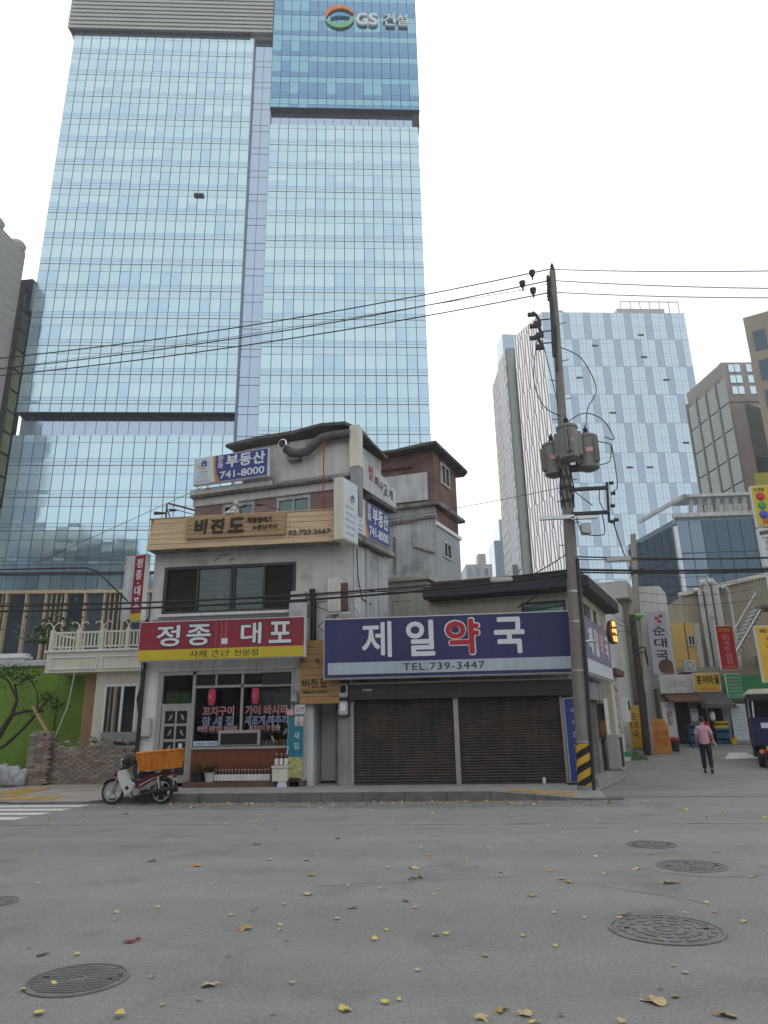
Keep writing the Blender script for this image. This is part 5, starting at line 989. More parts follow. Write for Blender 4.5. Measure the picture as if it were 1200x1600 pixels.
for c, sx, n in (((-15.6, 22.3, 3.7), (.75, .5, .28), 420), ((-14.8, 22.3, 3.45), (.5, .4, .25), 260), ((-14.0, 22.3, 2.85), (.32, .3, .22), 160), ((-13.5, 22.3, 2.55), (.3, .25, .18), 110), ((-14.3, 22.3, 2.4), (.35, .25, .14), 90), ((-15.9, 22.4, 3.4), (.5, .4, .3), 160)):
    for k in range(n):
        p = Vector((random.gauss(c[0], sx[0]*.55), random.gauss(c[1], sx[1]*.6), random.gauss(c[2], sx[2]*.55))); a = random.random()*6.3; s = random.uniform(.03, .075)
        d = Vector((math.cos(a), math.sin(a), random.uniform(-.7, .7)))*s; e = Vector((-d.y, d.x, random.uniform(-.03, .03)))*.55; lf.quad([p-d, p+e, p+d, p-e], 'leafy')
lf.build('crown', TR)
pl = MB().tube([(-14.35, 22.2, 2.55), (-12.95, 22.05, .85)], .055, 'timber', 6).build('timber_prop'); tag(pl, 'slanted pale timber post propping the leaning tree', 'post')
rp_ = MB().tube([(-12.95, 22.1, 3.6), (-13.05, 22.1, 2.6), (-13.3, 22.05, 1.7), (-13.4, 22.05, 1.5)], .012, 'whitep', 5).build('rope'); tag(rp_, 'thin white rope hanging from the balcony to the brick pillar', 'rope')
# rubble brick wall
BW = thing('old_brick_wall', 'crumbling low wall of mixed old bricks with end pillar', 'wall', (-12.3, 22, .2))
bc = [mat('old_brick_%d' % i, c, .95, .25, 6, .3) for i, c in enumerate([(.26, .225, .195), (.22, .195, .17), (.29, .25, .20), (.23, .14, .115), (.33, .29, .24), (.18, .165, .15)])]
bms = [MB().box(-.12, .12, -.06, .06, -.032, .032, m).mesh('brick', bev=.006) for m in bc]
bx('wall_core', BW, -13.35, -10.45, 21.95, 22.2, .1, 1.28, 'rubble'); bx('pillar_core', BW, -13.98, -13.4, 21.7, 22.35, .1, 1.6, 'rubble')
for r_ in range(16):
    z = .245+r_*.0745; x = -13.3+(.13 if r_ % 2 else 0)
    while x < -10.5:
        top = 1.32+.09*math.sin(x*3.1)+.05*math.sin(x*7)
        if z < top: inst('brick', random.choice(bms[:3]+bms[:5]+bms[:1]), BW, (x+12.3, -.02+random.uniform(-.012, .012), z-.2), random.uniform(-2, 2), scale=(random.uniform(.95, 1.06), 1, random.uniform(.98, 1.12)))
        x += .25
for r_ in range(21):
    z = .245+r_*.0745; o = .02*math.sin(r_*1.3)
    if z > 1.75: continue
    for k in range(3):
        if z > 1.55 and k == 2: continue
        inst('brick', random.choice(bms), BW, (-14.0+.13+k*.24+(.0 if r_ % 2 else .05)+o+12.3, -.27+random.uniform(-.01, .015), z-.2), random.uniform(-3, 3))
    inst('brick', random.choice(bms), BW, (-13.4+12.3+.02, -.14, z-.2), 90)
for k in range(16):
    x = random.uniform(-13.2, -10.7); q = MB(); r_ = random.uniform(.05, .11); q.hexa([(-r_*1.2, -r_, -r_*.4), (r_*.9, -r_*.8, -r_*.5), (r_*1.1, r_*.7, -r_*.4), (-r_, r_*.8, -r_*.5), (-r_*.7, -r_*.8, r_*.4), (r_*.8, -r_*.6, r_*.55), (r_*.7, r_*.6, r_*.3), (-r_*.9, r_*.5, r_*.5)], random.choice(['rubble', bc[3], 'rubble', bc[4], 'conc'])); o = q.build('rubble_chunk'); o.location = (x, 22.08, 1.42+.09*math.sin(x*3.1)+random.uniform(-.02, .06)); o.rotation_euler = (random.random(), random.random(), random.random()*3); tag(o, 'broken masonry chunk lying on top of the old brick wall', 'rubble', 'masonry chunks on the brick wall')
def sack(x, y, s, h, label):
    b_ = MB().ball((0, 0, 0), .5, 'sack', 20, (s, s*.7, h*.8)); o = b_.build('rubble_sack', smooth=True)
    for v in o.data.vertices: v.co.x += .07*math.sin(v.co.y*9+v.co.z*7+x); v.co.y += .05*math.sin(v.co.x*12+v.co.z*9); v.co.z = max(v.co.z*(1 if v.co.z < 0 else .8+.25*math.sin(v.co.x*6+x))+.05*math.sin(v.co.x*13+v.co.y*8), -.28*h)
    o.location = (x, y, .17+.28*h); o.rotation_euler = (0, .15, random.random()); tag(o, label, 'sack')
sack(-15.6, 21.9, 1.6, .95, 'large pale woven sack slumped behind other sacks by the lime wall'); sack(-14.35, 21.4, .85, 1.1, 'pale woven sack leaning on the brick pillar'); sack(-15.0, 22.6, .9, .9, 'small pale sack between the tree and brick pillar'); sack(-14.1, 21.55, .6, .9, 'smallest woven sack at the brick pillar foot')
for k in range(6):
    o = MB().box(-.25, .25, -.06, .06, -.04, .04, random.choice(['conc', 'timber', 'rubble'])).build('debris_board', bev=.01); o.location = (random.uniform(-16.2, -14.8), random.uniform(22.2, 23.0), .3+.12*k*.6); o.rotation_euler = (random.uniform(-.3, .3), random.uniform(-.4, .4), random.random()*3); tag(o, 'loose debris board on the rubble heap by the lime wall', 'board', 'debris boards on the rubble heap')
# ================================================================ the alley
def A_(x, y): return alz(y)
# pale annex directly behind the pharmacy and white wall building
WB = thing('white_house', 'plain white house with pale drainpipe behind the pharmacy', 'house', (6, 31, .5)); FWh = side(5.2, 27.6)
bx('side_wall', WB, 1.2, 6.6, .1, 4, 0, 7.0, 'white', FWh); bx('porch_wall', WB, -.6, 1.3, -.05, .6, 0, 3.4, 'cream', FWh); bx('porch_roof', WB, -.9, 1.0, -.35, .5, 3.4, 3.62, 'rust', FWh)
bx('end_pier', WB, 6.6, 7.2, -.1, 4, 0, 7.3, 'beige', FWh); bx('roof_box', WB, 6.0, 8.0, -.3, 1.5, 7.3, 8.1, 'greyclad', FWh); bx('base_band', WB, 1.2, 6.6, .04, .1, .4, 1.6, 'whited', FWh)
for z in (2.5, 4.2, 5.7): bx('pier_joint', WB, 6.58, 7.22, -.12, 0, z, z+.06, 'conc_d', FWh)
MB().tube([(6.9, -.3, 2.6), (6.9, -.3, 3.1)], .22, 'steel', 14).build('vent_drum', WB, FWh)
bx('poster', WB, .1, .9, -.08, -.05, 1.3, 3.1, 'print', FWh, label='printed food poster on the porch wall'); bx('vent_grille', WB, 2.2, 2.9, .02, .05, .75, 1.0, 'pvc', FWh)
t = thing('ticket_box', 'white wall box with dark screen beside the yellow menu board', 'box', tuple(FWh @ Vector((2.2, 0, 1.8)))); bx('case', t, 1.7, 2.4, -.25, .02, 1.75, 2.7, 'whitep', FWh, bev=.02); bx('screen', t, 1.85, 2.2, -.27, -.24, 2.2, 2.55, 'windark', FWh)
t = thing('air_conditioner', 'floor standing dirty air conditioner unit at the pharmacy rear corner', 'air conditioner', tuple(psd @ Vector((4.4, -.3, .3)))); bx('casing', t, 3.9, 4.7, -.5, -.12, .32, 1.35, 'meter', psd, bev=.02); bx('grille', t, 3.97, 4.45, -.52, -.49, .4, 1.28, 'ink', psd)
gr = MB()
for k in range(500):
    x, y = random.uniform(5.3, 6.4), random.uniform(28.3, 31.0); z = alz(y); gr.quad([(x, y, z), (x+.03, y, z), (x+.04, y+.02, z+random.uniform(.05, .14))], 'weeds')
gq = gr.build('weeds'); gq['kind'] = 'stuff'; gq['label'] = 'green weeds growing at the foot of the white house'; gq['category'] = 'weeds'
t = thing('planter_tray', 'small green plastic tray on a white block by the weeds', 'tray', (5.4, 28.6, .4)); MB().hexa([(5.15, 28.2, .52), (5.75, 28.2, .52), (5.75, 28.6, .52), (5.15, 28.6, .52), (5.1, 28.15, .68), (5.8, 28.15, .68), (5.8, 28.65, .68), (5.1, 28.65, .68)], 'greens').build('tray', t); bx('block', t, 5.1, 5.7, 28.2, 28.6, .3, .52, 'whited')
# restaurant house with tall vertical banner
SH = thing('soup_house', 'white gabled restaurant house carrying the tall soup banner', 'house', (9, 34, .8)); 
MB().plate([(7.2, 0), (9.45, 0), (9.45, 7.6), (9.2, 8.0), (7.9, 8.0), (7.2, 7.2)], 34.4, 40, 'white').build('wall', SH)
bx('shop_wall', SH, 8.3, 9.9, 33.6, 34.4, 0, 3.2, 'beige'); bx('doorway', SH, 8.95, 9.5, 33.56, 33.62, .8, 2.6, 'dark'); bx('shop_door', SH, 8.35, 8.9, 33.52, 33.6, .85, 2.6, 'whitep'); bx('door_poster', SH, 8.55, 8.75, 33.5, 33.52, 1.6, 2.2, 'print')
MB().hexa([(8.5, 32.6, 2.55), (10.0, 32.6, 2.55), (10.0, 33.6, 2.9), (8.5, 33.6, 2.9), (8.5, 32.6, 2.62), (10.0, 32.6, 2.62), (10.0, 33.6, 3.0), (8.5, 33.6, 3.0)], 'rust').build('awning', SH)
t = lightbox('soup_banner', 'tall pale banner with three black letters and a bowl picture', 8.25, 9.15, 3.8, 6.7, 33.6, 33.72, mat('pale_lilac', (.44, .44, .50), .6, .06))
for k, ch in enumerate('순대국'): txt(t, ch, 8.42, 8.98, 5.55-k*.55, 5.98-k*.55, 33.6, 'ink', bold=.02, depth=.01)
for a in ((8.65, 6.35), (8.85, 6.45), (8.75, 6.2)): bx('red_mark', t, a[0]-.08, a[0]+.1, 33.59, 33.6, a[1]-.07, a[1]+.05, 'cred')
txt(t, '전통의맛집', 8.45, 8.95, 6.02, 6.1, 33.6, 'inkgrey', depth=.006)
MB().plate([(8.8+.33*math.cos(R(a)), 4.15+.33*math.sin(R(a))) if math.cos(R(a)) < .95 else (9.1, 4.15) for a in range(0, 360, 20)], 33.585, 33.6, 'rust').build('bowl_picture', t); bx('red_corner', t, 8.85, 9.12, 33.592, 33.6, 3.83, 4.1, 'cred')
t = lightbox('beige_shop_sign', 'low beige shop sign under the tall soup banner', 8.35, 9.75, 2.95, 3.75, 33.3, 33.5, 'stucco'); txt(t, '순대 국밥', 8.7, 9.5, 3.2, 3.5, 33.3, 'inkgrey', depth=.008)
YH = thing('ochre_house', 'ochre panelled upper house with one tiny window in the alley', 'house', (11.5, 40, 1.3)); bx('wall', YH, 10.7, 12.2, 40, 45, 0, 6.95, 'ochre'); bx('panel_joint', YH, 11.7, 11.74, 39.98, 40.02, 4, 6.95, 'rust'); bx('side_strip', YH, 12.2, 12.45, 39.9, 41, 0, 6.9, 'whited'); win(YH, 11.85, 12.12, 5.75, 6.2, frame(0, 40, 0, 0)); bx('blue_pipe', YH, 10.2, 13.6, 39.4, 39.6, 4.3, 4.5, 'pvc')
# beige building with slanted top, ducts and outside stair
BE = thing('beige_building', 'beige building with sloping parapet, ducts and zigzag outside stair', 'building', (14.5, 42, 1.3))
MB().plate([(12.4, 0), (22, 0), (22, 10.0), (16.9, 9.65), (12.4, 8.75)], 42, 48, 'beige').build('wall', BE); MB().plate([(12.2, 8.7), (16.9, 9.62), (22, 10.0), (22, 10.2), (16.9, 9.85), (12.2, 8.95)], 41.8, 42.0, 'stucco').build('coping', BE)
for x, r_, z0, z1 in ((13.35, .13, 4, 8.8), (13.75, .2, 3, 9.2), (14.2, .2, 3, 9.25), (14.9, .1, 3.2, 8.9)):
    tb('duct', BE, [(x, 41.7, z0), (x, 41.7, z1), (x-.12, 41.7, z1+.25), (x-.35, 41.7, z1+.2)], r_, 'creamg' if r_ > .2 else 'whited', n=12)
bx('stair_wall', BE, 15.8, 22, 38.5, 42, 0, 5.2, 'beige')
for k in range(11): bx('tread', BE, 12.5+k*.15, 12.85+k*.15, 35.8, 36.8, 4.75+k*.21, 4.85+k*.21, 'whited')
tb('stringer', BE, [(12.5, 35.8, 4.65), (14.2, 35.8, 6.95)], .06, 'steel'); tb('handrail', BE, [(12.5, 35.8, 5.6), (14.2, 35.8, 7.9)], .03, 'steel'); bx('landing', BE, 14.1, 16.5, 35.7, 37, 6.95, 7.1, 'conc_d')
for k in range(8): bx('landing_bar', BE, 14.1+k*.14, 14.14+k*.14, 35.75, 35.8, 7.1, 8.4, 'steel')
tb('lower_rail', BE, [(12.3, 35.6, 4.6), (14.2, 35.6, 2.8)], .03, 'steel'); tb('lower_rail', BE, [(12.3, 35.6, 4.2), (14.2, 35.6, 2.4)], .03, 'steel')
# dried fish restaurant with awning
FR = thing('awning_restaurant', 'low restaurant with dark awning and amber sign at the alley bend', 'restaurant', (10.4, 33.5, .8))
bx('wall', FR, 9.9, 13.2, 34.4, 37, 0, 4.0, 'beige'); bx('dark_front', FR, 9.95, 12.4, 34.3, 34.4, .8, 2.9, 'dark'); bx('door', FR, 10.0, 10.5, 34.22, 34.3, .85, 2.6, 'whited'); bx('door_glass', FR, 10.08, 10.42, 34.2, 34.22, 1.5, 2.5, 'windark')
MB().hexa([(9.85, 32.9, 2.4), (11.3, 32.9, 2.38), (11.3, 34.3, 2.98), (9.65, 34.3, 2.98), (9.85, 32.9, 2.45), (11.3, 32.9, 2.43), (11.3, 34.3, 3.05), (9.65, 34.3, 3.05)], 'awn').build('awning', FR); bx('valance', FR, 9.85, 11.3, 32.86, 32.9, 2.28, 2.42, 'awn')
tb('flue', FR, [(9.55, 34, 3.7), (9.85, 34, 3.7), (10.0, 34, 3.5), (10.0, 34, 2.6)], .16, 'transf', n=12); bx('right_front', FR, 11.4, 13.4, 34.2, 34.35, 2.5, 3.7, 'greens'); bx('eave_board', FR, 11.5, 13.4, 33.9, 34.2, 2.35, 2.6, 'rust')
t = lightbox('amber_shop_sign', 'amber sign with four brown letters above the dark awning', 9.72, 10.85, 2.98, 3.78, 33.0, 33.2, 'yellow2')
for k, ch in enumerate('홍어마을'): txt(t, ch, 9.85+k*.25, 10.06+k*.25, 3.3, 3.68, 33.0, 'inkbrown', bold=.03, depth=.008)
txt(t, '홍탁 전문점', 10.0, 10.6, 3.06, 3.15, 33.0, 'inkred', depth=.006)
t = lightbox('red_vertical_sign', 'upright red sign with white column of letters in the alley', 10.95, 11.7, 3.88, 5.82, 32.9, 33.05, 'inkred'); txt(t, '옛마을집', 11.08, 11.56, 5.55, 5.7, 32.9, 'yellow', bold=.01, depth=.006)
for k, ch in enumerate('민속주점집'): txt(t, ch, 11.2, 11.46, 5.2-k*.27, 5.42-k*.27, 32.9, 'pinkl', bold=.0, depth=.006)
txt(t, '소주안주일절', 11.06, 11.58, 3.95, 4.05, 32.9, 'yellow', depth=.006)
t = lightbox('green_menu_sign', 'small green menu sign with rows of white letters', 11.05, 11.66, 2.7, 3.72, 32.9, 33.0, 'greens')
for k in range(6): txt(t, '홍어삼합탕'[:5], 11.12, 11.58, 3.5-k*.145, 3.58-k*.145, 32.9, 'signw' if k != 1 else 'pinkl', depth=.005, spacing=1.3)
t = lightbox('amber_banner_sign', 'amber sign with large red letters at the right edge', 10.32, 11.6, 3.0, 5.0, 26.9, 27.1, 'yellow2'); txt(t, '홍', 10.62, 11.2, 4.0, 4.62, 26.9, 'inkred', bold=.03, depth=.01); txt(t, '어', 10.66, 11.2, 3.55, 3.98, 26.9, 'inkred', bold=.03, depth=.01); txt(t, '삼합 전문', 10.7, 11.4, 3.12, 3.45, 26.9, 'inkbrown', depth=.008); txt(t, '흑산도', 10.45, 11.3, 4.72, 4.88, 26.9, 'ink', depth=.008)
tb('mast', t, [(11.6, 27.2, .2), (11.6, 27.2, 5.2)], .05, 'steel')
OB = thing('olive_building', 'olive clad building edge carrying a stack of signs', 'building', (12.8, 27.5, .3)); MB().prism([(11.45, 27.3), (20, 27.3), (24, 36), (16.2, 36)], 4.9, 11.0, 'olive').build('wall', OB); bx('post', OB, 12.3, 12.7, 27.3, 27.7, .1, 4.9, 'creamg'); bx('edge_strip', OB, 11.38, 11.45, 27.25, 27.6, 4.9, 9, 'whited')
t = lightbox('billiard_sign', 'yellow sign with red, green and blue balls marked 5F', 11.02, 11.85, 8.7, 10.32, 26.8, 27.0, 'yellow'); txt(t, '포켓볼', 11.1, 11.5, 10.08, 10.22, 26.8, 'inkbrown', bold=.01, depth=.006); txt(t, '5F', 11.22, 11.5, 8.78, 9.0, 26.8, 'inkred', bold=.03, depth=.008)
for k, m in enumerate(('ball_r', 'ball_g', 'ball_b')): MB().ball((11.32, 26.8, 9.88-k*.36), .17, m, 16, (1, .25, 1)).build('ball_relief', t, smooth=True)
t = lightbox('eel_sign', 'cream sign with column of red letters below the billiard sign', 11.0, 11.8, 7.15, 8.62, 26.8, 27.0, 'signw')
for k, ch in enumerate('장어요리'): txt(t, ch, 11.16, 11.45, 7.95-k*.24, 8.15-k*.24, 26.8, 'inkred', bold=.01, depth=.006)
MB().hexa([(11.05, 26.79, 8.35), (11.35, 26.79, 8.4), (11.4, 26.8, 8.5), (11.05, 26.8, 8.45), (11.05, 26.78, 8.4), (11.35, 26.78, 8.45), (11.4, 26.79, 8.55), (11.05, 26.79, 8.5)], 'rust').build('food_picture', t); txt(t, '민물', 11.1, 11.35, 8.2, 8.28, 26.8, 'ink', depth=.006)
t = lightbox('blue_shop_sign', 'bright blue sign at the right edge under the cream eel sign', 11.05, 12.1, 6.1, 7.05, 26.8, 27.0, 'blue2'); txt(t, '노래', 11.2, 11.7, 6.3, 6.8, 26.8, 'signw', bold=.01, depth=.006)
# alley poles
p = thing('alley_pole', 'slim pale concrete pole standing in front of the soup house', 'utility pole', (7.3, 33.2, .78)); MB().tube([(7.3, 33.2, .7), (8.0, 33.2, 10.3)], [.19, .13], 'polel', 12).build('shaft', p, smooth=True); MB().tube([(7.3, 33.2, .7), (7.42, 33.2, 2.6)], .21, 'blackm', 12).build('dark_sleeve', p)
for z in (8.6, 9.3, 9.8): MB().lathe([(.03, -.1), (.08, 0), (.03, .1)], (8.2, 33.1, z), 'blackm', 8, 'x').build('insulator', p)
MB().ball((7.75, 33.0, 6.4), .2, mat('green_lamp', (.15, .45, .12), .4, .05), 12, (1.2, 1, .6)).build('green_lamp', p); bx('clamp', p, 7.75, 8.15, 33.05, 33.15, 8.4, 8.5, 'blackm')
p = thing('wooden_pole', 'thin weathered dark pole with cable clamps beside the orange board', 'utility pole', (6.7, 29.9, .5)); MB().tube([(6.72, 29.9, .4), (6.75, 29.9, 6.0)], [.17, .12], 'bark', 10).build('shaft', p, smooth=True)
MB().tube([(6.85, 29.75, .5), (6.9, 29.75, 2.9)], .06, 'pvc', 8).build('conduit', p)
for z in (4.4, 4.6): tb('clamp', p, [(6.6, 29.8, z), (7.05, 29.7, z+.05), (7.1, 29.75, z-.5)], .04, 'blackm')
# alley furniture
z = alz(30.3)
t = thing('arched_board', 'arched orange advertising board leaning by the wooden pole', 'sign board', (7.25, 30.3, z)); pts = [(6.95, z), (7.72, z), (7.66, z+1.0)]+[(7.33+.33*math.cos(R(a)), z+1.05+.28*math.sin(R(a))) for a in range(15, 180, 20)]+[(6.98, z+1.0)]
MB().plate(pts, 30.2, 30.32, 'orangel').build('board', t)
for k, ch in enumerate('순대국밥'): txt(t, ch, 7.1+(k % 2)*.28, 7.34+(k % 2)*.28, z+.65-(k//2)*.32, z+.9-(k//2)*.32, 30.2, 'inkred', bold=.01, depth=.006)
txt(t, '전문', 7.15, 7.5, z+1.02, z+1.2, 30.2, 'inkred', depth=.006)
z = alz(31.5)
t = thing('yellow_menu_board', 'upright yellow menu board with dark letters behind the wooden pole', 'sign board', (6.6, 31.5, z)); bx('board', t, 6.35, 6.9, 31.4, 31.5, z+.1, z+1.75, 'yellow2'); bx('frame', t, 6.32, 6.93, 31.45, 31.52, z, z+1.8, 'alu')
for k, ch in enumerate('순대국'): txt(t, ch, 6.5, 6.8, z+1.2-k*.36, z+1.5-k*.36, 31.4, 'inkbrown', bold=.01, depth=.006)
def crate(x, y, z, m, label, deg=0):
    t = thing('plastic_crate', label, 'crate', (x, y, z), deg, 'bottle crates in the alley'); f = frame(x, y, z, deg)
    b = MB().box(-.26, .26, -.19, .19, 0, .03, m)
    for s in (-1, 1): b.box(-.26, .26, s*.19-.015, s*.19+.015, .0, .12, m).box(-.26, .26, s*.19-.015, s*.19+.015, .22, .3, m).box(s*.26-.015, s*.26+.015, -.19, .19, 0, .3, m)
    for k in range(5): b.box(-.26+k*.13-.015, -.26+k*.13+.015, -.2, .2, .12, .22, m)
    b.build('crate_body', t, f)
    for k in range(4): MB().lathe([(.035, .03), (.035, .2), (.012, .26), (.012, .3)], (-.18+k*.12, 0, 0), 'bottle', 8).build('bottle', t, f)
z = alz(32.3)
for k in range(3): crate(9.3, 32.3, z+k*.31, 'cblue', ('lowest', 'middle', 'topmost')[k]+' blue bottle crate stacked near the soup house door')
z = alz(33.6)
for k in range(2): crate(10.72, 33.5, z+k*.31, 'cblue', ('lower', 'upper')[k]+' blue bottle crate under the yellow crate by the awning')
crate(10.7, 33.5, z+.62, 'cyel', 'yellow bottle crate on top of two blue ones by the awning')
z = alz(32.4); t = thing('folding_table', 'red plastic table folded beside the blue crate stack', 'table', (9.75, 32.4, z)); MB().hexa([(9.6, 32.3, z+.2), (10.0, 32.3, z+.2), (10.0, 32.5, z+.2), (9.6, 32.5, z+.2), (9.55, 32.3, z+1.0), (9.9, 32.3, z+1.0), (9.9, 32.42, z+1.0), (9.55, 32.42, z+1.0)], 'cred').build('top', t)
for x in (9.65, 9.95): tb('leg', t, [(x, 32.3, z+.3), (x+.05, 32.1, z)], .02, 'whitep'); tb('leg', t, [(x+.05, 32.4, z+.3), (x-.05, 32.55, z)], .02, 'whitep')
z = alz(33.3); t = thing('white_menu_board', 'tall white printed menu board beside the truck', 'sign board', (11.5, 33.3, z)); bx('board', t, 11.15, 11.8, 33.2, 33.3, z+.15, z+1.65, 'signw'); bx('foot', t, 11.1, 11.85, 33.0, 33.5, z, z+.15, 'pvc'); txt(t, '메뉴', 11.3, 11.6, z+1.45, z+1.57, 33.2, 'inkred', bold=.02, depth=.006)
for k in range(7): txt(t, '홍어삼합 국밥', 11.22, 11.7, z+1.25-k*.15, z+1.32-k*.15, 33.2, 'inkgrey', depth=.005)
t = thing('paper_lantern', 'white hanging paper lantern under the dark awning', 'lantern', (10.4, 33.3, 2.0)); MB().lathe([(.05, -.2), (.11, -.14), (.12, 0), (.11, .14), (.05, .2)], (10.35, 33.2, 1.95), 'whitep', 12).build('shade', t, smooth=True); tb('cord', t, [(10.35, 33.2, 2.15), (10.35, 33.2, 2.5)], .008, 'black_c')
t = thing('hanging_sheet', 'pale blue plastic sheet hanging by the dark restaurant front', 'sheet', (11.0, 33.8, .9)); MB().hexa([(11.0, 33.7, .95), (11.2, 33.7, .95), (11.2, 33.75, .95), (11.0, 33.75, .95), (10.95, 33.7, 2.3), (11.3, 33.7, 2.3), (11.3, 33.75, 2.3), (10.95, 33.75, 2.3)], 'bluew').build('sheet', t)
t = thing('yellow_bucket', 'small yellow bucket on the ground by the white menu board', 'bucket', (11.0, 33.0, alz(33))); MB().lathe([(.11, 0), (.15, .28), (.13, .28), (.1, .03)], (11.0, 33.0, alz(33)), 'cyel', 14).build('shell', t, smooth=True); tb('handle', t, [(10.86, 33, alz(33)+.26), (11, 32.95, alz(33)+.38), (11.14, 33, alz(33)+.26)], .01, 'steel')
t = thing('bin', 'dark bin with red lid beside the arched orange board', 'bin', (7.95, 31.0, alz(31))); MB().lathe([(.2, 0), (.24, .4), (.22, .42)], (8.0, 31.0, alz(31)), 'blackm', 14).build('shell', t); MB().lathe([(.26, .42), (.25, .5), (.05, .55)], (8.0, 31.0, alz(31)), 'cred', 14).build('lid', t)

t = thing('air_conditioner', 'white air conditioner hung above the rusty soup house awning', 'air conditioner', (9.85, 33.9, 3.0)); bx('casing', t, 9.55, 10.05, 33.45, 33.75, 3.95, 4.4, 'whited', bev=.02); MB().ring((9.8, 33.44, 4.17), .12, .17, -.01, .01, 'pvc', 18).build('fan_guard', t); bx('bracket', t, 9.5, 10.1, 33.45, 34.3, 3.88, 3.94, 'steel')
t = thing('notice_board', 'small white notice board on the wall between soup door and crates', 'sign', (9.7, 33.5, 1.6)); bx('board', t, 9.55, 9.85, 33.5, 33.54, 1.75, 2.3, 'signw'); txt(t, '안내', 9.6, 9.8, 2.1, 2.22, 33.5, 'inkred', depth=.005)
for k in range(4): wire('thin black wire sagging across the alley from pole to pole', [(7.9, 33.1, 8.3-k*.4), (14.0, 35.5, 8.9-k*.5)], .012, 'wires across the alley', .25)
# ================================================================ parked small truck
TK = thing('small_truck', 'dark navy small truck with open tilt-covered bed parked in the alley', 'truck', (10.06, 26.4, .17)); FK = frame(10.06, 25.6, .13, -17)
MB().box(-.8, .8, 0, 2.8, .75, .85, 'truck').box(-.82, -.76, 0, 2.8, .85, 1.55, 'truck').box(.76, .82, 0, 2.8, .85, 1.55, 'truck').build('bed', TK, FK, bev=.01)
tg = MB().box(-.82, .82, -.06, 0, .8, 1.6, 'truck').box(-.88, .88, -.09, .0, 1.6, 1.68, 'truck').build('tailgate', TK, FK, bev=.015); bx('rib', tg, -.6, .6, -.085, -.06, .95, 1.05, 'truck', FK); bx('sticker', tg, -.55, -.3, -.075, -.058, 1.33, 1.5, 'signw', FK)
bx('chassis', TK, -.5, .5, .1, 3.8, .45, .75, 'black', FK); bx('bumper', TK, -.75, .75, -.12, .0, .42, .55, 'black', FK); bx('number_plate', TK, -.5, -.05, -.14, -.11, .62, .76, 'plate', FK); txt(TK, '7304', -.46, -.09, .64, .74, -.14, 'ink', FK, .0, .005)
for x, s in ((-.66, 1), (.66, -1)):
    MB().lathe([(.07, 0), (.07, .04)], (x, -.14, .6), 'lampor', 14, 'y').build('tail_lamp', TK, FK); bx('tail_lamp', TK, x+.1*s-.06, x+.1*s+.06, -.13, -.1, .55, .66, 'lampred', FK)
    wl_ = MB().lathe([(.12, -.09), (.27, -.09), (.29, -.05), (.29, .05), (.27, .09), (.12, .09)], (x, .7, .3), 'black', 20, 'x').build('wheel', TK, FK, smooth=True); MB().lathe([(.13, -.095), (.05, -.095)], (x, .7, .3), 'steel', 14, 'x').build('rim', wl_, FK)
    MB().lathe([(.12, -.09), (.27, -.09), (.29, -.05), (.29, .05), (.27, .09), (.12, .09)], (x, 3.3, .3), 'black', 20, 'x').build('wheel', TK, FK, smooth=True)
for x in (-.72, .72): tb('tilt_post', TK, [(x, .05, 1.6), (x*.95, .05, 2.3), (x*.9, .05, 2.42)], .025, 'signw', FK); tb('tilt_post', TK, [(x, 2.7, 1.6), (x*.95, 2.7, 2.42)], .025, 'signw', FK)
MB().hexa([(-.85, -.1, 2.42), (.85, -.1, 2.42), (.85, 2.85, 2.42), (-.85, 2.85, 2.42), (-.75, -.05, 2.6), (.75, -.05, 2.6), (.75, 2.8, 2.6), (-.75, 2.8, 2.6)], 'tarp').build('tilt_roof', TK, FK, bev=.03)
MB().hexa([(-.8, -.03, 2.2), (.8, -.03, 2.25), (.8, .1, 2.25), (-.8, .1, 2.2), (-.84, -.08, 2.43), (.84, -.08, 2.43), (.84, .1, 2.43), (-.84, .1, 2.43)], 'blackm').build('rolled_cover', TK, FK, bev=.03); bx('front_board', TK, -.8, .8, 2.7, 2.75, .8, 2.4, 'blackm', FK)
MB().box(-.75, .75, 2.9, 4.2, .5, 1.95, 'truck').build('cab', TK, FK, bev=.08); bx('cab_window', TK, -.6, .6, 2.87, 2.9, 1.3, 1.8, 'windark', FK)
rmp = MB().prism([(9.0, 28.2), (10.2, 28.2), (10.3, 29.8), (9.7, 29.8)], alz(28.2)+.01, [alz(28.2)+.05, alz(28.2)+.05, alz(29.8)+.06, alz(29.8)+.06], 'white').build('concrete_ramp'); tag(rmp, 'pale concrete ramp slab on the alley floor beside the truck', 'ramp')
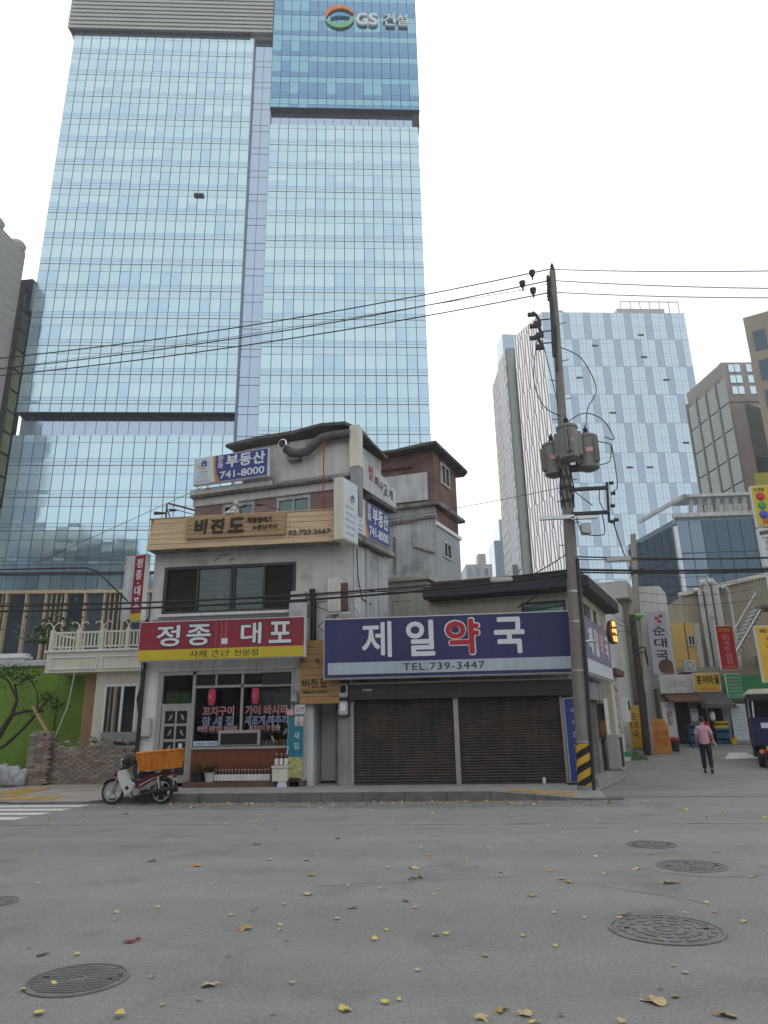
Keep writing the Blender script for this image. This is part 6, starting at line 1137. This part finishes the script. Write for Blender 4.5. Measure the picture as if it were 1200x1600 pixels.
# ================================================================ delivery moped
FM = frame(-8.16, 17.27, .012, 2) @ Matrix.Rotation(R(-4), 4, 'X')
MO = thing('moped', 'maroon and white delivery moped parked at the kerb', 'moped', (-8.16, 17.27, 0), 2)
def wheel(x):
    t = MB().lathe([(.225, -.03), (.262, -.036), (.283, -.02), (.288, 0), (.283, .02), (.262, .036), (.225, .03), (.225, -.03)], (x, 0, .285), 'black', 36, 'y').build('wheel', MO, FM, smooth=True)
    MB().ring((x, 0, .285), .205, .23, -.028, .028, 'steel', 32).build('rim', t, FM)
    MB().lathe([(.05, -.05), (.06, -.03), (.06, .03), (.05, .05)], (x, 0, .285), 'steel', 16, 'y').build('hub', t, FM)
    for k in range(5):
        a = 2*math.pi*k/5+.3; MB().hexa([(x+.04*math.cos(a-.3), -.012, .285+.04*math.sin(a-.3)), (x+.21*math.cos(a-.07), -.012, .285+.21*math.sin(a-.07)), (x+.21*math.cos(a-.07), .012, .285+.21*math.sin(a-.07)), (x+.04*math.cos(a-.3), .012, .285+.04*math.sin(a-.3)), (x+.04*math.cos(a+.3), -.012, .285+.04*math.sin(a+.3)), (x+.21*math.cos(a+.07), -.012, .285+.21*math.sin(a+.07)), (x+.21*math.cos(a+.07), .012, .285+.21*math.sin(a+.07)), (x+.04*math.cos(a+.3), .012, .285+.04*math.sin(a+.3))], 'steel').build('spoke', t, FM)
wheel(-.62); wheel(.60)
MB().lathe([(.11, -.07), (.12, -.05), (.12, .05)], (.60, 0, .285), 'blackm', 18, 'y').build('drum_brake', MO, FM)
for s in (-.065, .065): tb('fork_leg', MO, [(-.62, s, .285), (-.52, s, .6), (-.43, s*.8, .86)], .022, 'steel', FM)
def fender(x, a0, a1, r, w_, m, nm):
    b = MB(); n = 12; prev = None; rings = []
    for k in range(n+1):
        a = R(a0+(a1-a0)*k/n); rings.append([(x+(r-.03)*math.cos(a), -w_, .285+(r-.03)*math.sin(a)), (x+r*math.cos(a), -w_*.7, .285+r*math.sin(a)), (x+r*1.02*math.cos(a), 0, .285+r*1.02*math.sin(a)), (x+r*math.cos(a), w_*.7, .285+r*math.sin(a)), (x+(r-.03)*math.cos(a), w_, .285+(r-.03)*math.sin(a))])
    for p, q in zip(rings[:-1], rings[1:]):
        for i in range(4): b.quad([p[i], p[i+1], q[i+1], q[i]], m)
    return b.build(nm, MO, FM, smooth=True)
fender(-.62, 35, 150, .325, .075, 'maroon', 'front_fender'); fender(.60, -5, 150, .33, .085, 'blackm', 'rear_fender')
def slab(nm, pts, w_, m, bev=.02, y=0): return MB().plate(pts, y-w_, y+w_, m).build(nm, MO, FM, bev=bev, smooth=True)
slab('leg_shield', [(-.53, .74), (-.27, .80), (-.15, .52), (-.02, .47), (-.09, .30), (-.20, .17), (-.27, .2), (-.45, .5)], .16, 'leg_white', .03)
MB().plate([(-.27, .36), (-.21, .42), (-.15, .35), (-.21, .31)], -.166, -.15, 'ink').build('shield_vent', MO, FM)
slab('front_apron', [(-.50, .76), (-.43, .72), (-.2, .9), (-.16, 1.0), (-.28, 1.03)], .11, 'blackm', .03)
slab('nose', [(-.66, .66), (-.5, .78), (-.42, .70), (-.5, .6)], .08, 'maroon', .03)
MB().ball((-.36, 0, .98), .105, 'blackm', 14, (1, 1.1, .9)).build('headlamp_shell', MO, FM, smooth=True); MB().lathe([(.08, 0), (.07, -.03)], (-.455, 0, .97), 'chrome', 16, 'x').build('headlamp', MO, FM)
for s in (-1, 1):
    tb('handlebar', MO, [(-.25, 0, 1.0), (-.2, s*.15, 1.03), (-.1, s*.33, 1.0)], .016, 'blackm', FM)
    MB().tube([(-.3, s*.12, 1.0), (-.22, s*.22, 1.02), (-.1, s*.33, 1.0), (.04, s*.37, .97)], [.07, .11, .105, .06], 'black', 12).build('hand_muff', MO, FM, smooth=True)
    tb('mirror_stem', MO, [(-.25, s*.2, 1.08), (-.33, s*.24, 1.2)], .008, 'blackm', FM); MB().ball((-.34, s*.25, 1.23), .05, 'maroon', 10, (.35, 1, .8)).build('mirror', MO, FM, smooth=True)
slab('body_cover', [(-.06, .38), (-.02, .52), (.18, .60), (.36, .69), (.60, .72), (.84, .72), (.86, .66), (.6, .60), (.35, .5), (.18, .4), (.02, .35)], .12, 'maroon', .04)
MB().plate([(.06, .42), (.3, .545), (.62, .655), (.62, .64), (.3, .52), (.08, .395)], -.128, -.115, 'gold').build('trim_stripe', MO, FM)
slab('side_panel', [(.1, .34), (.3, .48), (.5, .56), (.52, .48), (.3, .36)], .11, 'pvc', .02); slab('seat', [(-.04, .56), (-.02, .66), (.06, .76), (.12, .72), (.34, .74), (.36, .70), (.18, .60)], .12, 'black', .03); slab('step_pad', [(-.17, .55), (-.02, .48), (.02, .52), (-.1, .56)], .12, 'blackm', .01)
slab('engine', [(-.2, .16), (-.24, .28), (-.1, .38), (.08, .34), (.1, .2), (.0, .14)], .1, 'steel', .03); MB().lathe([(.07, -.14), (.08, -.12), (.08, .12), (.07, .14)], (0, 0, .25), 'pvc', 16, 'y').build('crankcase', MO, FM, smooth=True)
MB().tube([(-.12, -.11, .3), (-.05, -.13, .17), (.2, -.14, .2), (.4, -.14, .27), (.95, -.15, .36)], [.018, .02, .025, .045, .05], 'blackm', 12).build('exhaust', MO, FM, smooth=True)
for s in (-.09, .09): tb('rear_shock', MO, [(.58, s, .3), (.50, s, .66)], .028, 'chrome', FM)
slab('chain_case', [(.02, .2), (.02, .3), (.55, .36), (.68, .3), (.55, .2)], .03, 'blackm', .01, .07); tb('side_stand', MO, [(.0, -.1, .18), (-.05, -.18, .0)], .012, 'blackm', FM); tb('centre_stand', MO, [(.12, -.1, .2), (.2, -.13, -.01), (.2, .13, -.01), (.12, .1, .2)], .014, 'blackm', FM)
MB().box(.2, .92, -.2, .2, .755, .78, 'blackm').build('rear_carrier', MO, FM); 
for s in (-.15, .15): tb('carrier_strut', MO, [(.3, s, .76), (.4, s, .64)], .012, 'blackm', FM); tb('carrier_strut', MO, [(.85, s, .76), (.8, s*.7, .68)], .012, 'blackm', FM)
slab('tail_lamp', [(.86, .58), (.86, .68), (.92, .67), (.93, .6)], .07, 'lampred', .01); slab('mud_flap', [(.84, .3), (.86, .55), (.9, .55), (1.0, .28), (.96, .26)], .07, 'blackm', .01); MB().box(.9, .905, -.1, .1, .42, .56, 'whitep').build('number_plate', MO, FM)
# orange crate strapped on the carrier
CR = thing('orange_crate', 'slatted orange plastic crate riding on the moped carrier', 'crate', (-7.64, 17.27, .79), 2); FC = frame(-7.62, 17.27, .79, 2) @ Matrix.Rotation(R(-4), 4, 'Y')
def trap(x0, x1, y, z0, z1, d, nm):
    return MB().hexa([(x0, y-.01, z0), (x1, y-.01, z0), (x1, y+.01, z0), (x0, y+.01, z0), (x0-d if x0 < 0 else x0+d*0, y-.01, z1), (x1, y-.01, z1), (x1, y+.01, z1), (x0, y+.01, z1)], 'orange')
b0, b1, t0, t1 = -.40, .42, -.47, .50   # bottom / top half-lengths
wy0, wy1 = .25, .31
def cw3(u, side_, z): # point on crate side
    f_ = z/.44; x0, x1 = b0+(t0-b0)*f_, b1+(t1-b1)*f_; y = (wy0+(wy1-wy0)*f_)*side_; return (x0+(x1-x0)*u, y, z)
MB().hexa([(b0, -wy0, 0), (b1, -wy0, 0), (b1, wy0, 0), (b0, wy0, 0), (b0, -wy0, .02), (b1, -wy0, .02), (b1, wy0, .02), (b0, wy0, .02)], 'orange').build('floor', CR, FC)
for s in (-1, 1):
    pn = MB(); 
    q = [cw3(0, s, .0), cw3(1, s, .0), cw3(1, s, .40), cw3(0, s, .40)]; pn.quad(q, 'orange'); o = pn.build('side_panel', CR, FC); mo = o.modifiers.new('thick', 'SOLIDIFY'); mo.thickness = .012
    for k in range(7):
        a = k/6; p0, p1 = Vector(cw3(a, s, .0)), Vector(cw3(a, s, .4)); n_ = Vector((0, s*.045, 0)); e = Vector((.013, 0, 0))
        MB().hexa([p0-e, p0+e, p0+e+n_, p0-e+n_, p1-e, p1+e, p1+e+n_, p1-e+n_], 'orange').build('rib', CR, FC)
for u, m_ in ((0, -1), (1, 1)):
    pn = MB().quad([cw3(u, -1, 0), cw3(u, 1, 0), cw3(u, 1, .40), cw3(u, -1, .40)], 'orange'); o = pn.build('end_panel', CR, FC); mo = o.modifiers.new('thick', 'SOLIDIFY'); mo.thickness = .012
    for k in range(4):
        f_ = k/3; a, c = Vector(cw3(u, -1, 0)).lerp(Vector(cw3(u, 1, 0)), f_), Vector(cw3(u, -1, .4)).lerp(Vector(cw3(u, 1, .4)), f_); n_ = Vector((m_*.018, 0, 0)); e = Vector((0, .012, 0)); MB().hexa([a-e, a+e, a+e+n_, a-e+n_, c-e, c+e, c+e+n_, c-e+n_], 'orange').build('rib', CR, FC)
rim = [cw3(0, -1, .42), cw3(1, -1, .42), cw3(1, 1, .42), cw3(0, 1, .42), cw3(0, -1, .42)]
for p, q in zip(rim[:-1], rim[1:]): MB().tube([p, q], .03, 'orange', 8).build('rim', CR, FC)
sk = MB().ball((-7.77, 17.27, 1.17), .2, 'timber', 12, (1.1, .9, .35)).ball((-7.47, 17.3, 1.17), .2, 'tarp', 12, (1.2, .9, .3)).build('parcel', smooth=True); tag(sk, 'wrapped brown parcel inside the orange crate', 'parcel')

# ================================================================ things standing at the sake shop
bp = MB().lathe([(.045, 0), (.052, .01), (.052, .2), (.045, .25), (.02, .31), (.016, .39)], (0, 0, 0), 'bottle', 12).mesh('glass', smooth=True); bl_ = MB().lathe([(.0535, .02), (.0535, .185)], (0, 0, 0), 'labelw', 12).mesh('paper_label', smooth=True); bn = MB().lathe([(.03, .285), (.022, .31), (.018, .315)], (0, 0, 0), 'pinkl', 10).mesh('neck_label'); bcap = MB().lathe([(.019, .37), (.019, .405), (.01, .41)], (0, 0, 0), 'maroon', 10).mesh('cap')
def bottle(x, y, z, label, g):
    t = thing('sake_bottle', label, 'bottle', (x, y, z), random.uniform(0, 90), g)
    for n_, me in (('glass', bp), ('paper_label', bl_), ('neck_label', bn), ('cap', bcap)): inst(n_, me, t, (0, 0, 0))
for k in range(17): bottle(-7.12+k*.0935+random.uniform(-.006, .006), 19.78+random.uniform(-.02, .02), .34, 'brown sake bottle with white label in the row under the counter', 'sake bottles under the counter')
t = thing('foam_box', 'cream foam box standing at the end of the bottle row', 'box', (-5.25, 19.68, .34)); MB().box(-5.46, -5.04, 19.5, 19.82, .34, .68, 'cream').build('base', t, bev=.015); MB().box(-5.48, -5.02, 19.48, 19.84, .68, .74, 'cream').build('lid', t, bev=.015)
for k in range(3): bottle(-5.38+k*.13, 19.66, .74, 'brown sake bottle standing on the cream foam box', 'sake bottles on the foam box')
def lantern(x):
    t = thing('red_lantern', 'pink red paper lantern hanging before the shop window', 'lantern', (x, 19.72, 2.3), 0, 'lanterns at the shopfront'); pr_ = [(.05, 2.36)]
    for k in range(9): a = k/8; r_ = .115*math.sin(math.pi*(.2+.6*a))**.5; pr_ += [(r_, 2.38+a*.4), (r_*.96, 2.38+a*.4+.022)]
    pr_ += [(.05, 2.81)]
    MB().lathe(pr_, (x, 19.72, 0), 'lantern', 20).build('shade', t, smooth=True); MB().lathe([(.055, 2.81), (.055, 2.835)], (x, 19.72, 0), 'ink', 14).build('top_ring', t); MB().lathe([(.055, 2.34), (.055, 2.362)], (x, 19.72, 0), 'ink', 14).build('bottom_ring', t); tb('cord', t, [(x, 19.72, 2.83), (x, 19.72, 3.55)], .006, 'black_c')
    txt(t, '주', x-.045, x+.045, 2.52, 2.64, 19.6, 'pinkl', depth=.005)
lantern(-7.33); lantern(-6.06)
t = thing('teal_banner', 'upright teal banner with white letters beside the passage door', 'banner', (-4.85, 19.72, .2)); bx('cloth', t, -5.08, -4.66, 19.7, 19.715, .95, 2.05, 'teal'); bx('print_foot', t, -5.08, -4.66, 19.7, 19.715, .42, .95, 'lime')
txt(t, '새', -4.92, -4.78, 1.42, 1.6, 19.7, 'signw', bold=.01, depth=.004); txt(t, '집', -4.92, -4.78, 1.15, 1.33, 19.7, 'signw', bold=.01, depth=.004); bx('photo', t, -4.9, -4.66, 19.69, 19.702, 1.76, 2.02, 'print'); bx('top_bar', t, -5.1, -4.64, 19.69, 19.725, 2.05, 2.075, 'alu')
for x in (-5.09, -4.65): tb('pole', t, [(x, 19.71, .2), (x, 19.71, 2.08)], .012, 'alu')
bx('weight', t, -5.0, -4.75, 19.62, 19.8, .19, .42, 'ink')
t = thing('no_smoking_sign', 'white no smoking sign with pink letters above the teal banner', 'sign', (-4.85, 19.68, 2.1)); bx('plate', t, -4.9, -4.62, 19.66, 19.675, 2.09, 2.32, 'signw'); txt(t, '금연', -4.87, -4.65, 2.13, 2.28, 19.66, 'inkred', bold=.01, depth=.004); bx('second_plate', t, -5.12, -4.93, 19.66, 19.675, 2.05, 2.2, 'pinkl'); tb('stay', t, [(-4.76, 19.69, 2.07), (-4.76, 19.69, 2.3)], .008, 'alu')
t = thing('broom', 'broom with pale bristles leaning by the teal banner', 'broom', (-5.12, 19.6, .2)); tb('handle', t, [(-5.16, 19.58, .55), (-4.98, 19.85, 1.95)], .013, 'whitep'); MB().hexa([(-5.32, 19.5, .2), (-5.05, 19.5, .2), (-5.05, 19.6, .2), (-5.32, 19.6, .2), (-5.23, 19.53, .5), (-5.12, 19.53, .5), (-5.12, 19.6, .5), (-5.23, 19.6, .5)], 'bluew').build('bristles', t); MB().box(-5.24, -5.11, 19.53, 19.61, .5, .58, 'cred').build('ferrule', t)
def pot(x, r, m, n, label, col='leafy'):
    t = thing('potted_plant', label, 'plant', (x, 19.74, .34)); MB().lathe([(r*.75, 0), (r, .22), (r*1.08, .24), (r*.9, .24), (r*.8, .2)], (x, 19.74, .34), m, 16).build('pot', t, smooth=True); lf = MB()
    for k in range(n):
        a = random.random()*6.3; rr = random.random()**.6*r*1.6; p = Vector((x+rr*math.cos(a), 19.74+rr*math.sin(a)*.7, .58+random.random()*.22)); s = random.uniform(.03, .06); d = Vector((math.cos(a), math.sin(a), random.uniform(-.4, .6)))*s; e = Vector((-d.y, d.x, 0))*.5; lf.quad([p-d, p+e, p+d, p-e], col)
    lf.build('foliage', t); tb('stem', t, [(x, 19.74, .5), (x, 19.74, .68)], .012, 'bark')
pot(-7.28, .14, 'pot', 150, 'leafy plant in a pale pot beside the bottle row'); pot(-7.62, .16, 'ink', 120, 'leafy plant in a black pot by the shop door')
t = thing('wall_fixture', 'grey wall lamp hung on the shop pier over the teal banner', 'lamp', (-4.85, 19.9, 2.4)); bx('plate', t, -5.06, -4.74, 19.95, 20.0, 2.35, 2.75, 'pvc'); MB().tube([(-4.95, 19.9, 2.62), (-4.95, 19.75, 2.5), (-4.95, 19.7, 2.38)], [.05, .1, .11], 'pvc', 12).build('shade', t); tb('arm', t, [(-4.78, 19.95, 2.3), (-4.78, 19.85, 2.7), (-4.9, 19.85, 2.72)], .012, 'alu')
t = MB().lathe([(.03, 0), (.045, .1), (.035, .16)], (1.75, 19.82, .2), 'whitep', 10).build('paper_cup'); tag(t, 'crumpled white paper cup left at the shutter foot', 'cup')

# ================================================================ person walking up the alley
def skin(name, parent, fr, pts, edges, m, sub=2):
    me = bpy.data.meshes.new(name); me.from_pydata([p[:3] for p in pts], edges, []); o = bpy.data.objects.new(name, me); TMP.collection.objects.link(o)
    md = o.modifiers.new('skin', 'SKIN'); md.use_smooth_shade = True
    for i, p in enumerate(pts): sv_ = me.skin_vertices[0].data[i]; r_ = p[3]; sv_.radius = r_ if isinstance(r_, tuple) else (r_, r_); sv_.use_root = (i == 0)
    sb = o.modifiers.new('sub', 'SUBSURF'); sb.levels = sub; sb.render_levels = sub
    TMPV.update(); m2 = bpy.data.meshes.new_from_object(o.evaluated_get(TMPV.depsgraph)); bpy.data.objects.remove(o)
    t = WM[parent.name].inverted() @ fr; m2.transform(t); m2.materials.clear(); m2.materials.append(M[m]); m2.polygons.foreach_set('use_smooth', [True]*len(m2.polygons))
    x = bpy.data.objects.new(name, m2); COL.objects.link(x); x.parent = parent; WM[x.name] = WM[parent.name]; return x
pz = alz(25.21); PE = thing('person', 'person in pink polo shirt and navy trousers walking up the alley', 'person', (7.49, 25.21, pz), -16); FP = frame(7.49, 25.21, pz, -16)
bodyp = [(0, 0, .93, .12), (0, .01, 1.12, .115), (0, .02, 1.30, .12), (0, .03, 1.43, .07), (0, .06, 1.50, .052), (0, .09, 1.57, .07), (0, .10, 1.63, .088), (0, .10, 1.69, .075),
         (-.17, .02, 1.39, .052), (-.235, -.03, 1.13, .042), (-.245, .07, .92, .03), (.17, .02, 1.39, .052), (.24, -.04, 1.14, .042), (.26, .03, .92, .03),
         (-.09, 0, .86, .08), (-.095, .10, .48, .055), (-.1, .09, .10, .038), (.09, 0, .86, .08), (.10, .0, .49, .055), (.105, -.16, .12, .038), (-.245, .09, .86, .033), (.265, .05, .86, .033)]
bodye = [(0, 1), (1, 2), (2, 3), (3, 4), (4, 5), (5, 6), (6, 7), (3, 8), (8, 9), (9, 10), (3, 11), (11, 12), (12, 13), (0, 14), (14, 15), (15, 16), (0, 17), (17, 18), (18, 19), (10, 20), (13, 21)]
body = skin('body', PE, FP, bodyp, bodye, 'skin')
for s, hx, hy in ((-1, -.245, .09), (1, .265, .05)):
    for k in range(4): L_ = (.07, .08, .077, .06)[k]; tb('finger', body, [(hx-s*.022, hy+.022-k*.015, .84), (hx-s*.028, hy+.03-k*.016, .84-L_*.55), (hx-s*.045, hy+.03-k*.016, .84-L_)], .0085, 'skin', FP, 6)
    tb('thumb', body, [(hx-s*.03, hy+.025, .87), (hx-s*.05, hy+.05, .84), (hx-s*.055, hy+.055, .81)], .01, 'skin', FP, 6)
    MB().ball((s*.083, .085, 1.615), .024, 'skin', 8, (.5, 1, 1.3)).build('ear', body, FP, smooth=True); MB().ball((s*.032, .178, 1.63), .011, 'ink', 8).build('eye', body, FP)
MB().ball((0, .195, 1.6), .018, 'skin', 8, (.8, 1, 1.2)).build('nose', body, FP, smooth=True); MB().ball((0, .176, 1.565), .02, 'lampred', 8, (1.3, .5, .35)).build('mouth', body, FP)
skin('shirt', PE, FP, [(0, .0, .84, (.185, .145)), (0, .0, .96, (.185, .14)), (0, .01, 1.12, (.18, .13)), (0, .015, 1.28, (.19, .13)), (0, .02, 1.39, (.13, .1)), (0, .04, 1.465, .066), (-.165, .015, 1.385, .082), (-.215, -.01, 1.25, .075), (-.232, -.02, 1.16, .07), (.165, .015, 1.385, .082), (.22, -.015, 1.25, .075), (.237, -.03, 1.16, .07)], [(0, 1), (1, 2), (2, 3), (3, 4), (4, 5), (4, 6), (6, 7), (7, 8), (4, 9), (9, 10), (10, 11)], 'shirt')
skin('trousers', PE, FP, [(0, 0, 1.0, (.165, .125)), (0, 0, .92, (.165, .13)), (-.09, .01, .82, .105), (-.095, .095, .48, .085), (-.1, .085, .1, .07), (.09, 0, .82, .105), (.1, .0, .49, .085), (.105, -.15, .13, .07)], [(0, 1), (1, 2), (2, 3), (3, 4), (1, 5), (5, 6), (6, 7)], 'trousers')
for (x, y, z, tz) in ((-.1, .08, .04, .035), (.105, -.17, .075, .02)): MB().tube([(x, y-.07, z+.01), (x, y, z+.02), (x, y+.1, tz), (x, y+.17, tz-.005)], [.035, .045, .042, .025], 'black', 10).build('shoe', PE, FP, smooth=True)
MB().ball((0, .085, 1.665), .105, 'hair', 14, (.92, 1.0, .92)).build('hair', PE, FP, smooth=True); MB().tube([(0, .045, 1.475), (0, .04, 1.50)], [.072, .066], 'shirt', 14).build('collar', PE, FP)

# ================================================================ fallen leaves
def plane_leaf(m, seed):
    rnd = random.Random(seed); b = MB(); pts = []
    for k in range(25):
        a = -150+300*k/24; lobe = abs(math.cos(R(a*1.2))); r_ = (.35+.65*lobe**1.5)*(1 if abs(a) < 100 else .75)*rnd.uniform(.88, 1.05); pts.append((r_*.5*math.sin(R(a)), r_*.5*math.cos(R(a))))
    def h(x, y): return .06+.22*(x*x)+.14*y*y*(1 if y > 0 else .4)+.05*math.sin(7*x+seed)+.04*math.sin(9*y)
    c = len(b.v); vs = [(0, -.08, h(0, -.08))]+[(x*.5, y*.5, h(x*.5, y*.5)) for x, y in pts]+[(x, y, h(x, y)) for x, y in pts]; n = len(pts)
    b.add(vs, [(0, 1+i+1, 1+i) for i in range(n-1)]+[(1+i, 1+i+1, 1+n+i+1, 1+n+i) for i in range(n-1)], m); b.tube([(0, -.08, .06), (.02, -.45, .03)], .015, m, 4); return b.mesh('leaf')
def ginkgo(m, seed):
    b = MB(); pts = [(0, -.3)]+[(.5*math.sin(R(a)), .5*math.cos(R(a))-(.12 if abs(a) < 6 else 0)) for a in (-70, -45, -22, 0, 22, 45, 70)]
    b.add([(x, y, .06+.35*x*x+.12*abs(math.sin(5*y+seed))) for x, y in pts], [(0, i+1, i) for i in range(1, 7)], m); return b.mesh('leaf')
PLm = [plane_leaf(m, i) for i, m in enumerate(('pleaf', 'tleaf', 'pleaf', 'rleaf', 'tleaf'))]; GKm = [ginkgo('gleaf', i) for i in range(3)]+[ginkgo('tleaf', 5)]
BIG = [(-3.59, 9.39), (-2.2, 11.71), (-4.33, 9.73), (-3.32, 11.14), (-2.77, 9.86), (-1.78, 7.88), (-1.24, 7.31), (-2.04, 6.53), (-1.82, 5.18), (-3.37, 5.76), (-2.86, 6.11), (-2.81, 6.17), (-9.04, 16.48), (-7.43, 15.27), (-3.5, 12.82), (-0.8, 9.32), (-0.69, 8.75), (-0.76, 8.68), (-0.68, 10.22), (-0.74, 7.61), (0.79, 9.2), (0.23, 9.11), (0.49, 7.88), (0.86, 8.73), (0.93, 8.53), (1.82, 9.34), (1.93, 8.53), (2.03, 8.56), (2.06, 7.29), (1.24, 7.18), (0.99, 5.09), (1.15, 5.18), (0.06, 4.87), (0.19, 4.83), (-0.03, 4.74), (1.34, 4.9), (0.0, 5.92), (-0.49, 7.92), (1.37, 10.5), (0.11, 10.86), (3.09, 10.56), (2.93, 8.92), (2.17, 6.99), (-0.85, 4.82), (-2.68, 4.63), (-2.17, 4.62), (-2.93, 15.56), (0.63, 14.54), (1.43, 14.41), (3.98, 15.48), (4.68, 15.23), (4.23, 17.26), (5.59, 21.49), (-2.27, 9.86), (-1.98, 8.86), (-5.61, 16.31), (-3.12, 15.57)]
RED = {1, 2, 3, 9, 10, 11, 12, 13, 17}; SMALL = {11, 31, 36, 37, 38, 43, 44, 45, 28, 42}; HUGE = {15: .2, 30: .19, 0: .18, 27: .17, 7: .16, 8: .14, 13: .16}
for i, (x, y) in enumerate(BIG):
    me = PLm[3] if i in RED else GKm[i % 3] if i in (43, 44, 45) else random.choice(PLm[:3]+PLm[4:]); s = 1.05*HUGE.get(i, .085 if i in SMALL else random.uniform(.10, .15))
    o = inst('plane_leaf', me, None, (x, y, .003), rot=(random.uniform(-.12, .12), random.uniform(-.12, .12), random.random()*6.3), scale=(s, s, s*random.uniform(.7, 1.5)))
    if i in RED: tag(o, 'curled dark red dry leaf on the grey road', 'leaf', 'dark red fallen leaves')
    else: tag(o, 'curled tan dry plane leaf on the grey road', 'leaf', 'fallen plane leaves on the road')
cnt = 0
while cnt < 288:
    if cnt < 165: y = 17.5-abs(random.gauss(0, .65)); x = random.uniform(-7.5, 3.8)
    else: y = 4.7+random.random()**1.3*13; x = -.117*y+random.uniform(-.54, .54)*y
    if y < 4.6: continue
    s = random.uniform(.04, .07) if y < 13 else random.uniform(.06, .10)
    o = inst('ginkgo_leaf', random.choice(GKm), None, (x, y, .007), rot=(random.uniform(-.3, .3), random.uniform(-.3, .3), random.random()*6.3), scale=(s, s, s)); tag(o, 'small yellow ginkgo leaf scattered on the grey road', 'leaf', 'small yellow fallen leaves'); cnt += 1
# cracks in the asphalt
for (x0, y0, dx, dy, n_) in ((2.1, 7.6, -.22, .18, 6), (-1.8, 8.3, .35, .05, 7), (-6, 12.2, .4, -.06, 9), (1.2, 12.6, .3, .12, 7)):
    ck = MB(); px, py = x0, y0
    for k in range(n_):
        qx, qy = px+dx*random.uniform(.6, 1.2), py+dy+random.uniform(-.09, .09); w_ = random.uniform(.003, .007)
        ck.quad([(px, py-w_, .0035), (qx, qy-w_, .0035), (qx, qy+w_, .0035), (px, py+w_, .0035)], 'seam'); px, py = qx, qy
    struct(ck.build('road_crack'))
# hazy city air
hv = bpy.data.materials.new('haze_air'); hv.use_nodes = True; hn = hv.node_tree; hn.nodes.clear()
pv_ = hn.nodes.new('ShaderNodeVolumePrincipled'); pv_.inputs['Color'].default_value = (.93, .95, 1, 1); pv_.inputs['Density'].default_value = .001; pv_.inputs['Anisotropy'].default_value = .2
ho = hn.nodes.new('ShaderNodeOutputMaterial'); hn.links.new(pv_.outputs[0], ho.inputs['Volume'])
hb = MB().box(-160, 120, -70, 260, -1, 121, hv).build('haze'); hb['kind'] = 'stuff'
bpy.data.scenes.remove(TMP)
